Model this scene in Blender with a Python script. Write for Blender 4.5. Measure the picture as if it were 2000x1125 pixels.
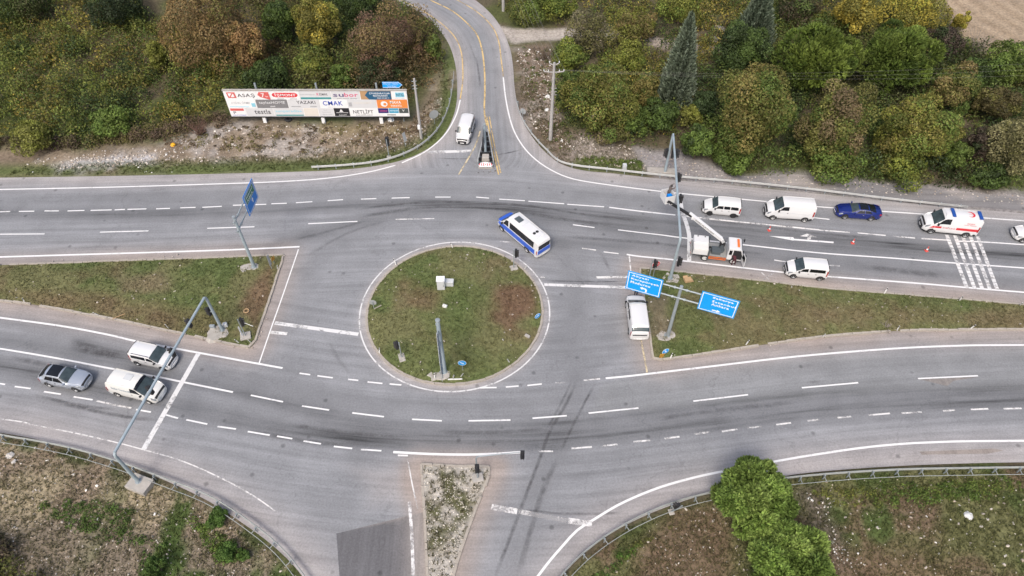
import bpy, bmesh, math, random
import numpy as np
from math import radians, sin, cos, pi
from mathutils import Vector, Matrix, Euler
from mathutils.geometry import delaunay_2d_cdt

scene = bpy.context.scene
for o in list(bpy.data.objects):
    bpy.data.objects.remove(o)
COL = scene.collection
random.seed(7)

# ---------------------------------------------------------------- camera (drone, 56 m above the junction)
CAM_H, CAM_F, CAM_T = 56.0, 1387.0, radians(49.8)
cam_d = bpy.data.cameras.new('camera')
cam = bpy.data.objects.new('camera', cam_d)
COL.objects.link(cam)
cam.location = (0, 0, CAM_H)
cam.rotation_euler = (pi/2 - CAM_T, 0, 0)
cam_d.sensor_width = 36.0
cam_d.lens = CAM_F/2000*36.0
cam_d.clip_end = 5000
scene.camera = cam

# ---------------------------------------------------------------- light: bright overcast
w = bpy.data.worlds.new('World')
scene.world = w
w.use_nodes = True
nt = w.node_tree
bg = nt.nodes['Background']
sky = nt.nodes.new('ShaderNodeTexSky')
sky.sky_type = 'NISHITA'
sky.sun_disc = False
sky.sun_elevation = radians(52)
sky.sun_rotation = radians(200)
sky.air_density = 1.0
sky.dust_density = 6.0
sky.ozone_density = 1.0
nt.links.new(sky.outputs[0], bg.inputs[0])
bg.inputs[1].default_value = 0.15
sun_d = bpy.data.lights.new('sun', 'SUN')
sun_d.energy = 1.1
sun_d.angle = radians(15)
sun_d.color = (1.0, 0.975, 0.94)
sun = bpy.data.objects.new('sun', sun_d)
COL.objects.link(sun)
sun.rotation_euler = Vector((-sin(radians(200))*cos(radians(52)), -cos(radians(200))*cos(radians(52)), -sin(radians(52)))).to_track_quat('-Z', 'Y').to_euler()
vs = scene.view_settings
vs.view_transform = 'Standard'
vs.look = 'None'
vs.gamma = 1.0
vs.use_curve_mapping = False
vs.exposure = 0.42

# ---------------------------------------------------------------- helpers
_c, _s = cos(CAM_T), sin(CAM_T)
def at(px, py, z=0.0):
    """ground (or height z) point measured from the survey photograph's pixel"""
    u = (px-1000)/CAM_F; v = (562.5-py)/CAM_F
    dx = u; dy = _s*v + _c; dz = _c*v - _s
    t = (z-CAM_H)/dz
    return Vector((dx*t, dy*t, z))

def spline(pts, step=None, closed=False, n=8):
    """Catmull-Rom through 2D/3D points"""
    P = [Vector(p) for p in pts]
    out = []
    N = len(P)
    rng = range(N if closed else N-1)
    for i in rng:
        if closed:
            a, b, c, d = P[(i-1) % N], P[i], P[(i+1) % N], P[(i+2) % N]
        else:
            a, b, c, d = P[max(i-1, 0)], P[i], P[i+1], P[min(i+2, N-1)]
        k = n if step is None else max(1, int(math.ceil((c-b).length/step)))
        for j in range(k):
            t = j/k
            out.append(0.5*((2*b) + (c-a)*t + (2*a-5*b+4*c-d)*t*t + (3*b-a-3*c+d)*t**3))
    if not closed:
        out.append(P[-1].copy())
    return out

def wpath(pxs, z=0.0, step=0.6, smooth=True):
    """pixel polyline -> smooth world path of even steps"""
    W = [at(x, y, z) for x, y in pxs]
    return resample(spline(W, n=10) if smooth and len(W) > 2 else W, step)

def resample(P, step):
    P = [Vector(p) for p in P]
    L = [0]
    for a, b in zip(P, P[1:]):
        L.append(L[-1]+(b-a).length)
    n = max(1, int(round(L[-1]/step)))
    out = []; k = 0
    for i in range(n+1):
        s = L[-1]*i/n
        while k < len(P)-2 and L[k+1] < s:
            k += 1
        d = L[k+1]-L[k]
        t = 0 if d < 1e-9 else (s-L[k])/d
        out.append(P[k].lerp(P[k+1], min(max(t, 0), 1)))
    return out

def setp(o, label=None, cat=None, group=None, kind=None):
    if label: o['label'] = label
    if cat: o['category'] = cat
    if group: o['group'] = group
    if kind: o['kind'] = kind
    return o

def thing(name, label, cat, loc=(0, 0, 0), rz=0.0, group=None):
    o = bpy.data.objects.new(name, None)
    o.empty_display_size = 0.3
    COL.objects.link(o)
    o.location = loc; o.rotation_euler = (0, 0, rz)
    return setp(o, label, cat, group)

def link(name, me, parent=None):
    o = bpy.data.objects.new(name, me)
    COL.objects.link(o)
    o.parent = parent
    return o

class MB:
    """collects shapes; build() links them as one mesh object"""
    def __init__(s):
        s.v = []; s.f = []; s.m = []
    def add(s, vs, fs, mi=0):
        k = len(s.v)
        s.v += [tuple(v) for v in vs]
        s.f += [tuple(i+k for i in f) for f in fs]
        s.m += [mi]*len(fs)
        return s
    def box(s, c, size, rot=None, mi=0, taper=1.0):
        hx, hy, hz = size[0]/2, size[1]/2, size[2]/2
        vs = []
        for z in (-1, 1):
            t = taper if z > 0 else 1.0
            for x, y in ((-1, -1), (1, -1), (1, 1), (-1, 1)):
                v = Vector((x*hx*t, y*hy*t, z*hz))
                if rot is not None: v = rot @ v
                vs.append(v+Vector(c))
        return s.add(vs, [(3, 2, 1, 0), (4, 5, 6, 7), (0, 1, 5, 4), (1, 2, 6, 5), (2, 3, 7, 6), (3, 0, 4, 7)], mi)
    def tube(s, pts, r, n=10, mi=0, caps=True):
        pts = [Vector(p) for p in pts]
        if not hasattr(r, '__len__'): r = [r]*len(pts)
        rings = []; fs = []; vs = []
        ref = None
        for i, p in enumerate(pts):
            t = (pts[min(i+1, len(pts)-1)]-pts[max(i-1, 0)]).normalized()
            if ref is None:
                ref = Vector((0, 0, 1)) if abs(t.z) < .9 else Vector((1, 0, 0))
            a = t.cross(ref).normalized(); b = t.cross(a).normalized()
            ref = -t.cross(a) if False else ref
            for k in range(n):
                q = 2*pi*k/n
                vs.append(p+(a*cos(q)+b*sin(q))*r[i])
        for i in range(len(pts)-1):
            for k in range(n):
                fs.append((i*n+k, i*n+(k+1) % n, (i+1)*n+(k+1) % n, (i+1)*n+k))
        if caps:
            fs.append(tuple(range(n))); fs.append(tuple(reversed(range((len(pts)-1)*n, len(pts)*n))))
        return s.add(vs, fs, mi)
    def lathe(s, prof, n=16, M=None, mi=0):
        """profile [(r,z)] about local Z, placed by matrix M"""
        vs = []; fs = []
        for r, z in prof:
            for k in range(n):
                q = 2*pi*k/n
                v = Vector((r*cos(q), r*sin(q), z))
                vs.append(M @ v if M is not None else v)
        for i in range(len(prof)-1):
            for k in range(n):
                fs.append((i*n+k, i*n+(k+1) % n, (i+1)*n+(k+1) % n, (i+1)*n+k))
        if prof[0][0] > 1e-5: fs.append(tuple(reversed(range(n))))
        if prof[-1][0] > 1e-5: fs.append(tuple(range((len(prof)-1)*n, len(prof)*n)))
        return s.add(vs, fs, mi)
    def prism(s, poly, z0, z1, M=None, mi=0):
        n = len(poly)
        vs = [Vector((p[0], p[1], z0)) for p in poly]+[Vector((p[0], p[1], z1)) for p in poly]
        if M is not None: vs = [M @ v for v in vs]
        fs = [tuple(reversed(range(n))), tuple(range(n, 2*n))]+[(i, (i+1) % n, n+(i+1) % n, n+i) for i in range(n)]
        return s.add(vs, fs, mi)
    def build(s, name, mat, parent=None, smooth=False, bevel=0, angle=40):
        me = bpy.data.meshes.new(name)
        me.from_pydata(s.v, [], s.f)
        mats = mat if isinstance(mat, (list, tuple)) else [mat]
        for m in mats: me.materials.append(m)
        if len(mats) > 1: me.polygons.foreach_set('material_index', s.m)
        bm = bmesh.new(); bm.from_mesh(me)
        bmesh.ops.recalc_face_normals(bm, faces=bm.faces)
        if smooth:
            for f in bm.faces: f.smooth = True
            for e in bm.edges:
                if len(e.link_faces) == 2 and e.calc_face_angle(0) > radians(angle): e.smooth = False
        bm.to_mesh(me); bm.free()
        o = link(name, me, parent)
        if bevel:
            b = o.modifiers.new('bevel', 'BEVEL'); b.width = bevel; b.segments = 2; b.limit_method = 'ANGLE'
        return o

def copy_tree(o, parent=None):
    c = o.copy(); COL.objects.link(c); c.parent = parent
    for ch in list(o.children):
        copy_tree(ch, c)
    return c

def fast_mesh(name, V, F, mats, col=None, smooth=False):
    """numpy verts (n,3), quads or tris (m,k) -> mesh"""
    me = bpy.data.meshes.new(name)
    V = np.asarray(V, dtype=np.float32); F = np.asarray(F, dtype=np.int32)
    k = F.shape[1]
    me.vertices.add(len(V)); me.vertices.foreach_set('co', V.ravel())
    me.loops.add(F.size); me.loops.foreach_set('vertex_index', F.ravel())
    me.polygons.add(len(F)); me.polygons.foreach_set('loop_start', np.arange(0, F.size, k, dtype=np.int32))
    if smooth:
        me.polygons.foreach_set('use_smooth', np.ones(len(F), dtype=bool))
    for m in (mats if isinstance(mats, (list, tuple)) else [mats]): me.materials.append(m)
    if col is not None:
        add_col(me, col)
    me.update(calc_edges=True); me.validate()
    return me

def add_col(me, col, name='tint'):
    a = me.attributes.new(name, 'FLOAT_COLOR', 'POINT')
    c = np.ones((len(me.vertices), 4), dtype=np.float32)
    c[:, :col.shape[1]] = col
    a.data.foreach_set('color', c.ravel())

# value noise on numpy arrays
def vnoise(x, y, scale, seed=0):
    x = np.asarray(x, dtype=np.float64)/scale+1000.3*seed; y = np.asarray(y, dtype=np.float64)/scale+517.7*seed
    xi = np.floor(x).astype(np.int64); yi = np.floor(y).astype(np.int64)
    fx = x-xi; fy = y-yi
    fx = fx*fx*(3-2*fx); fy = fy*fy*(3-2*fy)
    def h(a, b):
        n = (a*374761393+b*668265263+seed*1442695) & 0xffffffff
        n = ((n ^ (n >> 13))*1274126177) & 0xffffffff
        return ((n ^ (n >> 16)) & 0xffff)/65535.0
    return (h(xi, yi)*(1-fx)+h(xi+1, yi)*fx)*(1-fy)+(h(xi, yi+1)*(1-fx)+h(xi+1, yi+1)*fx)*fy
def fbm(x, y, scale, seed=0, o=4):
    a = 0; t = 0; k = 1.0
    for i in range(o):
        a = a+k*vnoise(x, y, scale/2**i, seed+i*7); t += k; k *= .55
    return a/t
def sstep(a, b, x):
    t = np.clip((x-a)/(b-a), 0, 1)
    return t*t*(3-2*t)
def inpoly(x, y, poly):
    r = np.zeros(x.shape, dtype=bool)
    n = len(poly)
    for i in range(n):
        x0, y0 = poly[i][0], poly[i][1]; x1, y1 = poly[(i+1) % n][0], poly[(i+1) % n][1]
        if y0 == y1: continue
        c = ((y0 > y) != (y1 > y)) & (x < (x1-x0)*(y-y0)/(y1-y0)+x0)
        r ^= c
    return r
def dpath(x, y, path, closed=False):
    """distance of points to polyline"""
    d = np.full(x.shape, 1e9)
    n = len(path)
    for i in range(n if closed else n-1):
        ax, ay = path[i][0], path[i][1]; bx, by = path[(i+1) % n][0], path[(i+1) % n][1]
        vx, vy = bx-ax, by-ay
        l2 = vx*vx+vy*vy
        if l2 < 1e-12: continue
        t = np.clip(((x-ax)*vx+(y-ay)*vy)/l2, 0, 1)
        d = np.minimum(d, (x-ax-t*vx)**2+(y-ay-t*vy)**2)
    return np.sqrt(d)

# ---------------------------------------------------------------- materials
def new_mat(name):
    m = bpy.data.materials.new(name); m.use_nodes = True
    return m, m.node_tree, m.node_tree.nodes['Principled BSDF']
def pm(name, col, rough=.55, metal=0.0, var=.12, scale=3.0, bump=0.0, coat=0.0, dirt=0.0, spec=None):
    m, nt, p = new_mat(name)
    N = nt.nodes; L = nt.links
    tc = N.new('ShaderNodeTexCoord')
    nz = N.new('ShaderNodeTexNoise'); nz.inputs['Scale'].default_value = scale; nz.inputs['Detail'].default_value = 5
    L.new(tc.outputs['Object'], nz.inputs['Vector'])
    mx = N.new('ShaderNodeMix'); mx.data_type = 'RGBA'
    c = Vector(col)
    mx.inputs[6].default_value = (*(c*(1-var)), 1); mx.inputs[7].default_value = (*(c*(1+var)), 1)
    L.new(nz.outputs[0], mx.inputs[0])
    out = mx.outputs[2]
    if dirt:
        sx = N.new('ShaderNodeSeparateXYZ'); L.new(tc.outputs['Object'], sx.inputs[0])
        mr = N.new('ShaderNodeMapRange'); mr.inputs[1].default_value = .9; mr.inputs[2].default_value = .2
        mr.inputs[3].default_value = 0; mr.inputs[4].default_value = dirt
        L.new(sx.outputs[2], mr.inputs[0])
        mu = N.new('ShaderNodeMath'); mu.operation = 'MULTIPLY'
        L.new(mr.outputs[0], mu.inputs[0]); L.new(nz.outputs[0], mu.inputs[1])
        m2 = N.new('ShaderNodeMix'); m2.data_type = 'RGBA'
        L.new(mu.outputs[0], m2.inputs[0]); L.new(out, m2.inputs[6]); m2.inputs[7].default_value = (.22, .19, .15, 1)
        out = m2.outputs[2]
    L.new(out, p.inputs['Base Color'])
    p.inputs['Roughness'].default_value = rough; p.inputs['Metallic'].default_value = metal
    if coat: p.inputs['Coat Weight'].default_value = coat; p.inputs['Coat Roughness'].default_value = .06
    if spec is not None: p.inputs['Specular IOR Level'].default_value = spec
    if bump:
        b = N.new('ShaderNodeBump'); b.inputs['Strength'].default_value = bump; b.inputs['Distance'].default_value = .02
        L.new(nz.outputs[0], b.inputs['Height']); L.new(b.outputs[0], p.inputs['Normal'])
    return m
M = {}
M['white'] = pm('white_paint', (.65, .655, .66), .25, var=.03, coat=.6, dirt=.55)
M['cream'] = pm('cream_paint', (.66, .66, .635), .3, var=.04, coat=.4, dirt=.6)
M['blue_car'] = pm('blue_car_paint', (.006, .018, .16), .22, .2, .08, coat=1.0)
M['silver_car'] = pm('silver_car_paint', (.44, .48, .54), .28, .5, .05, coat=.8, dirt=.5)
M['bus_blue'] = pm('bus_blue_paint', (.018, .10, .55), .3, 0, .06, coat=.5)
M['glass'] = pm('vehicle_glass', (.018, .026, .03), .06, 0, .5, 2.5, spec=.9)
M['glass_tint'] = pm('tinted_glass', (.008, .009, .011), .08, 0, .3, 2.0)
M['screen_glass'] = pm('windscreen_glass', (.045, .062, .068), .16, 0, .7, 2.2, spec=.55)
M['black'] = pm('black_plastic', (.016, .016, .018), .6)
M['tyre'] = pm('tyre_rubber', (.022, .022, .023), .85, var=.25)
M['rim'] = pm('alloy_rim', (.42, .43, .44), .4, .7)
M['steel_rim'] = pm('steel_rim', (.5, .5, .49), .5, .1)
M['lamp'] = pm('headlight_glass', (.24, .26, .28), .12, .2)
M['red_lamp'] = pm('red_lamp', (.32, .015, .012), .2, coat=.6)
M['orange'] = pm('orange_lamp', (.75, .17, .03), .3, coat=.4)
M['blue_lamp'] = pm('blue_lamp', (.012, .07, .30), .3, coat=.3)
M['plate'] = pm('number_plate', (.7, .7, .7), .4)
M['galv'] = pm('galvanised_steel', (.30, .34, .36), .5, .25, .25, 2.0)
M['galv_blue'] = pm('galvanised_blue_grey', (.34, .41, .45), .5, .2, .2, 1.5)
M['rail_old'] = pm('old_guardrail_steel', (.30, .32, .31), .6, .1, .3, 1.5)
M['rail'] = pm('guardrail_steel', (.42, .43, .42), .55, .2, .25, 1.5)
M['concrete'] = pm('concrete', (.36, .34, .31), .9, 0, .3, 2.5, .6)
M['kerb'] = pm('kerb_concrete', (.36, .325, .28), .9, 0, .35, 2.5, .5)
M['pole_conc'] = pm('concrete_pole', (.36, .35, .34), .85, 0, .2, 2.0)
M['sign_blue'] = pm('sign_blue', (.0, .30, .76), .4, 0, .04)
M['sign_blue_dk'] = pm('sign_deep_blue', (.0, .20, .66), .4, 0, .05)
M['sign_green'] = pm('sign_green', (.0, .17, .08), .4)
M['sign_white'] = pm('sign_white', (.78, .79, .8), .4, 0, .03)
M['sign_yellow'] = pm('sign_yellow', (.75, .38, .02), .4)
M['sign_red'] = pm('sign_red', (.55, .02, .03), .4)
M['sign_back'] = pm('sign_back_grey', (.36, .38, .39), .5, .2)
M['ink'] = pm('black_ink', (.02, .02, .022), .6)
M['carton'] = pm('cardboard', (.42, .28, .15), .85)
M['cab_grey'] = pm('cabinet_grey', (.52, .54, .55), .5, 0, .06)
M['deck'] = pm('truck_deck_steel', (.30, .30, .29), .6, .2, .3, 4)
M['grey_box'] = pm('grey_box', (.075, .09, .10), .55)
M['skin'] = pm('skin', (.42, .25, .17), .6)
M['dark_cloth'] = pm('dark_grey_cloth', (.035, .032, .034), .9)
M['maroon'] = pm('maroon_cloth', (.07, .018, .025), .9)
M['navy'] = pm('navy_cloth', (.012, .016, .045), .9)
M['brown_cloth'] = pm('brown_grey_cloth', (.10, .085, .08), .9)
M['hair'] = pm('dark_hair', (.015, .012, .01), .7)
M['bark'] = pm('bark', (.12, .09, .065), .95, 0, .4, 6, .8)
M['bark_pale'] = pm('pale_bark', (.24, .21, .18), .95, 0, .3, 6, .5)
M['bark_red'] = pm('reddish_twigs', (.15, .085, .065), .95, 0, .3, 6)
M['stone'] = pm('pale_stone', (.46, .44, .41), .9, 0, .35, .5)
M['litter'] = pm('white_litter', (.62, .62, .60), .7, 0, .2, 3)
M['wire'] = pm('power_wire', (.22, .21, .20), .6)
M['cone'] = pm('cone_red', (.58, .085, .07), .5)

def mat_tint(name, rough=.8, trans=.0, fine=6.0, amp=.35, bump=.0):
    """base colour comes from the per-vertex pigment attribute, broken up by fine noise"""
    m, nt, p = new_mat(name)
    N = nt.nodes; L = nt.links
    a = N.new('ShaderNodeAttribute'); a.attribute_name = 'tint'
    tc = N.new('ShaderNodeTexCoord')
    nz = N.new('ShaderNodeTexNoise'); nz.inputs['Scale'].default_value = fine; nz.inputs['Detail'].default_value = 6
    nz.inputs['Roughness'].default_value = .7
    L.new(tc.outputs['Object'], nz.inputs['Vector'])
    mr = N.new('ShaderNodeMapRange'); mr.inputs[1].default_value = .25; mr.inputs[2].default_value = .75
    mr.inputs[3].default_value = 1-amp; mr.inputs[4].default_value = 1+amp
    L.new(nz.outputs[0], mr.inputs[0])
    vm = N.new('ShaderNodeVectorMath'); vm.operation = 'SCALE'
    L.new(a.outputs['Color'], vm.inputs[0]); L.new(mr.outputs[0], vm.inputs['Scale'])
    L.new(vm.outputs[0], p.inputs['Base Color'])
    p.inputs['Roughness'].default_value = rough
    p.inputs['Specular IOR Level'].default_value = .25
    if trans:
        t = N.new('ShaderNodeBsdfTranslucent'); L.new(vm.outputs[0], t.inputs[0])
        mx = N.new('ShaderNodeMixShader'); mx.inputs[0].default_value = trans
        L.new(p.outputs[0], mx.inputs[1]); L.new(t.outputs[0], mx.inputs[2])
        L.new(mx.outputs[0], N['Material Output'].inputs[0])
    if bump:
        b = N.new('ShaderNodeBump'); b.inputs['Strength'].default_value = bump; b.inputs['Distance'].default_value = .12
        L.new(nz.outputs[0], b.inputs['Height']); L.new(b.outputs[0], p.inputs['Normal'])
    return m
M['ground'] = mat_tint('soil_and_turf', .95, 0, 2.6, .5, .9)
M['leaf'] = mat_tint('foliage', .6, .3, .8, .25)
M['grass'] = mat_tint('grass_blades', .75, .25, 1.0, .25)
M['rubble'] = mat_tint('rubble', .9, 0, 3, .3)
# ---------------------------------------------------------------- asphalt and paint
def asphalt_mat(name, amp=.2):
    m, nt, p = new_mat(name)
    N = nt.nodes; L = nt.links
    a = N.new('ShaderNodeAttribute'); a.attribute_name = 'tint'
    fl = N.new('ShaderNodeAttribute'); fl.attribute_name = 'flow'
    tc = N.new('ShaderNodeTexCoord')
    def noise(vec, sc, det=4, rough=.6):
        n = N.new('ShaderNodeTexNoise'); n.inputs['Scale'].default_value = sc; n.inputs['Detail'].default_value = det
        n.inputs['Roughness'].default_value = rough
        L.new(vec, n.inputs['Vector']); return n.outputs[0]
    mp = N.new('ShaderNodeMapping'); mp.inputs['Scale'].default_value = (.035, 1.0, 1.0)
    L.new(fl.outputs['Vector'], mp.inputs['Vector'])
    s1 = noise(mp.outputs[0], 1.5, 5, .65)
    s2 = noise(tc.outputs['Object'], .35, 5)
    s3 = noise(tc.outputs['Object'], 6, 4, .8)
    def rng(x, lo, hi, a0=.3, a1=.7):
        r = N.new('ShaderNodeMapRange'); r.inputs[1].default_value = a0; r.inputs[2].default_value = a1
        r.inputs[3].default_value = lo; r.inputs[4].default_value = hi; L.new(x, r.inputs[0]); return r.outputs[0]
    def mul(x, y):
        r = N.new('ShaderNodeMath'); r.operation = 'MULTIPLY'; L.new(x, r.inputs[0]); L.new(y, r.inputs[1]); return r.outputs[0]
    f = mul(mul(rng(s1, 1-amp, 1+amp), rng(s2, .9, 1.1)), rng(s3, .80, 1.20))
    # sparse tar spots and cracks
    vo = N.new('ShaderNodeTexVoronoi'); vo.feature = 'DISTANCE_TO_EDGE'; vo.inputs['Scale'].default_value = .09
    wv = N.new('ShaderNodeVectorMath'); wv.operation = 'MULTIPLY_ADD'
    nv = N.new('ShaderNodeTexNoise'); nv.inputs['Scale'].default_value = .5; nv.inputs['Detail'].default_value = 5
    L.new(tc.outputs['Object'], nv.inputs['Vector'])
    L.new(nv.outputs['Color'], wv.inputs[0]); wv.inputs[1].default_value = (5, 5, 0); L.new(tc.outputs['Object'], wv.inputs[2])
    L.new(wv.outputs[0], vo.inputs['Vector'])
    cr = rng(vo.outputs['Distance'], .86, 1.0, .0, .006)
    f = mul(f, cr)
    wa = N.new('ShaderNodeAttribute'); wa.attribute_name = 'wear'
    st = mul(wa.outputs['Fac'], rng(s1, .15, 1.75, .34, .66))
    om = N.new('ShaderNodeMath'); om.operation = 'SUBTRACT'; om.inputs[0].default_value = 1.0; om.use_clamp = True; L.new(st, om.inputs[1])
    f = mul(f, om.outputs[0])
    # oil drips and tar spots
    sp = N.new('ShaderNodeTexVoronoi'); sp.inputs['Scale'].default_value = .42; L.new(tc.outputs['Object'], sp.inputs['Vector'])
    f = mul(f, rng(sp.outputs['Distance'], .62, 1.0, .05, .11))
    vm = N.new('ShaderNodeVectorMath'); vm.operation = 'SCALE'
    L.new(a.outputs['Color'], vm.inputs[0]); L.new(f, vm.inputs['Scale'])
    L.new(vm.outputs[0], p.inputs['Base Color'])
    p.inputs['Roughness'].default_value = .85
    p.inputs['Specular IOR Level'].default_value = .3
    b = N.new('ShaderNodeBump'); b.inputs['Strength'].default_value = .25; b.inputs['Distance'].default_value = .02
    L.new(s3, b.inputs['Height']); L.new(b.outputs[0], p.inputs['Normal'])
    return m
M['asphalt'] = asphalt_mat('weathered_asphalt')

def paint_mat(name, col, wear, scale=3.0):
    """road paint: opaque where it survives, worn through to the asphalt below elsewhere"""
    m, nt, p = new_mat(name)
    N = nt.nodes; L = nt.links
    tc = N.new('ShaderNodeTexCoord')
    n = N.new('ShaderNodeTexNoise'); n.inputs['Scale'].default_value = scale; n.inputs['Detail'].default_value = 7; n.inputs['Roughness'].default_value = .75
    L.new(tc.outputs['Object'], n.inputs['Vector'])
    n2 = N.new('ShaderNodeTexNoise'); n2.inputs['Scale'].default_value = .6; n2.inputs['Detail'].default_value = 3
    L.new(tc.outputs['Object'], n2.inputs['Vector'])
    ad = N.new('ShaderNodeMath'); ad.operation = 'ADD'; L.new(n.outputs[0], ad.inputs[0]); L.new(n2.outputs[0], ad.inputs[1])
    r = N.new('ShaderNodeMapRange'); r.inputs[1].default_value = .55+wear*.5; r.inputs[2].default_value = .75+wear*.5
    r.inputs[3].default_value = .25 if wear > .3 else .5; r.inputs[4].default_value = 1
    L.new(ad.outputs[0], r.inputs[0])
    p.inputs['Base Color'].default_value = (*col, 1); p.inputs['Roughness'].default_value = .7
    t = N.new('ShaderNodeBsdfTransparent'); mx = N.new('ShaderNodeMixShader')
    L.new(r.outputs[0], mx.inputs[0]); L.new(t.outputs[0], mx.inputs[1]); L.new(p.outputs[0], mx.inputs[2])
    L.new(mx.outputs[0], N['Material Output'].inputs[0])
    return m
M['line'] = paint_mat('white_line_paint', (.70, .70, .70), .26)
M['line_mid'] = paint_mat('part worn white paint'.replace(' ', '_'), (.62, .62, .62), .50)
M['line_worn'] = paint_mat('worn_white_paint', (.66, .65, .64), .62)
M['line_faint'] = paint_mat('faint_white_paint', (.56, .55, .54), .80)
M['line_gone'] = paint_mat('almost_worn_away_paint', (.56, .55, .54), .98)
M['line_yellow'] = paint_mat('yellow_line_paint', (.60, .43, .18), .55)
M['line_dust'] = paint_mat('dusty_yellow_paint', (.58, .49, .32), .62)
def stain_mat(name, col):
    m, nt, p = new_mat(name)
    N = nt.nodes; L = nt.links
    a = N.new('ShaderNodeAttribute'); a.attribute_name = 'tint'
    tc = N.new('ShaderNodeTexCoord')
    n = N.new('ShaderNodeTexNoise'); n.inputs['Scale'].default_value = 1.3; n.inputs['Detail'].default_value = 6; n.inputs['Roughness'].default_value = .7
    L.new(tc.outputs['Object'], n.inputs['Vector'])
    r = N.new('ShaderNodeMapRange'); r.inputs[1].default_value = .3; r.inputs[2].default_value = .65
    L.new(n.outputs[0], r.inputs[0])
    mu = N.new('ShaderNodeMath'); mu.operation = 'MULTIPLY'; L.new(a.outputs['Fac'], mu.inputs[0]); L.new(r.outputs[0], mu.inputs[1])
    p.inputs['Base Color'].default_value = (*col, 1); p.inputs['Roughness'].default_value = .8
    t = N.new('ShaderNodeBsdfTransparent'); mx = N.new('ShaderNodeMixShader')
    L.new(mu.outputs[0], mx.inputs[0]); L.new(t.outputs[0], mx.inputs[1]); L.new(p.outputs[0], mx.inputs[2])
    L.new(mx.outputs[0], N['Material Output'].inputs[0])
    return m
M['rubber'] = stain_mat('rubber_stain', (.075, .072, .075))

# ---------------------------------------------------------------- outlines (measured in photograph pixels)
def W2(pxs, n=8, smooth=True):
    P = [at(x, y) for x, y in pxs]
    return [(p.x, p.y) for p in (spline(P, n=n) if smooth else P)]
nw_edge = W2([(-900, 358), (-400, 353), (0, 347), (200, 344), (400, 340), (560, 336), (660, 332), (740, 323), (800, 308), (845, 284), (872, 255), (889, 215), (893, 170), (889, 125), (876, 85), (852, 52), (820, 25), (775, 0), (720, -26), (640, -60), (520, -100)])
ne_edge = W2([(700, -100), (800, -62), (880, -28), (928, 0), (960, 28), (981, 58), (996, 95), (1002, 130), (1005, 170), (1011, 205), (1023, 240), (1043, 272), (1068, 300), (1098, 321), (1140, 333), (1200, 339), (1300, 350), (1500, 369), (1700, 389), (1850, 404), (2000, 417), (2400, 455), (2900, 505)])
s_edge_r = W2([(2900, 900), (2400, 900), (2000, 903), (1800, 908), (1650, 917), (1550, 927), (1480, 940), (1400, 959), (1340, 977), (1270, 1003), (1200, 1038), (1140, 1082), (1098, 1125), (1060, 1180), (1030, 1240), (1010, 1310)])
s_edge_l = W2([(700, 1310), (650, 1220), (590, 1125), (540, 1072), (480, 1026), (400, 975), (300, 929), (200, 893), (100, 865), (0, 845), (-300, 800), (-900, 740)])
ROAD = nw_edge+ne_edge+s_edge_r+s_edge_l
isl_left = W2([(-900, 552), (-400, 536), (0, 519), (120, 515), (250, 510), (400, 505), (500, 501), (555, 499)], 4)+W2([(553, 505), (525, 590), (497, 672)], 3)+W2([(490, 679), (480, 678), (420, 666), (350, 651), (270, 634), (200, 620), (100, 602), (0, 588), (-300, 566), (-900, 556)], 4)
isl_right = W2([(1250, 525), (1310, 530), (1400, 540), (1500, 551), (1600, 563), (1724, 573), (1874, 585), (2000, 596), (2400, 632), (2800, 655)], 4)+W2([(2800, 660), (2400, 648), (2150, 643), (2000, 644), (1870, 645), (1787, 646), (1724, 649), (1600, 659), (1480, 676), (1380, 691), (1286, 704)], 4)+W2([(1275, 700), (1268, 650), (1259, 590), (1250, 545)], 3)
cc = at(887.5, 608); CX, CY, CR = cc.x+.05, cc.y+.1, 8.80
isl_circ = [(CX+CR*cos(2*pi*i/90), CY+CR*sin(2*pi*i/90)) for i in range(90)]
isl_tri = W2([(823, 908), (890, 911), (958, 912)], 4, False)+W2([(957, 922), (945, 958), (925, 1005), (900, 1078), (880, 1150), (862, 1250)], 4)+W2([(838, 1250), (835, 1125), (831, 1040), (826, 960)], 3)
ISL = {'left': isl_left, 'right': isl_right, 'circle': isl_circ, 'tri': isl_tri}

def tri_region(poly, step, xr=(-84, 84), yr=(9, 118), jitter=0.0):
    p = []
    for q in poly:
        if not p or (Vector(q)-Vector(p[-1])).length > .03: p.append(q)
    xs = np.arange(max(min(a[0] for a in p), xr[0]), min(max(a[0] for a in p), xr[1]), step)
    ys = np.arange(max(min(a[1] for a in p), yr[0]), min(max(a[1] for a in p), yr[1]), step)
    gx, gy = np.meshgrid(xs, ys)
    gx = gx.ravel()+np.where(np.arange(gx.size) % 2 == 0, 1e-3, -1e-3); gy = gy.ravel()
    ok = inpoly(gx, gy, p) & (dpath(gx, gy, p, True) > step*.4)
    vs = [Vector(a) for a in p]+[Vector((a, b)) for a, b in zip(gx[ok], gy[ok])]
    n = len(p)
    r = delaunay_2d_cdt(vs, [(i, (i+1) % n) for i in range(n)], [], 1, 1e-4)
    V = np.array([(v.x, v.y) for v in r[0]])
    F = np.array([f for f in r[2] if len(f) == 3])
    c = V[F].mean(axis=1)
    F = F[inpoly(c[:, 0], c[:, 1], p)]
    # upward winding
    a, b, c = V[F[:, 0]], V[F[:, 1]], V[F[:, 2]]
    cr = (b[:, 0]-a[:, 0])*(c[:, 1]-a[:, 1])-(b[:, 1]-a[:, 1])*(c[:, 0]-a[:, 0])
    F[cr < 0] = F[cr < 0][:, ::-1]
    return V, F

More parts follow.
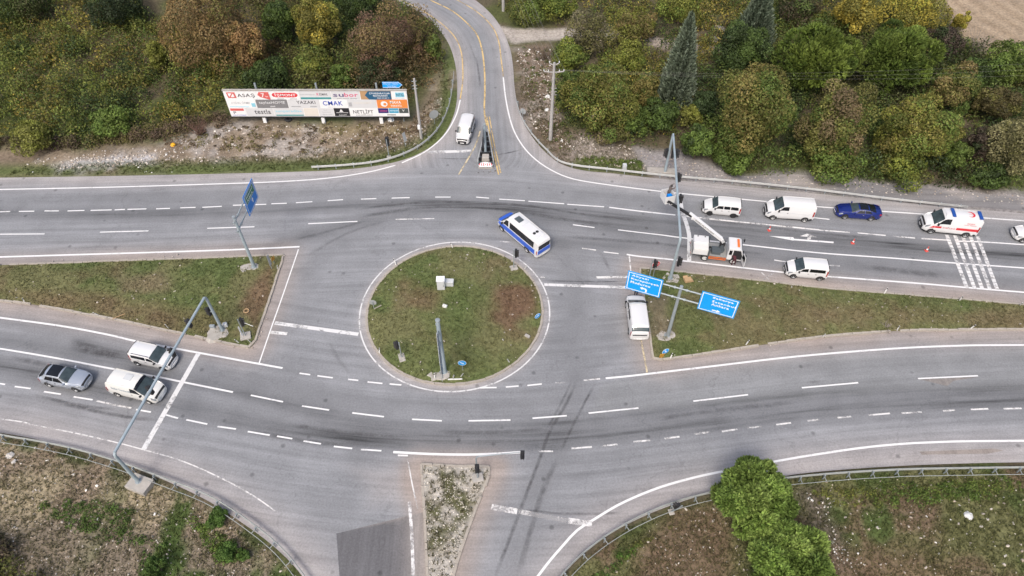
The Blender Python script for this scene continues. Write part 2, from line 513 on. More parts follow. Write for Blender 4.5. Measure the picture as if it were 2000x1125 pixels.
def path_coords(x, y, path):
    best = np.full(x.shape, 1e18); u = np.zeros(x.shape); d = np.zeros(x.shape); s = 0
    for (ax, ay), (bx, by) in zip(path, path[1:]):
        vx, vy = bx-ax, by-ay; l = math.hypot(vx, vy)
        if l < 1e-6: continue
        t = np.clip(((x-ax)*vx+(y-ay)*vy)/(l*l), 0, 1)
        q = (x-ax-t*vx)**2+(y-ay-t*vy)**2
        m = q < best
        best = np.where(m, q, best); u = np.where(m, s+t*l, u)
        d = np.where(m, np.sqrt(q)*np.sign(vx*(y-ay)-vy*(x-ax)), d)
        s += l
    return u, d

# ---------------------------------------------------------------- road
ref_n = W2([(-600, 425), (0, 414), (400, 404), (700, 390), (930, 387), (1100, 399), (1320, 420), (1600, 449), (2000, 478), (2700, 530)], 3)
ref_s = W2([(-600, 640), (0, 720), (150, 745), (300, 775), (450, 800), (600, 826), (750, 842), (900, 848), (1100, 842), (1300, 820), (1500, 795), (1700, 775), (2000, 758), (2700, 745)], 3)
ref_r = W2([(700, -60), (840, 0), (909, 42), (941, 96), (946, 170), (948, 235), (950, 300)], 3)
V, F = tri_region(ROAD, .45)
x, y = V[:, 0], V[:, 1]
uN, dN = path_coords(x, y, ref_n); uS, dS = path_coords(x, y, ref_s); uR, dR = path_coords(x, y, ref_r)
far_n = (y > 66)
useS = (np.abs(dS) < np.abs(dN)) & ~far_n
flow = np.stack([np.where(far_n, uR, np.where(useS, uS+300, uN)), np.where(far_n, dR+60, np.where(useS, dS+120, dN))], 1)
def band(path_px, sig, amp):
    P = W2(path_px, 3)
    d = dpath(x, y, P)
    return amp*np.exp(-(d/sig)**2)
wear = np.zeros(len(V))
for pth, sg, am in [
    ([(-100, 414), (150, 419), (400, 415), (560, 408), (740, 398), (900, 397), (1080, 408), (1250, 428), (1400, 444), (1600, 463), (1800, 480), (2100, 502)], .9, .34),
    ([(560, 470), (640, 450), (740, 425), (850, 412), (960, 412), (1080, 428), (1200, 444), (1350, 462), (1600, 480), (2000, 506)], 1.3, .26),
    ([(1050, 470), (1200, 480), (1350, 490), (1500, 508), (1700, 522), (1900, 545), (2100, 560)], 1.0, .24),
    ([(-50, 395), (200, 390), (450, 383), (700, 372), (900, 368), (1100, 382), (1300, 402), (1500, 415), (1800, 440), (2050, 455)], 1.1, .12),
    ([(-50, 702), (60, 726), (160, 756), (300, 783), (430, 812), (520, 832), (640, 850), (760, 862), (900, 866), (1050, 862), (1200, 850), (1400, 826), (1600, 803), (1800, 789), (2050, 778)], .85, .42),
    ([(-50, 655), (150, 690), (300, 725), (450, 762), (600, 800), (740, 828), (900, 838), (1060, 832), (1250, 810), (1450, 785), (1650, 767), (2050, 752)], .75, .30),
    ([(60, 640), (200, 676), (350, 706), (500, 742), (640, 772), (760, 792), (900, 797), (1100, 783), (1300, 752), (1600, 718), (2000, 702)], .9, .13),
    ([(150, 668), (230, 690), (300, 704)], .5, .3),
    ([(560, 640), (575, 590), (600, 540), (650, 490), (720, 455)], 1.4, .10),
    ([(1120, 740), (1125, 680), (1128, 600), (1120, 540), (1100, 490)], 1.5, .16),
    ([(1000, 1130), (1030, 1020), (1075, 900), (1100, 830)], 1.2, .14),
    ([(560, 700), (600, 780), (700, 880), (680, 1000), (640, 1100)], 1.8, .06),
    ([(940, 60), (962, 130), (966, 200), (985, 280)], 1.6, .06),
]:
    wear = np.maximum(wear, 0)+band(pth, sg, am)
wear *= .65+.7*fbm(x, y, 6, 3)
# dust at the shoulders
dr = dpath(x, y, nw_edge+ne_edge)
ds = np.minimum(dpath(x, y, s_edge_r), dpath(x, y, s_edge_l))
dil = np.minimum(dpath(x, y, isl_left, True), dpath(x, y, isl_right, True))
dct = dpath(x, y, isl_tri, True)
dcc = np.abs(np.hypot(x-CX, y-CY)-CR)
nz = .6+.8*fbm(x, y, 5, 11)
dust = np.exp(-(dr/1.9)**2)*.75+np.exp(-(ds/2.3)**2)*.85+np.exp(-(dil/2.0)**2)*.85+np.exp(-(dct/1.6)**2)*.9+np.exp(-(dcc/.75)**2)*.9
tri_apron = W2([(640, 900), (770, 884), (1010, 884), (1000, 930), (930, 1010), (700, 1010), (690, 960)], 2, False)
dust += .55*np.where(inpoly(x, y, tri_apron), sstep(0, 3, dpath(x, y, tri_apron, True)), 0)
dust = np.clip(dust*nz, 0, 1)
base = np.array([.226, .233, .246])
col = base[None]*(1+.16*(fbm(x, y, 14, 5)-.5))[:, None]
new_s = inpoly(x, y, W2([(1180, 745), (1265, 731), (1500, 702), (1800, 682), (2300, 674), (2300, 770), (1800, 760), (1400, 790), (1150, 812)], 4, False))
col = np.where((new_s)[:, None], col*np.array([1.02, 1.02, 1.0]), col)
wear = np.clip(wear, 0, .6)
south = sstep(.2, .6, np.clip((np.exp(-(dil/2.4)**2)+np.exp(-(dct/2)**2))*(y < 62), 0, 1))[:, None]
dcol = np.array([.385, .352, .338])*(1-south)+np.array([.330, .274, .238])*south
col = col*(1-.8*dust[:, None])+dcol*.8*dust[:, None]
me = fast_mesh('road', np.c_[V, np.zeros(len(V))], F, M['asphalt'], col)
wa_ = me.attributes.new('wear', 'FLOAT', 'POINT'); wa_.data.foreach_set('value', (wear*(1-.6*dust)).astype(np.float32))
fa = me.attributes.new('flow', 'FLOAT_VECTOR', 'POINT')
fa.data.foreach_set('vector', np.c_[flow, np.zeros(len(V))].astype(np.float32).ravel())
road = setp(link('road', me), kind='structure')

# ---------------------------------------------------------------- ground sheet to the horizon
def road_dist(x, y):
    d = dpath(x, y, ROAD, True)
    return np.where(inpoly(x, y, ROAD), -d, d)
def gheight(x, y, d=None):
    x = np.asarray(x, float); y = np.asarray(y, float)
    if d is None: d = road_dist(x, y)
    h = -.02+sstep(1.5, 9, d)*(.75*(fbm(x, y, 9, 21)-.38)+.25*(fbm(x, y, 2.5, 23)-.5))
    hill = sstep(8, 40, y-78)*sstep(0, 50, -x)*5.0
    h = h+hill*sstep(0, 6, d)
    return np.where(d < .9, np.where(d < 0, -.07, -.02), h)
def gz(x, y):
    return float(gheight(np.array([x]), np.array([y]))[0])
def axis(lo, hi, st, far):
    a = list(np.arange(lo, hi+.01, st)); d = st
    l = a[0]; r = a[-1]; L = []; R = []
    while l > -far:
        d *= 1.5; l -= d; r += d; L.append(l); R.append(r)
    return np.array(L[::-1]+a+R)
gxs = axis(-92, 92, .5, 1800); gys = axis(2, 128, .5, 1800)
gx, gy = np.meshgrid(gxs, gys); gx = gx.ravel(); gy = gy.ravel()
D = road_dist(gx, gy)
gh = gheight(gx, gy, D)

def region(x, y, pxpoly, feather=2.0, nscale=4.0, seed=1, smooth=False):
    P = W2(pxpoly, 3, smooth)
    d = dpath(x, y, P, True)
    d = np.where(inpoly(x, y, P), d, -d)
    d = d+(fbm(x, y, nscale, seed)-.5)*feather*2.2
    return sstep(-feather, feather, d)
def mixc(c, k, rgb):
    return c*(1-k[:, None])+np.array(rgb)[None]*k[:, None]
G_OLIVE = (.142, .143, .064); G_GREEN = (.090, .120, .040); G_DRY = (.19, .15, .09); G_RED = (.15, .092, .06)
def ground_colour(x, y, d):
    c = np.tile(np.array([.095, .08, .05]), (len(x), 1))
    c = mixc(c, sstep(.45, .6, fbm(x, y, 7, 31)), (.075, .085, .03))
    # north bank with rubble
    k = region(x, y, [(-600, 290), (0, 285), (180, 285), (330, 268), (440, 240), (800, 236), (850, 150), (884, 60), (915, 200), (900, 330), (600, 345), (-600, 360)], 1.5, 5, 2)
    soil = mixc(np.tile(np.array([.245, .198, .145]), (len(x), 1)), sstep(.42, .62, fbm(x, y, 3, 33)), (.185, .145, .105))
    soil = mixc(soil, sstep(.55, .7, fbm(x, y, 4, 35)), (.31, .28, .25))
    c = c*(1-k[:, None])+soil*k[:, None]
    c = mixc(c, region(x, y, [(90, 336), (150, 312), (300, 302), (305, 322), (130, 338)], .8, 2, 4), (.38, .37, .38))
    c = mixc(c, k*sstep(3.4, 1.2, d)*sstep(.22, .42, fbm(x, y, 5, 37)), (.095, .118, .042))
    c = mixc(c, region(x, y, [(640, 262), (800, 262), (800, 246), (600, 246)], 1.0, 3, 6)*.6, (.16, .13, .06))
    # north-east bank
    k = region(x, y, [(995, 92), (1075, 85), (1095, 250), (1230, 300), (1280, 345), (1090, 330), (1010, 215)], 1.3, 4, 8)
    s2 = mixc(np.tile(np.array([.15, .115, .085]), (len(x), 1)), sstep(.5, .65, fbm(x, y, 3, 39)), (.24, .205, .175))
    c = c*(1-k[:, None])+s2*k[:, None]
    c = mixc(c, region(x, y, [(1110, 262), (1200, 285), (1250, 320), (1120, 315)], 1.2, 3, 9)*.7, (.30, .265, .24))
    c = mixc(c, region(x, y, [(1100, 322), (1130, 305), (1250, 315), (1265, 340), (1150, 336)], .8, 3, 10)*.85, (.085, .11, .035))
    c = mixc(c, region(x, y, [(1240, 292), (1330, 300), (1450, 342), (1570, 338), (1800, 360), (2000, 378), (2600, 430), (2600, 480), (2000, 420), (1500, 372), (1280, 350)], 1.0, 3, 12), (.265, .25, .25))
    c = mixc(c, region(x, y, [(965, 48), (1000, 55), (1100, 56), (1200, 62), (1200, 72), (1090, 76), (1000, 86)], .5, 2, 13), (.38, .345, .31))
    c = mixc(c, region(x, y, [(1250, 70), (1420, 95), (1400, 106), (1300, 98), (1245, 82)], .5, 2, 14), (.34, .29, .25))
    # ploughed field far right
    k = region(x, y, [(1830, -20), (1860, 40), (1920, 112), (2300, 150), (2600, -100), (1900, -100)], 1.5, 5, 15)
    rows = .5+.5*np.sin((x*.9+y*.35)*2.4+2.5*fbm(x, y, 3, 41))
    fld = mixc(np.tile(np.array([.35, .275, .195]), (len(x), 1)), rows*.6, (.24, .18, .12))
    c = c*(1-k[:, None])+fld*k[:, None]
    # south-west slope
    k = ((y < 44) & (x < 0)).astype(float)*sstep(0, .8, d)
    s3 = mixc(np.tile(np.array([.30, .252, .168]), (len(x), 1)), sstep(.4, .6, fbm(x, y, 4, 43)), (.235, .185, .135))
    s3 = mixc(s3, region(x, y, [(0, 1020), (150, 1010), (420, 1060), (560, 1125), (560, 1300), (-200, 1300), (-200, 1000)], 1.5, 3, 16)*.8, (.185, .155, .115))
    s3 = mixc(s3, sstep(.53, .64, fbm(x, y, 3.2, 45))*sstep(-36, -28, x)*.95, (.058, .095, .022))
    s3 = mixc(s3, sstep(.5, .62, fbm(x, y, 1.6, 47))*sstep(1.8, .6, d), (.07, .09, .035))
    c = c*(1-k[:, None])+s3*k[:, None]
    # south-east field
    k = ((y < 40) & (x > 4)).astype(float)*sstep(0, .8, d)
    s4 = mixc(np.tile(np.array(G_OLIVE)*1.02, (len(x), 1)), sstep(.55, .70, fbm(x, y, 6, 49)), (.165, .12, .08))
    s4 = mixc(s4, sstep(.48, .62, fbm(x, y, 3, 51)), (.078, .108, .034))
    s4 = mixc(s4, region(x, y, [(1320, 985), (1420, 985), (1420, 1300), (1180, 1300), (1240, 1090)], 1.2, 3, 17)*.85, (.17, .115, .082))
    s4 = mixc(s4, region(x, y, [(1560, 960), (1600, 950), (1680, 1125), (1590, 1140)], .8, 3, 18)*.8, (.15, .12, .10))
    s4 = mixc(s4, region(x, y, [(1600, 1085), (1900, 1090), (1900, 1300), (1600, 1300)], 1.5, 3, 19)*.7, (.175, .12, .08))
    c = c*(1-k[:, None])+s4*k[:, None]
    return c
gc = ground_colour(gx, gy, D)
gc *= (.8+.4*fbm(gx, gy, 1.2, 53, 3))[:, None]
nx, ny = len(gxs), len(gys)
idx = np.arange(nx*ny).reshape(ny, nx)
gF = np.stack([idx[:-1, :-1].ravel(), idx[:-1, 1:].ravel(), idx[1:, 1:].ravel(), idx[1:, :-1].ravel()], 1)
ground = setp(link('ground', fast_mesh('ground', np.c_[gx, gy, gh], gF, M['ground'], gc, True)), kind='structure')

# ---------------------------------------------------------------- traffic islands with kerb stones
def turf_colour(x, y, which):
    c = mixc(np.tile(np.array(G_OLIVE), (len(x), 1)), sstep(.42, .6, fbm(x, y, 5, 61)), (.118, .135, .052))
    c = mixc(c, sstep(.5, .66, fbm(x, y, 3, 63))*.8, G_GREEN)
    c = mixc(c, sstep(.52, .66, fbm(x, y, 4, 65))*.6, (.165, .132, .075))
    if which == 'circle':
        for (px, py, r, k0) in [(1005, 585, 2.3, .9), (985, 620, 1.6, .8), (828, 590, 1.7, .5), (800, 560, 1.5, .3), (870, 660, 1.2, .25), (1010, 660, 1.2, .4)]:
            q = at(px, py); c = mixc(c, k0*sstep(r*1.3, r*.5, np.hypot(x-q.x, y-q.y)+(fbm(x, y, 2, 67)-.5)*2), G_RED)
        for (px, py, r) in [(900, 640, 2), (920, 580, 2), (780, 690, 1.5), (860, 715, 1.2)]:
            q = at(px, py); c = mixc(c, .6*sstep(r*1.4, r*.5, np.hypot(x-q.x, y-q.y)), G_GREEN)
    if which == 'left':
        c = mixc(c, .42*region(x, y, [(-200, 556), (150, 570), (420, 612), (480, 668), (300, 632), (0, 580), (-200, 570)], .8, 3, 69), G_RED)
        c = mixc(c, .6*region(x, y, [(230, 545), (320, 535), (330, 570), (240, 575)], .8, 3, 70), (.20, .155, .10))
        c = mixc(c, .7*region(x, y, [(470, 600), (530, 510), (540, 530), (500, 650)], .6, 3, 71), G_RED)
    if which == 'right':
        c = mixc(c, .5*region(x, y, [(1450, 585), (1700, 600), (2000, 615), (2000, 640), (1550, 630)], .8, 3, 72), (.165, .125, .075))
        c = mixc(c, .6*region(x, y, [(1265, 590), (1300, 580), (1310, 650), (1270, 660)], .5, 2, 73), (.2, .155, .12))
    if which == 'tri':
        c = mixc(np.tile(np.array([.40, .375, .335]), (len(x), 1)), sstep(.52, .66, fbm(x, y, .9, 75)), (.27, .245, .20))
        c = mixc(c, sstep(.58, .68, fbm(x, y, 1.3, 77)), (.10, .10, .05))
    return c*(.85+.3*fbm(x, y, .9, 79))[:, None]
kerb_meshes = []
for i in range(3):
    b = MB(); r = random.Random(i)
    b.box((0, 0, .045), (.93, .19+.02*i, .28))
    b.v = [(vx+r.uniform(-.012, .012), vy+r.uniform(-.012, .012), vz+r.uniform(-.012, .012)) for vx, vy, vz in b.v]
    o = b.build('kerb_stone', M['kerb'], None, bevel=0); kerb_meshes.append(o.data); bpy.data.objects.remove(o)
DOME = {'left': .22, 'right': .22, 'circle': .35, 'tri': .05}
def isl_height(x, y, which):
    d = dpath(x, y, ISL[which], True)
    return .10+DOME[which]*(1-np.exp(-d/2.5))+.05*(fbm(x, y, 1.5, 81)-.5)*sstep(0, .5, d)
islands = {}
for which, poly in ISL.items():
    V, F = tri_region(poly, .45)
    z = isl_height(V[:, 0], V[:, 1], which)
    o = link('traffic_island', fast_mesh('traffic_island', np.c_[V, z], F, M['ground'], turf_colour(V[:, 0], V[:, 1], which), True))
    setp(o, kind='structure'); islands[which] = o
    pts = [Vector((p[0], p[1], 0)) for p in poly]+[Vector((poly[0][0], poly[0][1], 0))]
    rs = random.Random(5)
    P = resample(pts, .96)
    for a, b in zip(P, P[1:]):
        mid = (a+b)/2
        if not (-62 < mid.x < 62 and 14 < mid.y < 120): continue
        if rs.random() < .035: continue
        k = link('kerb_stone', rs.choice(kerb_meshes), o)
        dv = b-a
        k.location = (mid.x+rs.uniform(-.02, .02), mid.y+rs.uniform(-.02, .02), rs.uniform(-.05, .02))
        k.rotation_euler = (rs.uniform(-.04, .04), rs.uniform(-.02, .02), math.atan2(dv.y, dv.x)+rs.uniform(-.03, .03))
        k.scale = (dv.length/.96, 1, 1)

# ---------------------------------------------------------------- road markings (children of the road)
ZC = [0.008]
def ribbon(name, P, width, mat, z=.010, parent=None):
    ZC[0] += .00008; z = ZC[0]
    V = []; Fc = []
    n = len(P)
    for i, p in enumerate(P):
        t = P[min(i+1, n-1)]-P[max(i-1, 0)]
        nrm = Vector((-t.y, t.x, 0)).normalized()*width/2
        V += [(p.x+nrm.x, p.y+nrm.y, z), (p.x-nrm.x, p.y-nrm.y, z)]
    for i in range(n-1):
        Fc.append((2*i+1, 2*i+3, 2*i+2, 2*i))
    me = bpy.data.meshes.new(name); me.from_pydata(V, [], Fc); me.materials.append(M[mat] if isinstance(mat, str) else mat)
    return link(name, me, parent or road)
def line(pxs, mat='line', width=.18, name='edge_line', z=.010):
    return ribbon(name, wpath(pxs, 0, .8), width, mat, z)
def dashes(lst, mat='line', width=.15):
    for a, b in lst:
        ribbon('lane_dash', [at(*a), at(*b)], width, mat)
def seg_dashes(lst, mat='line', width=.15):
    dashes([((l[0], l[1]), (l[2], l[3])) for l in lst], mat, width)

# north carriageway
line([(-600, 378), (-200, 373), (0, 370), (200, 366), (400, 360), (540, 355), (640, 348), (720, 336), (772, 323)])
line([(785, 318), (831, 296), (868, 264), (890, 227), (899, 195)])
line([(899, 193), (903, 165), (904, 140), (901, 103), (890, 75), (868, 51), (837, 28), (800, 8), (740, -18), (640, -55)], 'line_yellow', .16)
line([(640, -75), (760, -38), (840, 0), (881, 20), (909, 42), (931, 67), (941, 96), (946, 134), (947, 174), (946, 218), (951, 245)], 'line_yellow', .2)
line([(951, 228), (956, 258), (962, 289), (974, 341)], 'line_yellow', .17, 'centre_line')
line([(956, 228), (961, 258), (967, 289), (978, 338)], 'line_yellow', .12, 'centre_line')
line([(938, 256), (928, 285), (913, 312), (896, 341)], 'line_dust', .18, 'centre_line')
line([(700, -90), (800, -46), (893, 0), (934, 25), (962, 53), (974, 81), (979, 118), (983, 149)], 'line_yellow', .16)
line([(983, 151), (987, 187), (994, 224), (1005, 258), (1024, 289), (1049, 314), (1080, 334), (1114, 348), (1160, 357), (1250, 369), (1340, 379), (1500, 394), (1600, 404), (1800, 418), (2000, 431.5), (2600, 480)])
seg_dashes([(-120, 417, -70, 416), (-50, 415, -12, 414), (0, 414, 20, 413), (37, 413, 67, 412.5), (87, 412, 115, 412), (132, 412, 165, 411), (177, 411, 218, 410), (224, 410, 244, 409), (249, 409, 286, 408), (305, 408, 332, 407), (352, 406, 382, 405), (395, 405, 433, 403), (455, 401, 520, 399), (530, 398, 560, 397), (578, 396, 610, 394), (640, 392, 670, 390), (705, 389, 735, 388), (765, 387, 800, 386), (850, 385, 880, 385), (930, 385, 955, 387), (975, 389, 1025, 392), (1032, 393, 1102, 398), (1108, 399, 1180, 404)])
line([(1190, 405), (1250, 412.5), (1319, 420)], 'line', .18, 'lane_line')
line([(1322, 420), (1381, 427), (1480, 437), (1600, 449)], 'line_worn', .2, 'lane_line')
seg_dashes([(1600, 449.5, 1660, 454), (1675, 455, 1730, 460), (1745, 461.5, 1787, 465), (1800, 466, 1850, 469)], 'line_worn', .18)
line([(1867, 471), (2000, 478), (2600, 525)], 'line', .17, 'lane_line')
seg_dashes([(1567, 423, 1620, 428.5)], 'line', .16)
seg_dashes([(-100, 460, -40, 458.5), (0, 457.5, 87, 457), (195, 453.5, 290, 451), (405, 446, 497, 443), (602, 437, 698, 432.5), (1119, 439, 1161, 444.5), (1207, 449, 1300, 460)])
seg_dashes([(773, 428.5, 848, 427)], 'line_worn')
line([(1300, 460), (1321, 463), (1381, 470), (1460, 479), (1600, 494), (1740, 504), (1867, 514), (2000, 523.5), (2600, 566)], 'line', .18, 'lane_line')
line([(-600, 520), (0, 502), (150, 497.5), (300, 493), (450, 488), (585, 482)], 'line', .22)
line([(583, 487), (553, 575), (530, 640), (506, 710)], 'line', .12)
seg_dashes([(1137, 485, 1164, 488.5), (1179, 492, 1208, 495.5)], 'line_worn')
line([(1224, 497), (1250, 501), (1321, 508), (1530, 532), (1616, 540), (1800, 554), (2000, 571), (2600, 618)], 'line', .2)
line([(1229, 499), (1232, 530)], 'line_worn', .14)
line([(1250, 655), (1257, 690), (1264, 728)], 'line_dust', .16)
seg_dashes([(1512, 508, 1545, 513), (1614, 518, 1640, 519.5)], 'line_worn', .15)
# round the centre island
ribbon('edge_line', resample([Vector((CX+9.52*cos(2*pi*i/120+.2), CY+9.52*sin(2*pi*i/120+.2), 0)) for i in range(121)], .6), .14, 'line_mid')
seg_dashes([(585, 729, 606, 732), (620, 734, 650, 738), (680, 741, 700, 743), (718, 746, 747, 749), (761, 750, 784, 752), (938, 757.5, 970, 757), (988, 756, 1013, 754), (1030, 753, 1058, 750)], 'line')
seg_dashes([(1085, 748, 1103, 747), (1140, 743, 1172, 740)], 'line_worn')
seg_dashes([(976, 472, 995, 473), (1055, 541, 1064, 542)], 'line_worn')
# south carriageway
line([(-600, 560), (-200, 594), (0, 620.5), (121, 637), (212, 654), (263, 666), (317, 676), (393, 690), (480, 706), (552, 719)], 'line', .2)
line([(-600, 600), (-200, 650), (0, 681), (121, 701.5), (212, 719), (302, 735), (351, 745), (455, 766)], 'line', .18, 'lane_line')
seg_dashes([(490, 772, 553, 785), (590, 793, 643, 801), (688, 806.5, 750, 814), (805, 819, 863, 822), (915, 822, 997, 820.5), (1040, 817, 1107, 812), (1149.5, 807, 1247, 797), (1354, 783.6, 1461, 771), (1566, 757.5, 1676, 747.6), (1793, 739.5, 1910, 734), (2030, 728, 2150, 724)])
seg_dashes([(-100, 730, -40, 742), (-20, 746, 10, 751), (29, 755, 60, 759), (86, 765, 119, 770), (144, 775, 181, 781), (266, 800, 295, 805), (323, 810, 348, 817), (364, 820, 405, 828.5), (425, 833, 461, 838), (484, 843, 527, 850), (541, 852, 571, 857), (593, 861.5, 627, 867), (652, 872, 688, 876), (705, 878, 745, 880.5)])
line([(189, 783), (225, 791), (257, 797)], 'line_worn', .16, 'lane_line')
line([(768, 883), (840, 886.8), (915, 888), (975, 886), (1020, 883)], 'line', .22)
seg_dashes([(1051, 881.5, 1080, 881.5), (1116, 876, 1156, 873), (1176, 871, 1206, 868), (1237, 863, 1270, 860), (1298, 856.5, 1327, 853), (1356, 848, 1386, 844), (1410, 843, 1440, 838.5), (1460, 836, 1487, 833), (1516, 829.5, 1545, 826), (1577, 822, 1600, 819.6), (1636, 816, 1662, 813.5), (1696, 811, 1738, 807.5), (1760, 807, 1800, 805), (1842, 803, 1865, 801), (1896, 800, 1930, 798.5), (1960, 798.5, 1995, 797.6)], 'line_worn', .16)
line([(1183, 739), (1235, 734), (1264, 730.5), (1370, 718), (1550, 697), (1730, 682), (1865, 675.6), (2000, 674), (2600, 672)], 'line', .2)
line([(1040, 1140), (1070, 1100), (1100, 1065), (1127, 1036), (1158, 1016), (1212, 984), (1280, 955), (1347, 935), (1415, 920), (1505, 903), (1595, 887.5), (1707, 872), (1820, 864), (2000, 861), (2600, 860)], 'line', .2)
line([(-400, 770), (0, 818), (68, 830.5), (142, 845), (218, 862), (279, 878), (356, 900.6), (434, 935), (496, 969), (540, 1000)], 'line_worn', .11)
def bar(a, b, width, mat, name='stop_line'):
    return ribbon(name, resample([at(*a), at(*b)], .5), width, mat)
bar((388, 690), (281, 877), .46, 'line_mid')
bar((834, 297.5), (920, 295), .5, 'line_mid')
bar((537, 631), (700, 653), .42, 'line_mid'); bar((529, 649), (561, 652), .36, 'line_worn')
bar((1063, 556), (1236, 562), .36, 'line_mid'); bar((1165, 542), (1226, 541), .30, 'line_worn')
ribbon('stop_line', wpath([(1328, 379), (1332, 412), (1340, 435), (1346, 460), (1346, 490), (1346, 512)], 0, .6), .45, 'line_mid')
bar((960, 990), (1010, 999), .5, 'line_worn'); bar((1013, 999), (1108, 1017), .4, 'line_gone'); bar((1110, 1017), (1156, 1023), .5, 'line_worn')
line([(796.5, 899), (806, 950), (816, 994)], 'line_worn', .11)
line([(799.5, 980), (804, 1040), (807, 1120), (808, 1200)], 'line_worn', .26)
bar((777, 889.5), (797, 890), .16, 'line_worn', 'edge_line')
bar((1487, 532), (1502, 547), .12, 'line_faint', 'cross_mark'); bar((1512, 532), (1490, 548), .12, 'line_faint', 'cross_mark')
# arrow: straight on and right
def flat(name, pxpoly, mat, z=.010):
    ZC[0] += .00008; z = ZC[0]
    P = [at(*p) for p in pxpoly]
    me = bpy.data.meshes.new(name); me.from_pydata([(p.x, p.y, z) for p in P], [], [tuple(reversed(range(len(P))))])
    me.materials.append(M[mat]); return link(name, me, road)
flat('arrow_marking', [(1502, 461), (1549, 463.5), (1551, 466.5), (1628, 472.2), (1628, 475.2), (1551, 469.5), (1549, 470)], 'line')
flat('arrow_marking', [(1562, 461.5), (1576, 456.5), (1596, 463.5), (1584, 463), (1583, 469.2), (1576, 468.6), (1577, 462.5)], 'line_worn', .011)
# rumble strips: five rows of painted blocks
for a, b in [((1849, 459), (1889, 564)), ((1865, 460), (1904, 565)), ((1880, 461), (1919, 566)), ((1895, 461.5), (1934, 567)), ((1909, 462), (1948, 567))]:
    A, B = at(*a), at(*b)
    P = resample([A, B], .52)
    for i in range(len(P)-1):
        ribbon('rumble_block', [P[i], P[i].lerp(P[i+1], .88)], .40, 'line_mid' if (i*7+int(a[0])) % 3 else 'line_worn')
# fresh asphalt patch
def patch(pxpoly, colr, z=.004, step=.8, name='asphalt_patch'):
    V, F = tri_region(W2(pxpoly, 1, False), step)
    c = np.tile(np.array(colr), (len(V), 1))*(.92+.16*fbm(V[:, 0], V[:, 1], 3, 91))[:, None]
    if name == 'asphalt_patch':
        q = W2([(826, 990), (831, 1060), (834, 1130), (836, 1250)], 2)
        k = np.exp(-(dpath(V[:, 0], V[:, 1], q)/1.5)**2)*.85
        c = mixc(c, k, (.30, .268, .245))
    me = fast_mesh(name, np.c_[V, np.full(len(V), z)], F, M['asphalt'], c)
    fa = me.attributes.new('flow', 'FLOAT_VECTOR', 'POINT'); fa.data.foreach_set('vector', np.c_[V[:, 1], V[:, 0], np.zeros(len(V))].astype(np.float32).ravel())
    return link(name, me, road)
patch([(657, 1042), (828, 1000), (831, 1060), (834, 1125), (836, 1250), (672, 1250), (663, 1125)], (.125, .124, .131), .004, .5)
patch([(1797, 741), (1910, 736), (1862, 744), (1850, 754)], (.20, .185, .175), .004, .5, 'old_patch')
patch([(1796, 882), (1940, 876), (1960, 880), (1930, 886), (1800, 888)], (.25, .22, .20), .004, .6, 'old_patch')
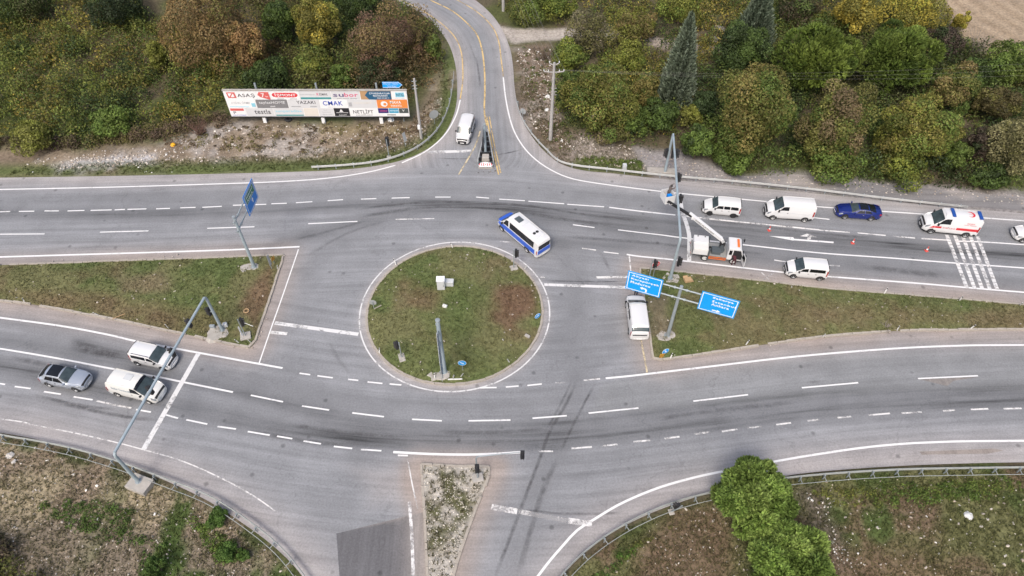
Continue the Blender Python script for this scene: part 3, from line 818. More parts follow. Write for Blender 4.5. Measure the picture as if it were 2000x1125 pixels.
# rubber and oil stains
SC = [.0042]
def stain(pxs, width, a):
    SC[0] += .00006; sz = SC[0]
    P = wpath(pxs, 0, .6)
    V = []; Fc = []; al = []
    n = len(P)
    for i, p in enumerate(P):
        t = P[min(i+1, n-1)]-P[max(i-1, 0)]
        nr = Vector((-t.y, t.x, 0)).normalized()*width/2
        e = min(1, i/3, (n-1-i)/3)
        for k, q in ((-1, 0), (-.4, .8), (0, 1), (.4, .8), (1, 0)):
            V.append((p.x+nr.x*k, p.y+nr.y*k, sz)); al.append(a*q*e)
    for i in range(n-1):
        for k in range(4):
            Fc.append((5*i+k, 5*i+k+1, 5*i+k+6, 5*i+k+5))
    c = np.array(al)[:, None].repeat(3, 1)
    return link('tyre_mark', fast_mesh('tyre_mark', np.array(V), np.array(Fc), M['rubber'], c), road)
for pth, wd, a in [
    ([(1128, 740), (1105, 790), (1075, 840), (1058, 885), (1030, 960), (1000, 1040), (965, 1130)], .40, .55),
    ([(1165, 745), (1140, 790), (1112, 845), (1092, 890)], .34, .5),
    ([(1118, 742), (1092, 795), (1062, 850)], .3, .45),
    ([(1092, 890), (1060, 960), (1030, 1060), (1010, 1130)], .6, .4),
    ([(140, 672), (190, 686), (250, 697)], 1.3, .75), ([(20, 697), (60, 706), (100, 716)], .7, .5),
    ([(930, 395), (1030, 402), (1150, 420), (1260, 432)], .5, .5), ([(700, 408), (820, 396), (930, 395)], .5, .5),
    ([(700, 425), (800, 408), (900, 404), (1000, 412), (1100, 428), (1200, 441)], .7, .45),
    ([(1100, 462), (1250, 473), (1400, 488), (1500, 497)], .6, .4), ([(1680, 520), (1760, 530), (1850, 540)], 1.0, .45),
    ([(560, 472), (640, 452), (720, 430)], .5, .35), ([(600, 500), (680, 455), (760, 430)], .5, .3),
    ([(1370, 430), (1480, 441), (1600, 456), (1700, 465)], .6, .4),
    ([(100, 782), (200, 806), (300, 822)], .5, .6), ([(60, 770), (160, 792), (230, 800)], .4, .5),
    ([(480, 840), (600, 862), (700, 872)], .6, .45), ([(560, 828), (680, 845), (800, 856)], .5, .4), ([(840, 842), (960, 845), (1080, 838)], .6, .35),
    ([(1270, 820), (1400, 802), (1560, 785)], .6, .35), ([(1560, 715), (1590, 714)], .5, .5), ([(1565, 748), (1620, 745)], .7, .4),
    ([(967, 303), (1000, 297), (1026, 290)], .28, .8), ([(845, 308), (880, 310), (935, 310)], .22, .6),
    ([(1060, 548), (1150, 550), (1230, 549)], .22, .6), ([(690, 738), (660, 700), (640, 660)], .5, .2),
    ([(1325, 890), (1332, 905), (1335, 915)], .5, .6), ([(1170, 490), (1185, 515), (1192, 535)], .5, .5), ([(1772, 437), (1782, 445)], .9, .8),
    ([(355, 362), (370, 361)], .4, .9), ([(290, 372), (325, 370)], .5, .7), ([(240, 374), (256, 373)], .5, .5),
    ([(930, 110), (936, 150), (938, 172)], .35, .5), ([(916, 82), (930, 120)], .3, .3), 
    ([(1000, 993), (1100, 1003), (1230, 1002)], .3, .45),
]:
    stain(pth, wd, a)
# old side road behind the guardrail
V, F = tri_region(W2([(1430, 345), (1560, 341), (1700, 356), (1850, 371), (2000, 386), (2500, 425), (2500, 458), (2000, 412), (1850, 400), (1700, 384), (1500, 364)], 3, False), .6)
c = mixc(np.tile(np.array([.20, .195, .20]), (len(V), 1)), sstep(.5, .7, fbm(V[:, 0], V[:, 1], 4, 93)), (.29, .27, .26))
old = link('old_road', fast_mesh('old_road', np.c_[V, np.full(len(V), .004)], F, M['asphalt'], c)); setp(old, kind='structure')
fa = old.data.attributes.new('flow', 'FLOAT_VECTOR', 'POINT'); fa.data.foreach_set('vector', np.c_[V, np.zeros(len(V))].astype(np.float32).ravel())
# ---------------------------------------------------------------- text helper
_tc = {}
def text_mesh(s, bold=0):
    if (s, bold) not in _tc:
        cu = bpy.data.curves.new('lettering', 'FONT'); cu.body = s; cu.align_x = 'CENTER'; cu.align_y = 'CENTER'; cu.extrude = .006; cu.resolution_u = 3; cu.offset = bold; cu.space_character = 1.0+bold*6
        ob = bpy.data.objects.new('lettering', cu)
        COL.objects.link(ob)
        me = bpy.data.meshes.new_from_object(ob.evaluated_get(bpy.context.evaluated_depsgraph_get()))
        bpy.data.objects.remove(ob); bpy.data.curves.remove(cu)
        n = len(me.vertices)
        co = np.zeros(n*3); me.vertices.foreach_get('co', co); co = co.reshape(-1, 3)
        mn = co.min(0); mx = co.max(0)
        co -= np.array([(mn[0]+mx[0])/2, (mn[1]+mx[1])/2, 0]); me.vertices.foreach_set('co', co.ravel())
        _tc[(s, bold)] = (me, mx[0]-mn[0], mx[1]-mn[1])
    return _tc[(s, bold)]
def text(s, wd, ht, loc, mat, parent, M3=None, name='lettering', bold=0):
    """flat lettering wd x ht metres, centred at loc in parent's frame; M3 orients it (default: facing -Y)"""
    me, w0, h0 = text_mesh(s, bold)
    me = me.copy(); me.materials.clear(); me.materials.append(M[mat])
    o = link(name, me, parent)
    R = (M3 if M3 is not None else Matrix.Rotation(pi/2, 3, 'X')).to_4x4()
    o.matrix_local = Matrix.Translation(loc) @ R @ Matrix.Diagonal((wd/w0, ht/h0, .5, 1))
    return o

# ---------------------------------------------------------------- vehicles
class Loft:
    """car body from stations (x, zbottom, zbelt, ztop, half width low, half width belt, half width top, edge radius)"""
    SK = [0, 1, 1.4, 2, 2.6, 3, 3.5, 4, 4.3, 4.65, 5, 5.25, 5.5, 5.75, 6, 6.5, 7]
    def __init__(s, st, smooth=.05):
        st = sorted(st, key=lambda a: -a[0])
        xs = np.array([a[0] for a in st])[::-1]; A = np.array([a[1:] for a in st])[::-1]
        n = int((xs[-1]-xs[0])/.05)+1
        s.x = np.linspace(xs[0], xs[-1], n)
        P = np.stack([np.interp(s.x, xs, A[:, k]) for k in range(A.shape[1])], 1)
        k = max(1, int(round(smooth/.05)))
        ker = np.hanning(2*k+3)[1:-1]; ker /= ker.sum()
        Q = np.stack([np.convolve(np.pad(P[:, j], k, mode='edge'), ker, 'valid') for j in range(P.shape[1])], 1)
        s.P = Q
    def par(s, x):
        return [np.interp(x, s.x, s.P[:, k]) for k in range(s.P.shape[1])]
    def pt(s, x, t):
        """t 0..7 underside centre -> roof centre on +y side, 7..14 mirrored"""
        sg = 1.0
        if t > 7: t = 14-t; sg = -1.0
        zb, zm, zt, wl, wb, wt, r = s.par(x)
        c = [(0, zb), (wl*.86, zb), (wl*.985, zb+.10), (wl, zb+(zm-zb)*.5), (wb, zm), (wt+r*.12, zt-r), (wt-r*.75, zt-.0), (0, zt+.035)]
        i = min(int(t), 6); f = t-i
        y = c[i][0]+(c[i+1][0]-c[i][0])*f; z = c[i][1]+(c[i+1][1]-c[i][1])*f
        if 5 <= t <= 6:   # rounded roof edge
            p0, p1, p2 = c[5], (wt+.0, zt-.0), c[6]
            y = (1-f)**2*p0[0]+2*f*(1-f)*p1[0]+f*f*p2[0]; z = (1-f)**2*p0[1]+2*f*(1-f)*p1[1]+f*f*p2[1]
        if 6 < t: z = zt+.035*(1-(1-f)**2)
        return Vector((float(x), float(y*sg), float(z)))
    def nrm(s, x, t):
        e = .02
        a = s.pt(x+e, t)-s.pt(x-e, t); b = s.pt(x, min(t+e, 13.99))-s.pt(x, max(t-e, .01))
        n = a.cross(b)
        if n.length < 1e-9: return Vector((0, 0, 1))
        n.normalize()
        p = s.pt(x, t); c = Vector((p.x, 0, .7))
        return n if n.dot(p-c) > 0 or n.z > .5 else -n
    def body(s, name, mat, parent):
        ks = s.SK+[14-k for k in reversed(s.SK[:-1])]
        V = []; F = []
        m = len(ks)-1
        for x in s.x:
            for t in ks[:-1]: V.append(s.pt(x, t))
        for i in range(len(s.x)-1):
            for k in range(m):
                F.append((i*m+k, i*m+(k+1) % m, (i+1)*m+(k+1) % m, (i+1)*m+k))
        F.append(tuple(range(m))); F.append(tuple(range((len(s.x)-1)*m, len(s.x)*m)))
        b = MB(); b.add(V, F)
        return b.build(name, mat, parent, True, angle=38)
    def patch(s, name, cor, mat, parent, off=.012, nx=6, ns=4, th=.03):
        """panel over the body surface: corners (x,t) in order a,b,c,d"""
        V = []; F = []
        a, b, c, d = cor
        for i in range(nx+1):
            for j in range(ns+1):
                u, v = i/nx, j/ns
                x = (a[0]*(1-u)+b[0]*u)*(1-v)+(d[0]*(1-u)+c[0]*u)*v
                t = (a[1]*(1-u)+b[1]*u)*(1-v)+(d[1]*(1-u)+c[1]*u)*v
                n = s.nrm(x, t)
                V.append(s.pt(x, t)+n*off)
        w_ = ns+1
        for i in range(nx):
            for j in range(ns):
                F.append((i*w_+j, (i+1)*w_+j, (i+1)*w_+j+1, i*w_+j+1))
        per = [(i, 0) for i in range(nx)]+[(nx, j) for j in range(ns)]+[(i, ns) for i in range(nx, 0, -1)]+[(0, j) for j in range(ns, 0, -1)]
        k0 = len(V)
        for i, j in per:
            u, v = i/nx, j/ns
            x = (a[0]*(1-u)+b[0]*u)*(1-v)+(d[0]*(1-u)+c[0]*u)*v
            t = (a[1]*(1-u)+b[1]*u)*(1-v)+(d[1]*(1-u)+c[1]*u)*v
            V.append(s.pt(x, t)+s.nrm(x, t)*(off-th))
        for q in range(len(per)):
            i, j = per[q]; i2, j2 = per[(q+1) % len(per)]
            F.append((i*w_+j, k0+q, k0+(q+1) % len(per), i2*w_+j2))
        bb = MB(); bb.add(V, F)
        return bb.build(name, mat, parent, True, angle=50)

def wheel(parent, x, y, r, side, rim='rim', wd=.22):
    R = Matrix.Translation((x, y, r)) @ Matrix.Rotation(-pi/2*side, 4, 'X')
    b = MB(); b.lathe([(r*.62, -wd*.5), (r*.95, -wd*.5), (r, -wd*.36), (r, wd*.36), (r*.95, wd*.5), (r*.66, wd*.5), (r*.6, wd*.3)], 20, R)
    t = b.build('wheel', M['tyre'], parent, True)
    b = MB(); b.lathe([(r*.64, wd*.1), (r*.66, wd*.47), (r*.58, wd*.46), (r*.52, wd*.30), (r*.20, wd*.38), (r*.16, wd*.44), (0.001, wd*.45)], 20, R)
    b.build('rim', M[rim], t, True)
    return t
def arch(parent, x, y, r, side):
    R = Matrix.Translation((x, y, r)) @ Matrix.Rotation(-pi/2*side, 4, 'X')
    b = MB(); n = 16
    V = []; F = []
    for z in (-.12, .006):
        for k in range(n+1):
            q = pi*k/n*1.12-pi*.06
            V.append(R @ Vector((r*1.24*cos(q)*(1), -r*1.24*sin(q) if side > 0 else r*1.24*sin(q), z)))
    m = n+1
    for k in range(n): F.append((k, k+1, m+k+1, m+k))
    F.append(tuple(range(m, 2*m))); F.append(tuple(range(m)))
    b.add(V, F)
    return b.build('wheel_arch', M['black'], parent)

def fit(t, front_px, rear_px, side, hw, r, fx, rx):
    """place a vehicle so that its visible wheel hubs stand at the two pixels; side=+1 left wheels visible"""
    A, B = at(*front_px, r), at(*rear_px, r)
    d = (A-B); rz = math.atan2(d.y, d.x)
    mid = (A+B)/2
    mid.z = 0
    off = Vector((-(fx+rx)/2, -side*hw, 0)); off.rotate(Euler((0, 0, rz)))
    t.location = mid+off
    t.rotation_euler = (0, 0, rz)

def car(label, cat, group, st, paint, cfg, name):
    t = thing(name, label, cat, group=group)
    L = Loft(st, cfg.get('smooth', .12))
    mp = M[paint]
    L.body('body', mp, t)
    gl = M[cfg.get('side_glass', 'glass_tint')]
    ws = cfg['ws']                                    # windscreen: x cowl, x header
    e = cfg.get('wt', 5.35)
    L.patch('windscreen', [(ws[0], 4.72), (ws[1], e), (ws[1], 14-e), (ws[0], 14-4.72)], M['screen_glass'], t, .012, 6, 10)
    if cfg.get('rwmat'): gl_r = M['screen_glass']
    else: gl_r = gl
    if 'rw' in cfg:
        rw = cfg['rw']
        L.patch('rear_window', [(rw[0], e), (rw[1], rw[2]), (rw[1], 14-rw[2]), (rw[0], 14-e)], gl_r, t, .012, 5, 8)
    for sg in (1, -1):
        m_ = (lambda v: v) if sg > 0 else (lambda v: 14-v)
        for wn in cfg['win']:                          # x front-bottom, x front-top, x rear-top, x rear-bottom
            L.patch('window', [(wn[0], m_(4.12)), (wn[3], m_(4.12)), (wn[2], m_(4.9)), (wn[1], m_(4.9))], gl, t, .010, 6, 3)
        for dn in cfg.get('doors', []):
            d_ = L.patch('door', [(dn[0], m_(1.9)), (dn[1], m_(1.9)), (dn[1], m_(3.98)), (dn[0], m_(3.98))], mp, t, .012, 8, 6)
            q = L.pt(dn[1]+.12, m_(3.55)); b = MB(); b.box((q.x, q.y+sg*.02, q.z), (.16, .03, .035)); b.build('door_handle', M[cfg.get('handle', 'black')], d_)
        # lamps
        hx = cfg['hx']; hl = cfg.get('hl', (.38, .02, 3.2, 4.3))
        L.patch('headlight', [(hx-hl[1], m_(hl[2])), (hx-hl[0], m_(hl[2]+.35)), (hx-hl[0], m_(hl[3])), (hx-hl[1], m_(hl[3]))], M['lamp'], t, .014, 4, 3)
        tx = cfg['tx']; tl = cfg.get('tl', (.03, .20, 3.0, 4.2))
        L.patch('tail_light', [(tx+tl[1], m_(tl[2])), (tx+tl[0], m_(tl[2])), (tx+tl[0], m_(tl[3])), (tx+tl[1], m_(tl[3]))], M['red_lamp'], t, .014, 3, 3)
        q = L.pt(cfg['mx'], m_(4.15)); b = MB()
        b.box((q.x, q.y+sg*.13, q.z+.05), (.13, .22, .17 if cfg.get('bigm') is None else .28), Matrix.Rotation(.15*sg, 3, 'Z')); b.box((q.x, q.y+sg*.02, q.z-.02), (.06, .12, .05))
        b.build('wing_mirror', M[cfg.get('mirror', 'black')], t, bevel=.025)
        if cfg.get('sill', 1):
            L.patch('side_trim', [(cfg['fx']-.45, m_(1.25)), (cfg['rx']+.45, m_(1.25)), (cfg['rx']+.45, m_(2.12)), (cfg['fx']-.45, m_(2.12))], M[cfg.get('trim', 'black')], t, .016, 6, 2)
        for x_, nm in ((cfg['fx'], 0), (cfg['rx'], 1)):
            hwid = L.pt(x_, m_(2.6)).y
            arch(t, x_, hwid+sg*.004, cfg['r'], sg)
            wheel(t, x_, hwid-sg*.075, cfg['r'], sg, cfg.get('rim', 'rim'))
        if cfg.get('rails'):
            ra = cfg['rails']; zt = L.par((ra[0]+ra[1])/2)[2]
            b = MB(); y_ = L.pt((ra[0]+ra[1])/2, m_(5.8)).y
            b.tube([(ra[0], y_, L.par(ra[0])[2]), (ra[0]-.12, y_, zt+.06), (ra[1]+.12, y_, zt+.06), (ra[1], y_, L.par(ra[1])[2])], .022, 6)
            b.build('roof_rail', M['black'], t, True)
    b = MB(); b.box(((cfg['hx']+cfg['tx'])/2, 0, .21), (cfg['hx']-cfg['tx']-.5, 2*L.par(0)[3]-.34, .2)); b.build('underbody', M['black'], t)  # plain black slab added under the car to deepen its contact shade
    fb = cfg['hx']
    L.patch('front_bumper', [(fb-.42, 1.2), (fb-.42, 2.75), (fb-.06, 2.9), (fb-.06, 1.2)], M[cfg.get('bump', 'black')], t, .018, 4, 4) if False else None
    zb = L.par(fb-.02)[0]; wl = L.par(fb-.1)[3]
    b = MB()
    P = [(fb-.55, wl*1.0+.05), (fb-.16, wl*.98+.05), (fb+.10, wl*.60), (fb+.14, 0), (fb+.10, -wl*.60), (fb-.16, -wl*.98-.05), (fb-.55, -wl-.05)]
    Q = [(p[0]-.25 if abs(p[1]) < wl*.9 else p[0], p[1]*.85) for p in P]
    b.prism(P+list(reversed(Q)), zb-.03, zb+cfg.get('bh', .40))
    b.build('front_bumper', M[cfg.get('bump', 'black')], t, bevel=.03)
    rb = cfg['tx']; zb2 = L.par(rb+.05)[0]; wl2 = L.par(rb+.15)[3]
    b = MB()
    P = [(rb+.4, wl2+.02), (rb+.1, wl2*.97+.02), (rb-.06, wl2*.6), (rb-.07, 0), (rb-.06, -wl2*.6), (rb+.1, -wl2*.97-.02), (rb+.4, -wl2-.02)]
    Q = [(p[0]+.22 if abs(p[1]) < wl2*.9 else p[0], p[1]*.85) for p in P]
    b.prism(P+list(reversed(Q)), zb2-.02, zb2+cfg.get('bh', .26))
    b.build('rear_bumper', M[cfg.get('bump', 'black')], t, bevel=.03)
    b = MB(); b.box((fb+.145, 0, zb+.16), (.02, .5, .11)); b.build('number_plate', M['plate'], t)
    b = MB(); b.box((rb-.085, 0, zb2+.16), (.02, .5, .11)); b.build('number_plate', M['plate'], t)
    ga = cfg['hx']+.06
    L.patch('grille', [(ga-.17, 5.1), (ga-.03, 4.5), (ga-.03, 9.5), (ga-.17, 8.9)], M['black'], t, .016, 4, 8)
    t['L'] = 0; del t['L']
    return t, L

def van_st(l, w, h, hood, zc, xc, xh, zbelt, nose=.62, rear=.0, top=.88, zb=.22):
    """front at +l/2: nose height, hood zc at cowl xc, header xh"""
    a = l/2; hw = w/2
    return [
        (a, .32, nose-.12, nose, hw*.70, hw*.66, hw*.60, .05),
        (a-.12, zb+.04, nose+.08, nose+.16, hw*.88, hw*.84, hw*.74, .06),
        (a-.35, zb, zc-.16, zc-.10, hw*.97, hw*.92, hw*.80, .06),
        (xc+.03, zb, zbelt, zc, hw, hw*.97, hw*.86, .07),
        (xc-.02, zb, zbelt, zc+.04, hw, hw*.97, hw*.86, .07),
        (xh, zb, zbelt+.02, h-.04, hw, hw*.98, hw*top, .10),
        (xh-.5, zb, zbelt+.02, h, hw, hw*.985, hw*top, .10),
        (-a+.5, zb, zbelt+.02, h, hw, hw*.985, hw*top, .10),
        (-a+.18+rear, zb, zbelt+.02, h-.05, hw*.99, hw*.97, hw*(top-.01), .10),
        (-a+.06, zb+.03, zbelt, zbelt+.12+(h-zbelt)*(.85 if rear < .1 else .35), hw*.96, hw*.94, hw*(top-.02), .08),
        (-a, .34, zbelt-.06, zbelt+(h-zbelt)*(.75 if rear < .1 else .1), hw*.93, hw*.90, hw*(top-.06), .08)]

def mpv(label, l, w, h, group, paint='white', wheels=None, side=1, tall=.0, **kw):
    a = l/2
    xc = a-kw.pop('hood', .95); xh = xc-kw.pop('rake', .72)
    st = van_st(l, w, h, 0, kw.pop('zc', 1.08), xc, xh, kw.pop('zbelt', 1.08), .70, rear=kw.pop('slope', 0))
    fx = a-kw.pop('fo', .80); rx = -a+kw.pop('ro', .72)
    cfg = dict(ws=(xc-.02, xh+.06), win=[(xc-.28, xh+.02, xh-.52, xh-.55), (xh-.64, xh-.61, xh-1.28, xh-1.30), (xh-1.38, xh-1.37, -a+.36, -a+.30)],
               doors=[(xc-.12, xh-.58), (xh-.62, xh-1.34)], hx=a-.06, tx=-a+.03, tl=(.02, .16, 3.1, 4.6), mx=xc-.28, fx=fx, rx=rx, r=.32, hl=(.50, .10, 3.35, 4.4), grille=(.56, .72), gx=-.03)
    cfg.update(kw)
    t, L = car(label, 'van' if cfg.get('cat') is None else cfg['cat'], group, st, paint, cfg, cfg.get('name', 'minivan'))
    if wheels: fit(t, wheels[0], wheels[1], side, w/2-.02, .32, fx, rx)
    # tailgate with window
    b = MB()
    tg = L.patch('tailgate', [(-a+.10, 5.1), (-a+.03, 4.1), (-a+.03, 9.9), (-a+.10, 8.9)], M[cfg.get('tail_mat', 'glass_tint')], t, .02, 5, 6) if cfg.get('tailwin', 1) else None
    return t, L

GV = 'white vans and people carriers at the junction'
# white people carrier facing the signal on the right, with three side windows
mpv('white boxy minivan with three dark side windows waiting under the worker in the raised basket', 4.15, 1.76, 1.68, GV, wheels=((1387.5, 417), (1430.5, 421.5)), side=1, fo=.86, ro=.70, rim='black', hood=1.0, rake=.62)
mpv('white rounded minivan on the inner lane close to the grassy median behind the lift truck', 4.12, 1.78, 1.70, GV, wheels=((1549.5, 540), (1601, 544.5)), side=1, hood=.85, rake=.82, fo=.80, ro=.66, win=[(.90, .60, .05, .02), (-.10, -.12, -1.66, -1.72)], bump='black')
mpv('white minivan with black roof rails waiting under the left signal gantry nearest the median', 4.1, 1.78, 1.66, GV, wheels=((318.5, 721), (267.5, 709.5)), side=-1, hood=1.0, rake=.85, fo=.80, ro=.66, rails=(.2, -1.6), win=[(.78, .44, -.08, -.11), (-.20, -.22, -1.66, -1.74)], bump='white', bh=.2, mirror='black')
t, L = mpv('white minivan driving down the side road beside the yellow centre line', 4.3, 1.80, 1.80, GV, wheels=None, hood=.98, rake=.62)
A, B = at(903, 279, .3), at(914, 238, .3)
d = at(902.5, 284)-at(917, 236); t.rotation_euler = (0, 0, math.atan2(d.y, d.x)-.0)
t.location = at(909.3, 263.5, .0)
t, L = mpv('white car cut off by the right edge of the picture', 4.4, 1.8, 1.55, 'x', hood=1.05, rake=.85, zc=.98, zbelt=.98, name='white_car', cat='car', bump='white', bh=.2, win=[(.85, .52, -.12, -.15), (-.24, -.26, -1.1, -1.25)])
del t['group']
fit(t, (1998, 470), (2050, 474), 1, .88, .3, 1.4, -1.45)
# rear-on white van parked beside the median
t, L = mpv('white van parked beside the median under the large blue sign, tailgate toward the bottom', 5.2, 1.88, 1.86, GV, hood=1.0, rake=.85, zc=1.15, zbelt=1.15, ro=.95, fo=.95, tailwin=0, bump='white', bh=.22, slope=.30, rw=(-2.25, -2.52, 5.15), rwmat=1, win=[(1.3, .95, .3, .28), (.15, .13, -1.0, -1.02)])
d = at(1240.5, 588, .3)-at(1248.5, 655, .3)
t.rotation_euler = (0, 0, math.atan2(d.y, d.x)); t.location = at(1242.3, 625, 0.0)
b = MB(); b.box((-2.62, 0, .98), (.10, 1.4, .08)); b.build('tailgate_handle', M['black'], t, bevel=.02)
b = MB(); b.box((.55, 0, 1.92), (.16, 1.46, .05)); b.build('roof_bar', M['cab_grey'], t, bevel=.02)

# big white panel van on the right
a = 2.6
st = van_st(5.2, 1.95, 2.15, 0, 1.30, a-.80, a-1.72, 1.42, .85, top=.86, zb=.28)
t, L = car('tall white panel van with blank sides waiting behind the first minivan', 'van', GV, st, 'white', dict(ws=(a-.82, a-1.66), win=[(a-1.15, a-1.62, a-2.25, a-2.28)], doors=[(a-.95, a-2.34)], hx=a-.05, tx=-a+.03, mx=a-1.2, fx=a-.85, rx=-a+.88, r=.34, bigm=1, rim='steel_rim', grille=(.62, .82), hl=(.42, .08, 3.4, 4.3)), 'panel_van')
fit(t, (1509.5, 425.5), (1571.5, 430), 1, .97, .34, a-.85, -a+.88)
b = MB()
for sg in (1, -1):
    q0, q1 = L.pt(a-2.5, 3.6 if sg > 0 else 10.4), L.pt(-a+.3, 3.6 if sg > 0 else 10.4)
    b.box(((q0.x+q1.x)/2, q0.y+sg*.012, q0.z), (q0.x-q1.x, .03, .03))
b.build('slide_rail', M['cab_grey'], t)

# cream delivery van with lettering, left
a = 2.5
st = van_st(5.0, 1.92, 1.98, 0, 1.15, a-.95, a-1.85, 1.2, .75, rear=.12, top=.84)
t, L = car('cream white delivery van with green lettering on its side stopped by the portal beam', 'van', GV, st, 'cream', dict(ws=(a-.97, a-1.78), win=[(a-1.25, a-1.72, a-2.3, a-2.34)], doors=[(a-1.05, a-2.4)], hx=a-.06, tx=-a+.03, mx=a-1.25, fx=a-.92, rx=-a+.95, r=.33, rim='steel_rim', bump='cab_grey', grille=(.60, .78)), 'delivery_van')
fit(t, (291, 785.5), (228.5, 770.5), -1, .95, .33, a-.92, -a+.95)
p = L.pt(-.75, 14-4.25); n = L.nrm(-.75, 14-4.25)
zx = Vector((1, 0, 0)); n = Vector((0, n.y, n.z)).normalized(); yy = n.cross(zx)
R = Matrix((zx, yy, n)).transposed()
text('Bulut Termoelk', 2.0, .26, p+n*.02, 'grey_green' if 'grey_green' in M else 'galv_blue', t, R)
b = MB(); b.box((-.4, .12, 2.03), (.75, .62, .06)); b.build('roof_hatch', M['cab_grey'], t, bevel=.02)
b = MB(); q = L.par(a-1.9); b.box((a-1.94, 0, 1.99), (.10, 1.45, .05)); 
L.patch('roof_visor', [(a-1.62, 5.3), (a-1.85, 5.5), (a-1.85, 8.5), (a-1.62, 8.7)], M['glass_tint'], t, .03, 2, 6)

# ambulance
a = 2.82
st = van_st(5.64, 2.0, 2.45, 0, 1.34, a-.85, a-1.85, 1.45, .9, top=.84, zb=.30)
amb, L = car('white ambulance with red side stripe and two blue roof light bars', 'ambulance', None, st, 'white', dict(ws=(a-.87, a-1.66), win=[(a-1.15, a-1.6, a-2.4, a-2.45)], doors=[(a-1.0, a-2.5)], hx=a-.05, tx=-a+.03, mx=a-1.22, fx=a-.95, rx=-a+1.1, r=.36, bigm=1, grille=(.62, 1.0), hl=(.5, .1, 3.4, 4.3)), 'ambulance')
fit(amb, (1818.5, 452), (1885.5, 459.5), 1, 1.0, .36, a-.95, -a+1.1)
for sg in (1, -1):
    m_ = (lambda v: v) if sg > 0 else (lambda v: 14-v)
    L.patch('red_stripe', [(a-.55, m_(3.15)), (-a+.12, m_(3.15)), (-a+.12, m_(3.75)), (a-.85, m_(3.55))], M['sign_red'], amb, .016, 10, 2)
    L.patch('side_window', [(-.1, m_(4.3)), (-1.0, m_(4.3)), (-1.0, m_(4.75)), (-.1, m_(4.75))], M['white'], amb, .008, 3, 2)
for xx, w_ in ((a-2.55, 1.3), (-a+.32, 1.25)):
    b = MB(); b.box((xx, 0, 2.53), (.36, w_, .14)); b.build('light_bar', M['blue_lamp'], amb, bevel=.05)
b = MB(); b.box((a-1.95, .25, 2.45), (.3, .5, .12), Matrix.Rotation(.1, 3, 'Y')); b.build('roof_vent', M['white'], amb, bevel=.04)
# red crescent emblem on the roof
b = MB(); P = []
for k in range(25):
    q = radians(55+250*k/24)+pi; P.append((.42*cos(q), .42*sin(q)))
for k in range(25):
    q = radians(305-250*k/24)+pi; P.append((-.12+.34*cos(q)*.98, .34*sin(q)))
P = [(p[0], p[1]) for p in P]
n = 25
b.add([(p[0], p[1], z) for z in (0, .012) for p in P], [(i, i+1, 2*n-2-i, 2*n-1-i) for i in range(n-1)]+[(50+i, 50+i+1, 50+2*n-2-i, 50+2*n-1-i) for i in range(n-1)]+[(i, (i+1) % 50, 50+(i+1) % 50, 50+i) for i in range(50)])
o = b.build('crescent_emblem', M['sign_red'], amb); o.location = (-a+1.25, 0, 2.487); o.rotation_euler = (0, 0, pi)
text('112', .3, .18, (-a+1.25, 0, 2.505), 'sign_red', amb, Matrix.Rotation(pi, 3, 'Z'))
for i, (s_, zt, w_) in enumerate([('SAKARYA', 4.55, .8), ('112 ACİL AMBULANS', 4.35, 1.25)]):
    p = L.pt(-1.6, zt); n = L.nrm(-1.6, zt); n = Vector((0, n.y, n.z)).normalized(); xx = Vector((-1, 0, 0)); R = Matrix((xx, n.cross(xx), n)).transposed()
    text(s_, w_, .13, p+n*.02, 'sign_red', amb, R)
p = L.pt(.35, 3.38); n = L.nrm(.35, 3.38); n = Vector((0, n.y, n.z)).normalized(); R = Matrix((xx, n.cross(xx), n)).transposed()
b = MB(); b.box((.35, p.y+.015, p.z), (1.5, .015, .34)); b.build('door_panel', M['white'], amb)
text('AMBULANS', 1.3, .2, (.35, p.y+.03, p.z), 'sign_red', amb, Matrix((Vector((-1, 0, 0)), Vector((0, 0, 1)), Vector((0, 1, 0)))).transposed())

# blue fastback saloon
a = 2.4; hw = .9
st = [(a, .34, .58, .62, hw*.62, hw*.58, hw*.5, .05), (a-.15, .22, .66, .74, hw*.86, hw*.8, hw*.68, .06), (a-.5, .2, .78, .88, hw*.97, hw*.92, hw*.76, .06),
      (.92, .18, .90, 1.0, hw, hw*.96, hw*.8, .06), (.86, .18, .92, 1.02, hw, hw*.96, hw*.8, .06), (.12, .18, .93, 1.33, hw, hw*.97, hw*.64, .12), (-.5, .18, .95, 1.36, hw, hw*.97, hw*.64, .12), (-.9, .18, .97, 1.33, hw, hw*.97, hw*.64, .12),
      (-1.75, .2, 1.0, 1.12, hw*.99, hw*.95, hw*.70, .07), (-2.05, .22, .98, 1.05, hw*.96, hw*.9, hw*.70, .06), (-a+.08, .28, .92, 1.02, hw*.86, hw*.82, hw*.68, .06), (-a, .40, .85, .92, hw*.78, hw*.74, hw*.62, .05)]
t, L = car('dark blue fastback saloon with black glass roof between the tall van and the ambulance', 'car', None, st, 'blue_car', dict(ws=(.90, .18), win=[(.55, .08, -.42, -.45), (-.52, -.50, -1.02, -1.30)], rw=(-.98, -1.70, 5.0), doors=[(.72, -.46), (-.50, -1.35)], hx=a-.06, tx=-a+.05, tl=(.02, .25, 3.5, 4.3), mx=.62, fx=a-.88, rx=-a+1.08, r=.335, hl=(.5, .12, 3.5, 4.5), bump='blue_car', bh=.2, trim='blue_car', mirror='blue_car', grille=(.42, .6), gx=.0, handle='rim'), 'fastback_car')
fit(t, (1651.5, 424.3), (1699.7, 427.6), 1, hw, .335, a-.88, -a+1.08)
L.patch('roof_glass', [(.05, 5.65), (-.85, 5.65), (-.85, 8.35), (.05, 8.35)], M['glass_tint'], t, .010, 5, 6)
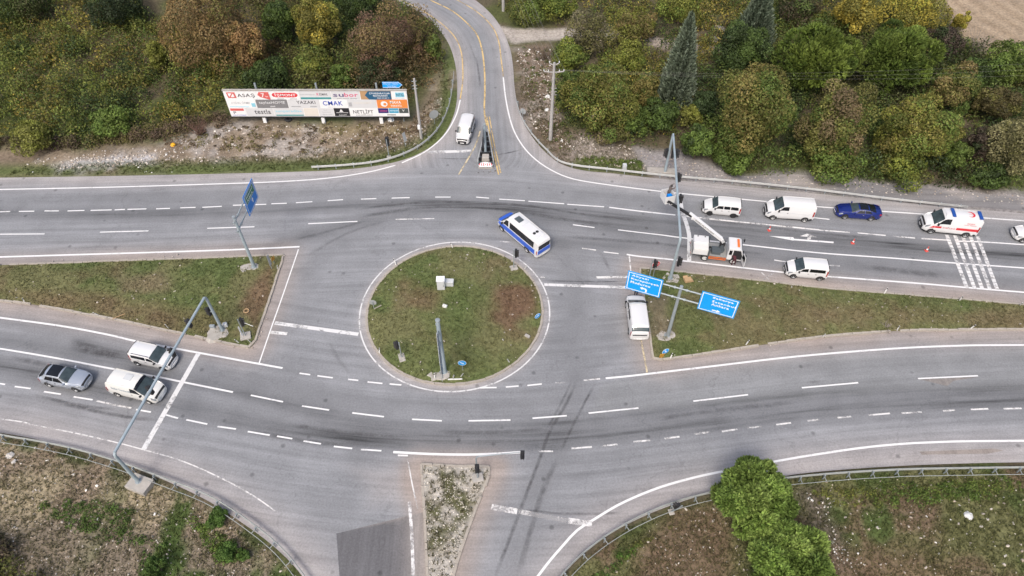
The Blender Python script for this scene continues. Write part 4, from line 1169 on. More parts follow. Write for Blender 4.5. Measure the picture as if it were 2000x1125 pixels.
for sg in (1, -1):
    m_ = (lambda v: v) if sg > 0 else (lambda v: 14-v)
    L.patch('chrome_strip', [(.62, m_(4.92)), (-1.30, m_(4.92)), (-1.30, m_(5.02)), (.08, m_(5.02))], M['rim'], t, .016, 8, 1)

# silver suv
a = 2.25; hw = .92
st = [(a, .40, .72, .78, hw*.64, hw*.6, hw*.5, .05), (a-.14, .28, .84, .92, hw*.88, hw*.83, hw*.70, .06), (a-.5, .26, .96, 1.04, hw*.98, hw*.92, hw*.78, .06),
      (.85, .25, 1.02, 1.12, hw, hw*.97, hw*.83, .06), (.8, .25, 1.03, 1.15, hw, hw*.97, hw*.83, .06), (.05, .25, 1.06, 1.60, hw, hw*.97, hw*.70, .11), (-.6, .25, 1.08, 1.63, hw, hw*.97, hw*.70, .11), (-1.4, .25, 1.12, 1.58, hw*.99, hw*.96, hw*.68, .11),
      (-1.9, .28, 1.14, 1.36, hw*.97, hw*.93, hw*.68, .09), (-a+.08, .32, 1.08, 1.18, hw*.92, hw*.88, hw*.7, .07), (-a, .42, .98, 1.08, hw*.84, hw*.8, hw*.66, .06)]
t, L = car('silver crossover with long sunroof waiting behind the cream delivery van', 'car', None, st, 'silver_car', dict(ws=(.84, .12), win=[(.52, .02, -.48, -.50), (-.56, -.55, -1.25, -1.42)], rw=(-1.48, -2.02, 4.6), doors=[(.68, -.52), (-.55, -1.3)], hx=a-.07, tx=-a+.05, mx=.58, fx=a-.85, rx=-a+.92, r=.35, hl=(.5, .12, 3.5, 4.45), bump='silver_car', bh=.18, grille=(.55, .78), gx=.0, mirror='silver_car'), 'crossover_car')
fit(t, (147.5, 762), (95, 752), -1, hw, .35, a-.85, -a+.92)
L.patch('sunroof', [(-.02, 5.75), (-1.2, 5.75), (-1.2, 8.25), (-.02, 8.25)], M['glass_tint'], t, .010, 5, 6)

# blue and white minibus
a = 3.4
st = van_st(6.8, 2.0, 2.42, 0, 1.38, a-.80, a-1.75, 1.30, .92, top=.88, zb=.32)
bus, L = car('blue and white minibus turning out of the roundabout with a long dark side window', 'minibus', None, st, 'white', dict(ws=(a-.82, a-1.66), win=[(a-1.15, a-1.6, a-2.05, a-2.08), (a-2.3, a-2.3, -a+.62, -a+.62)], doors=[], hx=a-.05, tx=-a+.03, tl=(.02, .12, 3.0, 4.0), mx=a-1.15, fx=a-.98, rx=-a+1.62, r=.36, bigm=1, rim='steel_rim', bump='white', bh=.2, trim='cab_grey', grille=(.62, .9), hl=(.5, .1, 3.4, 4.3)), 'minibus')
fit(bus, (980.3, 447), (1028, 487.5), 1, 1.0, .36, a-.98, -a+1.62)
for sg in (1, -1):
    m_ = (lambda v: v) if sg > 0 else (lambda v: 14-v)
    L.patch('blue_band', [(a-.25, m_(2.5)), (-a+.05, m_(2.5)), (-a+.05, m_(3.95)), (a-.45, m_(3.95))], M['bus_blue'], bus, .009, 14, 3)
L.patch('blue_bonnet', [(a-.10, 4.4), (a-.79, 4.35), (a-.79, 9.65), (a-.10, 9.6)], M['bus_blue'], bus, .012, 6, 8)
b = MB(); b.box((-a-.005, 0, 1.02), (.03, 1.72, .55)); b.build('rear_band', M['bus_blue'], bus, bevel=.01)
b = MB(); b.box((-a+.045, 0, 1.66), (.16, 1.58, .66), Matrix.Rotation(-.10, 3, 'Y')); b.build('rear_window', M['glass_tint'], bus, bevel=.02)
b = MB(); b.box((a-2.75, .0, 2.465), (.85, .72, .06)); b.build('roof_hatch', M['grey_box'], bus, bevel=.02)
b = MB(); b.box((-1.55, 0, 2.49), (2.5, 1.2, .12), taper=.94); ac = b.build('roof_unit', M['white'], bus, bevel=.05)
for yy_ in (-.2, .2):
    b = MB(); b.lathe([(.17, 0), (.17, .03), (.09, .035), (.09, .01), (.001, .01)], 14, Matrix.Translation((-2.05, yy_, 2.55))); b.build('fan', M['black'], ac, True)
# ---------------------------------------------------------------- aerial work truck
def fz(p, z):
    return Vector((p[0], p[1], z))
tr = thing('lift_truck', 'white aerial lift truck with raised boom parked across the lanes by the gantry', 'truck')
A, B = at(1431, 510, .4), at(1376, 503.5, .4)
d = A-B; rzt = math.atan2(d.y, d.x)
side_off = Vector((0, .92, 0)); side_off.rotate(Euler((0, 0, rzt)))
o_ = (A+B)/2+side_off; tr.location = (o_.x, o_.y, 0); tr.rotation_euler = (0, 0, rzt)
TI = (Matrix.Translation(tr.location) @ Matrix.Rotation(rzt, 4, 'Z')).inverted()
hl = (A-B).length/2; fxT, rxT = hl, -hl
def tw(px, py, z): return TI @ at(px, py, z)
b = MB(); b.box((-.2, .32, .72), (5.6, .09, .2)); b.box((-.2, -.32, .72), (5.6, .09, .2))
for xx in (-2.6, -1.2, .4, 1.8): b.box((xx, 0, .70), (.1, .56, .12))
b.build('chassis', M['black'], tr)
for x_ in (fxT, rxT):
    for sg in (1, -1): wheel(tr, x_, sg*.86, .40, sg, 'steel_rim', .28)
# cab
cb = thing('x', None, None); COL.objects.unlink(cb); bpy.data.objects.remove(cb)
x0, x1 = fxT-.75, fxT+.85
prof = [(x0, .55), (x1, .55), (x1+.03, 1.15), (x1-.22, 2.02), (x1-.45, 2.16), (x0+.04, 2.16), (x0, 2.05)]
b = MB(); V = []; n = len(prof)
for yy_ in (-.95, .95):
    for (px_, pz_) in prof:
        V.append((px_, yy_*(1.0 if pz_ < 1.3 else .93), pz_))
b.add(V, [tuple(reversed(range(n))), tuple(range(n, 2*n))]+[(i, (i+1) % n, n+(i+1) % n, n+i) for i in range(n)])
cab = b.build('cab', M['white'], tr, bevel=.06)
def plate(name, pts, mat, parent, th=.02):
    """planar polygon (3D points) given a little thickness"""
    P = [Vector(p) for p in pts]
    nr = (P[1]-P[0]).cross(P[2]-P[0]).normalized()*th
    n = len(P); b = MB()
    b.add(P+[p+nr for p in P], [tuple(reversed(range(n))), tuple(range(n, 2*n))]+[(i, (i+1) % n, n+(i+1) % n, n+i) for i in range(n)])
    return b.build(name, mat, parent)
plate('windscreen', [(x1+.005, -.84, 1.22), (x1+.005, .84, 1.22), (x1-.19, .80, 1.98), (x1-.19, -.80, 1.98)], M['screen_glass'], cab, .025)
plate('door_opening', [(x0+.5, -.955, .75), (x1-.12, -.955, .75), (x1-.06, -.955, 1.2), (x1-.33, -.90, 1.98), (x0+.55, -.90, 1.98)], M['black'], cab, .012)
plate('window', [(x0+.12, -.95, 1.32), (x0+.42, -.95, 1.32), (x0+.42, -.905, 1.92), (x0+.12, -.905, 1.92)], M['glass_tint'], cab, .015)
b = MB(); b.box((x0+.75, -.45, 1.12), (.55, .5, .5)); b.box((x0+.75, -.30, 1.5), (.4, .2, .2)); b.build('seat', M['grey_box'], cab)
dr = thing('x2', None, None); bpy.data.objects.remove(dr)
b = MB(); hinge = Vector((x1-.06, -.97, 0)); dv = Vector((.22, -1.02, 0))
V = [hinge+Vector((0, 0, .72)), hinge+dv+Vector((0, 0, .72)), hinge+dv+Vector((0, 0, 1.25)), hinge+dv*.85+Vector((0, 0, 2.0)), hinge+dv*.18+Vector((0, 0, 1.98)), hinge+Vector((0, 0, 1.3))]
dn = Vector((dv.y, -dv.x, 0)).normalized()*.06
n = len(V); b.add(V+[v+dn for v in V], [tuple(reversed(range(n))), tuple(range(n, 2*n))]+[(i, (i+1) % n, n+(i+1) % n, n+i) for i in range(n)])
door = b.build('door', M['white'], tr, bevel=.03); door['label'] = 'open white cab door'
plate('window', [v+dn*1.05 for v in (hinge+dv*.12+Vector((0, 0, 1.3)), hinge+dv*.92+Vector((0, 0, 1.3)), hinge+dv*.8+Vector((0, 0, 1.9)), hinge+dv*.24+Vector((0, 0, 1.9)))], M['glass_tint'], door, .01)
b = MB(); b.box((x1-.62, .02, 2.22), (.24, 1.15, .12)); b.build('beacon_bar', M['orange'], cab, bevel=.04)
for sg in (1, -1):
    b = MB(); b.tube([(x1-.05, sg*.95, 1.7), (x1+.18, sg*1.16, 1.75), (x1+.18, sg*1.16, 1.4)], .018, 6); b.box((x1+.2, sg*1.18, 1.55), (.08, .2, .36))
    b.build('wing_mirror', M['black'], cab)
b = MB(); b.box((x1+.06, 0, .62), (.16, 1.86, .3)); b.build('front_bumper', M['black'], tr, bevel=.04)
for sg in (1, -1):
    b = MB(); b.box((x1+.05, sg*.7, .95), (.06, .34, .2)); b.build('headlight', M['lamp'], cab, bevel=.02)
# deck, lockers, box, ladder plates
b = MB(); b.box(((rxT-1.05+x0)/2, 0, .86), (x0-rxT+1.0, 1.96, .07)); deck = b.build('deck', M['deck'], tr, bevel=.01)
rx_ = rxT
lx0, lx1 = rxT-1.35, rxT+.18
b = MB(); b.box(((lx0+lx1)/2, .46, 1.34), (lx1-lx0, 1.02, .94)); b.build('tool_locker', M['white'], tr, bevel=.03)
b = MB(); b.box(((lx0+lx1)/2, -.52, 1.28), (lx1-lx0, .92, .82)); lk = b.build('tool_locker', M['cream'], tr, bevel=.03)
b = MB(); b.box(((lx0+lx1)/2, -.985, 1.22), (lx1-lx0-.12, .03, .6)); b.build('locker_door', M['white'], lk, bevel=.01)
for k in range(2):
    b = MB(); b.box((lx0+.4+.75*k, .8, 1.83), (.12, .12, .05)); b.build('locker_latch', M['black'], lk)
b = MB()
for sg in (1, -1):
    b.box((lx1+.12, sg*.92, 1.2), (.16, .16, 1.3)); b.box((lx1+.12, sg*.92, .42), (.3, .3, .05))
b.box((lx1+.12, 0, .72), (.18, 1.9, .14)); b.build('outrigger', M['grey_box'], tr)
b = MB(); b.box((rxT-1.45, 0, .8), (.14, 1.9, .25)); b.build('rear_bumper', M['deck'], tr, bevel=.02)
for sg in (1, -1):
    b = MB(); b.box((rxT-1.53, sg*.7, .8), (.04, .3, .12)); b.build('tail_light', M['red_lamp'], tr)
b = MB(); b.box((rxT+1.05, -.35, 1.12), (.95, .85, .46)); b.build('generator_box', M['grey_box'], tr, bevel=.03)
b = MB()
for k in range(14):
    q = 2*pi*k/14; b.box((rxT+.55+.24*cos(q), -.1+.24*sin(q), 1.0+.04*(k % 3)), (.10, .10, .16))
b.build('hose_reel', M['black'], tr) ['kind'] = 'stuff'
b = MB(); b.box((rxT+1.25, -1.0, .74), (1.75, .05, .07)); b.box((rxT+1.25, -1.0, .50), (1.75, .05, .07))
for xx in (rxT+.4, rxT+1.25, rxT+2.1): b.box((xx, -1.0, .62), (.07, .05, .3))
b.build('side_guard', M['orange'], tr); tr.children[-1]['label'] = 'orange side guard'
# turret, boom, jib and basket
piv = tw(1409, 467, 2.75); ped = Vector((x0-.62, .0, 0))
b = MB(); b.lathe([(.42, .9), (.42, 1.05), (.30, 1.1), (.26, 1.7), (.3, 1.9), (.001, 1.9)], 16, Matrix.Translation(ped)); b.build('turret', M['grey_box'], tr, True)
b = MB(); b.box(ped+Vector((0, 0, 1.95)), (.55, .5, .5)); b.build('turret_head', M['black'], tr, bevel=.05)
tip = tw(1304, 393, 5.0); mid_ = tw(1346, 417, 4.2)
def bbox(name, p, q, w_, h_, mat, parent, bevel=.02):
    dv = (q-p); L_ = dv.length; R = dv.to_track_quat('X', 'Z').to_matrix()
    b = MB(); b.box((p+q)/2, (L_, w_, h_), R); return b.build(name, mat, parent, bevel=bevel)
pe = ped+Vector((0, 0, 2.1))
bbox('lift_arm', pe, piv.lerp(pe, -.02), .34, .34, M['white'], tr)
boom = bbox('boom', piv, mid_, .34, .40, M['white'], tr)
bbox('boom_extension', mid_.lerp(piv, .2), tip, .22, .26, M['black'], tr)
bbox('lift_cylinder', pe+Vector((0, 0, -.15)), piv.lerp(mid_, .55)+Vector((0, 0, -.24)), .12, .12, M['black'], tr)
b = MB(); b.box(mid_.lerp(piv, .12)+Vector((0, -.14, -.14)), (.3, .18, .3)); b.build('boom_bracket', M['white'], tr, bevel=.04)
dv = (mid_-piv); R = Matrix((-dv.normalized(), (Vector((0, 0, 1)).cross(-dv)).normalized()*1, Vector((0, 0, 1)))).transposed()
up = Vector((0, 0, 1))-dv.normalized()*dv.normalized().z; up.normalize()
xx = -dv.normalized(); nn = Vector((0, -1, 0)); nn = (nn-xx*nn.dot(xx)).normalized(); R = Matrix((xx, nn.cross(xx), nn)).transposed()
text('KARA PLATFORM', dv.length*.55, .2, piv.lerp(mid_, .5)+nn*.19, 'ink', boom, R)
bk = tw(1303, 390, 4.6)
bw = MB()
bd = (tip-piv); yaw = radians(25)
Rb = Matrix.Rotation(yaw, 3, 'Z')
b = MB()
for (cx_, cy_, sx_, sy_) in ((0, .62, 1.1, .05), (0, -.62, 1.1, .05), (.53, 0, .05, 1.2), (-.53, 0, .05, 1.2)):
    b.box(bk+Rb @ Vector((cx_, cy_, .5)), (sx_, sy_, 1.0), Rb)
b.box(bk+Vector((0, 0, .02)), (1.06, 1.24, .05), Rb)
basket = b.build('basket', M['white'], tr, bevel=.02)
b = MB(); b.box(bk+Rb @ Vector((.05, -.2, .62)), (.5, .4, .5), Rb); b.build('tool_bag', M['sign_blue_dk'], basket, bevel=.04)
b = MB(); q = bk+Rb @ Vector((-.2, -.72, .3))
b.tube([q, q+Rb @ Vector((0, -.35, -.05)), q+Rb @ Vector((.4, -.35, -.05)), q+Rb @ Vector((.4, 0, 0))], .03, 6); b.build('basket_step', M['white'], basket)

# ---------------------------------------------------------------- portal gantries, signals and signs
def lantern(parent, loc, yaw, n=3, board=True, s=1.0, dark='black'):
    """three-light head; yaw = direction the lenses face"""
    R = Matrix.Rotation(yaw, 4, 'Z'); T = Matrix.Translation(loc) @ R @ Matrix.Diagonal((s, s, s, 1))
    b = MB(); h = .34*n
    b.box((0, 0, 0), (.22, .34, h+.04))
    b.v = [tuple(T @ Vector(v)) for v in b.v]
    hd = b.build('signal_head', M['black'], parent, bevel=.02)
    for k in range(n):
        z = h/2-.17-.34*k
        b = MB(); b.lathe([(.115, 0), (.10, .02), (.001, .035)], 12, T @ Matrix.Translation((.11, 0, z)) @ Matrix.Rotation(pi/2, 4, 'Y'))
        b.build('lens', M['sign_red'] if False else M[('red_lens', 'amber_lens', 'green_lens')[k % 3]], hd, True)
        b = MB(); V = []; F = []
        for i in range(9):
            q = radians(-30+240*i/8)
            for x_ in (.11, .30 if True else .2):
                V.append(T @ Vector((x_, .135*cos(q), z+.135*sin(q)-(.02 if x_ > .2 else 0))))
        for i in range(8): F.append((2*i, 2*i+1, 2*i+3, 2*i+2))
        b.add(V, F); vz = b.build('visor', M['black'], hd)
        so = vz.modifiers.new('thick', 'SOLIDIFY'); so.thickness = .012
    return hd
M['red_lens'] = pm('red_lens', (.09, .006, .006), .25); M['amber_lens'] = pm('amber_lens', (.10, .05, .004), .25); M['green_lens'] = pm('green_lens', (.004, .06, .045), .25)

def footing(parent, loc, size, yaw, name='footing', rough=False):
    """concrete base; rough = spilled, ragged concrete round the pole"""
    b = MB(); rr = random.Random(int(abs(loc[0])*100)+len(parent.name))
    if rough:
        n = 15; P = []
        for k in range(n):
            q = 2*pi*k/n; f = rr.uniform(.68, 1.12)
            P.append((size[0]*.5*cos(q)*f, size[1]*.5*sin(q)*f))
        b.prism(P, -size[2]/2, size[2]/2)
        b.v = [(x_*(1 if z_ < 0 else .8), y_*(1 if z_ < 0 else .8), z_+(rr.uniform(-.04, .04) if z_ > 0 else 0)) for x_, y_, z_ in b.v]
    else:
        b.box((0, 0, 0), size)
    R = Matrix.Translation(loc) @ Matrix.Rotation(yaw, 4, 'Z')
    b.v = [tuple(R @ Vector(v)) for v in b.v]
    return b.build(name, M['concrete'], parent, bevel=.03)

def portal(label, baseA, topA, topB, baseB, zA, zB, heads, zh):
    A = at(*baseA, .12); Bb = at(*baseB, zB)
    t = thing('signal_gantry', label, 'traffic signal', (A.x, A.y, 0))
    off = Vector((A.x, A.y, 0))
    TA = Vector((A.x, A.y, zA)); TB = Vector((Bb.x, Bb.y, zA))
    h = (TB-TA).normalized()
    def pole(P0, T, sgn):
        b = MB(); b.tube([P0-off-Vector((0, 0, .2)), T-off-Vector((0, 0, .45)), T-off-Vector((0, 0, .16))+h*sgn*.04, T-off-Vector((0, 0, .02))+h*sgn*.2], [.17, .125, .122, .12], 12)
        o = b.build('pole', M['galv_blue'], t, True)
        b = MB(); b.lathe([(.27, 0), (.27, .05), (.18, .06)], 14, Matrix.Translation(P0-off+Vector((0, 0, .06)))); b.build('base_flange', M['galv'], o, True)
        for k in range(4):
            b = MB(); q = k*pi/2+.4; b.tube([P0-off+Vector((.22*cos(q), .22*sin(q), .08)), P0-off+Vector((.22*cos(q), .22*sin(q), .2))], .025, 6); b.build('bolt', M['galv'], o)
    pole(A, TA, 1); pole(Bb, TB, -1)
    b = MB(); b.tube([TA-off+h*.18, TA.lerp(TB, .5)-off+Vector((0, 0, .06)), TB-off-h*.18], .12, 12); bm_ = b.build('beam', M['galv_blue'], t, True)
    for fr in (.33, .66):
        p = TA.lerp(TB, fr)-off; b = MB(); b.tube([p-h*.08, p+h*.08], .15, 12); b.build('beam_joint', M['galv'], bm_, True)
    return t, off, A, Bb, TA, TB, h
# left gantry: heads face the vehicles coming from the left
t, off, A, Bb, TA, TB, h = portal('blue grey portal gantry with signal heads spanning the lower left carriageway', (435, 645), (398, 577), (213, 885), (271, 941), 5.35, .45, None, 0)
wy = radians(168)
for fr in (.18, .38, .62):
    p = TA.lerp(TB, fr)-off
    hd = lantern(t, p+Vector((-.22, -.05, -.28)), wy)
    b = MB(); b.tube([p, p+Vector((-.2, -.04, 0))], .035, 6); b.build('bracket', M['galv'], hd)
lantern(t, A-off+Vector((-.42, .05, 2.9)), wy)
b = MB(); b.box(A-off+Vector((-.2, .02, 2.9)), (.3, .06, .06)); b.build('bracket', M['galv'], t)
footing(t, A-off+Vector((-.5, -.25, -.02)), (2.9, 2.5, .26), .25, rough=True)
footing(t, Bb-off+Vector((.1, -.15, -.28)), (1.9, 1.35, .75), -.35)
b = MB(); b.box(A-off+Vector((.25, .4, .35)), (.4, .35, .45), Matrix.Rotation(.3, 3, 'Z')); b.build('junction_box', M['cab_grey'], t, bevel=.03)
b = MB(); b.box(A-off+Vector((-1.0, .25, .3)), (.5, .25, .35)); b.build('junction_box', M['galv'], t, bevel=.03)
# right gantry
t, off, A, Bb, TA, TB, h = portal('blue grey portal gantry with signal heads spanning the upper right carriageway', (1309, 544), (1324, 463), (1313, 266), (1298, 339), 6.05, .1, None, 0)
ey = radians(-8)
for fr in (.16, .36, .56, .80):
    p = TA.lerp(TB, fr)-off
    if fr == .16: continue
    hd = lantern(t, p+Vector((.26, 0, -.25)), ey, s=1.1)
    b = MB(); b.tube([p, p+Vector((.2, 0, 0))], .035, 6); b.build('bracket', M['galv'], hd)
lantern(t, A-off+Vector((.40, -.05, 2.7)), ey, s=1.1); lantern(t, Bb-off+Vector((.42, 0, 3.0)), ey, s=1.1); lantern(t, Bb-off+Vector((-.3, -.1, 3.2)), radians(172), s=1.1)
footing(t, A-off+Vector((.1, 0, -.04)), (2.2, 1.9, .26), -.2, rough=True); footing(t, Bb-off+Vector((-.4, .2, 0)), (3.4, .9, .75), -.08)

def post_signal(label, base, yaw, h=2.9, n=3, s=1.0, extra=None, base_sz=(.8, .7, .25)):
    A = at(*base, .15)
    t = thing('traffic_signal', label, 'traffic signal', A, 0)
    b = MB(); b.tube([(0, 0, -.2), (0, 0, h)], .055, 10); b.build('pole', M['galv'], t, True)
    b = MB(); b.box((0, 0, .02), base_sz, Matrix.Rotation(.3, 3, 'Z')); b.build('footing', M['concrete'], t, bevel=.05)
    d = Vector((cos(yaw), sin(yaw), 0))
    lantern(t, d*.22+Vector((0, 0, h-.5)), yaw, n, s=s)
    return t
post_signal('traffic signal on short post at the top right rim of the round island', (1003.5, 524), radians(-5), 2.85)
post_signal('dark traffic signal leaning beside the lower left rim of the round island', (785, 699), radians(170), 2.5, base_sz=(.6, 1.0, .25))
t = post_signal('traffic signal near the right tip of the left grass median', (480, 657), radians(20), 2.7, base_sz=(1.0, .9, .3))
b = MB(); b.tube([(.35, .1, 2.1), (1.2, -.05, 1.7)], .025, 6); b.build('arm', M['sign_white'], t)
post_signal('traffic signal next to the red stop sign at the tip of the right median', (1267, 546), radians(-10), 3.0)
post_signal('signal seen from behind below the billboard right end', (760, 307), radians(80), 2.7, s=1.15, base_sz=(.5, .5, .2))
# stop sign
def oct_(r): return [(r*cos(radians(22.5+45*k)), r*sin(radians(22.5+45*k))) for k in range(8)]
def sign_frame(yaw, tilt=0): return Matrix.Rotation(yaw, 4, 'Z') @ Matrix.Rotation(pi/2-tilt, 4, 'X')   # local XY plane -> upright board facing -Y rotated by yaw
def disc_sign(name, label, base, h, r, yaw, face, cat='road sign', poly=None, pole='galv', back=False, group=None, z0=.15):
    A = at(*base, z0); t = thing(name, label, cat, A, 0, group)
    b = MB(); b.tube([(0, 0, -.2), (0, 0, h+r*.5)], .035, 8); b.build('pole', M[pole], t, True)
    poly = poly or [(r*cos(2*pi*k/24), r*sin(2*pi*k/24)) for k in range(24)]
    T = Matrix.Translation((0, 0, h)) @ sign_frame(yaw) @ Matrix.Translation((0, 0, .05))
    b = MB(); b.prism(poly, 0, .02, T); sb = b.build('sign_plate', M['sign_back' if back else face], t)
    return t, T, sb
t, T, sb = disc_sign('stop_sign', 'red octagonal stop sign beside a traffic signal on the right median', (1274, 546), 2.45, .42, radians(15), 'sign_red', poly=oct_(.42))
b = MB(); b.prism(oct_(.45), -.004, .014, T); b.build('sign_rim', M['sign_white'], sb)
text('DUR', .55, .24, T @ Vector((0, 0, .024)), 'sign_white', sb, T.to_3x3())
# blue round arrow signs
def arrow_poly(L, w_, hw_, hl): return [(-L/2, -w_/2), (L/2-hl, -w_/2), (L/2-hl, -hw_/2), (L/2, 0), (L/2-hl, hw_/2), (L/2-hl, w_/2), (-L/2, w_/2)]
def blue_disc(label, base, h, yaw, r=.36, ang=-35, back=False, tilt=0):
    t, T, sb = disc_sign('direction_sign', label, base, h, r, yaw, 'sign_blue', back=back, group=None)
    if not back:
        b = MB(); b.prism([(r*1.09*cos(2*pi*k/24), r*1.09*sin(2*pi*k/24)) for k in range(24)], -.004, .014, T); b.build('sign_rim', M['sign_white'], sb)
        b = MB(); b.prism(arrow_poly(r*1.35, r*.28, r*.75, r*.55), .021, .028, T @ Matrix.Rotation(radians(ang), 4, 'Z')); b.build('arrow', M['sign_white'], sb)
    return t
blue_disc('blue round sign with white arrow at the bottom of the round island', (904, 724), 1.35, 0)
blue_disc('blue round arrow sign lying tilted at the right rim of the round island', (1049, 623), .55, radians(35), .32, 30)
blue_disc('grey back of a round sign at the left rim of the round island', (731, 604), 1.0, radians(180), .36, back=True)
blue_disc('blue round arrow sign above a yellow chevron at the right median corner', (1296, 697), 1.0, radians(22), .34, -60)
def chevron(label, base, h, yaw, w_=.5, hh=.6):
    A = at(*base, .15); t = thing('chevron_marker', label, 'road sign', A)
    b = MB(); b.tube([(0, 0, -.2), (0, 0, h)], .03, 8); b.build('post', M['galv'], t, True)
    T = Matrix.Translation((0, 0, h)) @ sign_frame(yaw) @ Matrix.Translation((0, 0, .04))
    b = MB(); b.prism([(-w_/2, -hh/2), (w_/2, -hh/2), (w_/2, hh/2), (-w_/2, hh/2)], 0, .02, T); p_ = b.build('sign_plate', M['sign_yellow'], t)
    for k in (-1, 0, 1):
        y_ = k*hh*.32
        b = MB(); b.prism([(-w_/2, y_-.09), (0, y_+.03), (w_/2, y_-.09), (w_/2, y_-.01), (0, y_+.11), (-w_/2, y_-.01)], .02, .027, T); b.build('chevron', M['ink'], p_)
chevron('yellow and black chevron plate below a blue arrow sign', (1291, 699), .45, radians(20))
chevron('small yellow and black marker at the tip of the left median', (536, 514), .75, radians(60), .4, .5)
# grey sign backs on the left median tip and the north bank
def board_sign(name, label, base, h, w_, hh, yaw, mat, z0=.15, posts=1, tilt=0):
    A = at(*base, z0); A.z = gz(A.x, A.y) if z0 == 0 else z0
    t = thing(name, label, 'road sign', A)
    for k in range(posts):
        xx = 0 if posts == 1 else (-.3+.6*k)*w_
        b = MB(); b.tube([(xx*cos(yaw), xx*sin(yaw), -.3), (xx*cos(yaw), xx*sin(yaw), h)], .035, 8); b.build('post', M['galv'], t, True)
    T = Matrix.Translation((0, 0, h)) @ Matrix.Rotation(yaw, 4, 'Z') @ Matrix.Rotation(pi/2-tilt, 4, 'X') @ Matrix.Translation((0, 0, .05))
    b = MB(); b.prism([(-w_/2, -hh/2), (w_/2, -hh/2), (w_/2, hh/2), (-w_/2, hh/2)], 0, .025, T); b.build('sign_plate', M[mat], t)
    return t, T
board_sign('marker_board', 'narrow grey marker board seen edge-on at the tip of the left median', (531, 525), 1.35, .35, 1.5, radians(75), 'sign_back')
board_sign('marker_board', 'fallen narrow white marker board beside the left median signal', (474, 658), .8, .16, 1.7, radians(70), 'sign_white')
board_sign('warning_sign', 'grey back of a tilted plate sign in front of the billboard', (792, 287), 1.55, .45, 1.2, radians(50), 'sign_back', 0, 1, .2)
t, T, sb = disc_sign('mirror_sign', 'pale round sign behind the curved guardrail near the concrete pole', (849, 242), 1.5, .62, radians(25), 'sign_back', z0=0.1)
t, T, sb = disc_sign('round_sign', 'grey round sign behind the guardrail below the wooded bank', (1021, 229), .9, .42, radians(150), 'sign_back', z0=0.1)
t, T, sb = disc_sign('arrow_sign', 'white sign with a hooked arrow standing before the thicket', (1156, 257), 2.4, .42, radians(10), 'sign_white', z0=0.1, poly=[(-.4, -.2), (.1, -.3), (.42, 0), (.3, .3), (-.1, .35), (-.42, .1)])
b = MB(); b.prism([(-.3, -.5), (.1, -.9), (.25, -.8), (-.1, -.5), (.1, -.3), (-.1, -.25)], 0, .02, T); b.build('arrow_plate', M['sign_white'], sb)
b = MB(); A = at(1174, 250, .1); t = thing('marker_post', 'bare grey post in front of the thicket right of the hooked sign', 'post', A); b.tube([(0, 0, -.2), (0, 0, 1.6)], .07, 8); b.build('post', M['pole_conc'], t); b = MB(); b.box((.1, 0, 1.6), (.35, .1, .08)); b.build('cap', M['pole_conc'], t)

# cantilever signal on the southern triangle
A = at(933, 934, .15)
t = thing('cantilever_signal', 'thin cantilever signal reaching over the road from the gravel triangle', 'traffic signal', A)
hh = 3.9; tipw = at(1018, 883, hh+.15)-A; tipw.z = hh
b = MB(); b.tube([(0, 0, -.2), (0, 0, hh-.3), (.05, 0, hh-.08), Vector((0, 0, hh)).lerp(tipw, .06), tipw], [.08, .07, .06, .055, .04], 10); b.build('pole', M['galv'], t, True)
b = MB(); b.box((0, 0, .0), (.95, .8, .3), Matrix.Rotation(.2, 3, 'Z')); b.build('footing', M['concrete'], t, bevel=.06)
lantern(t, tipw+Vector((.1, 0, -.42)), radians(-90), s=1.0); lantern(t, Vector((.05, -.22, 2.3)), radians(-90), s=1.05)

M['ad_dark'] = pm('dark_sign_back', (.03, .035, .04), .5)
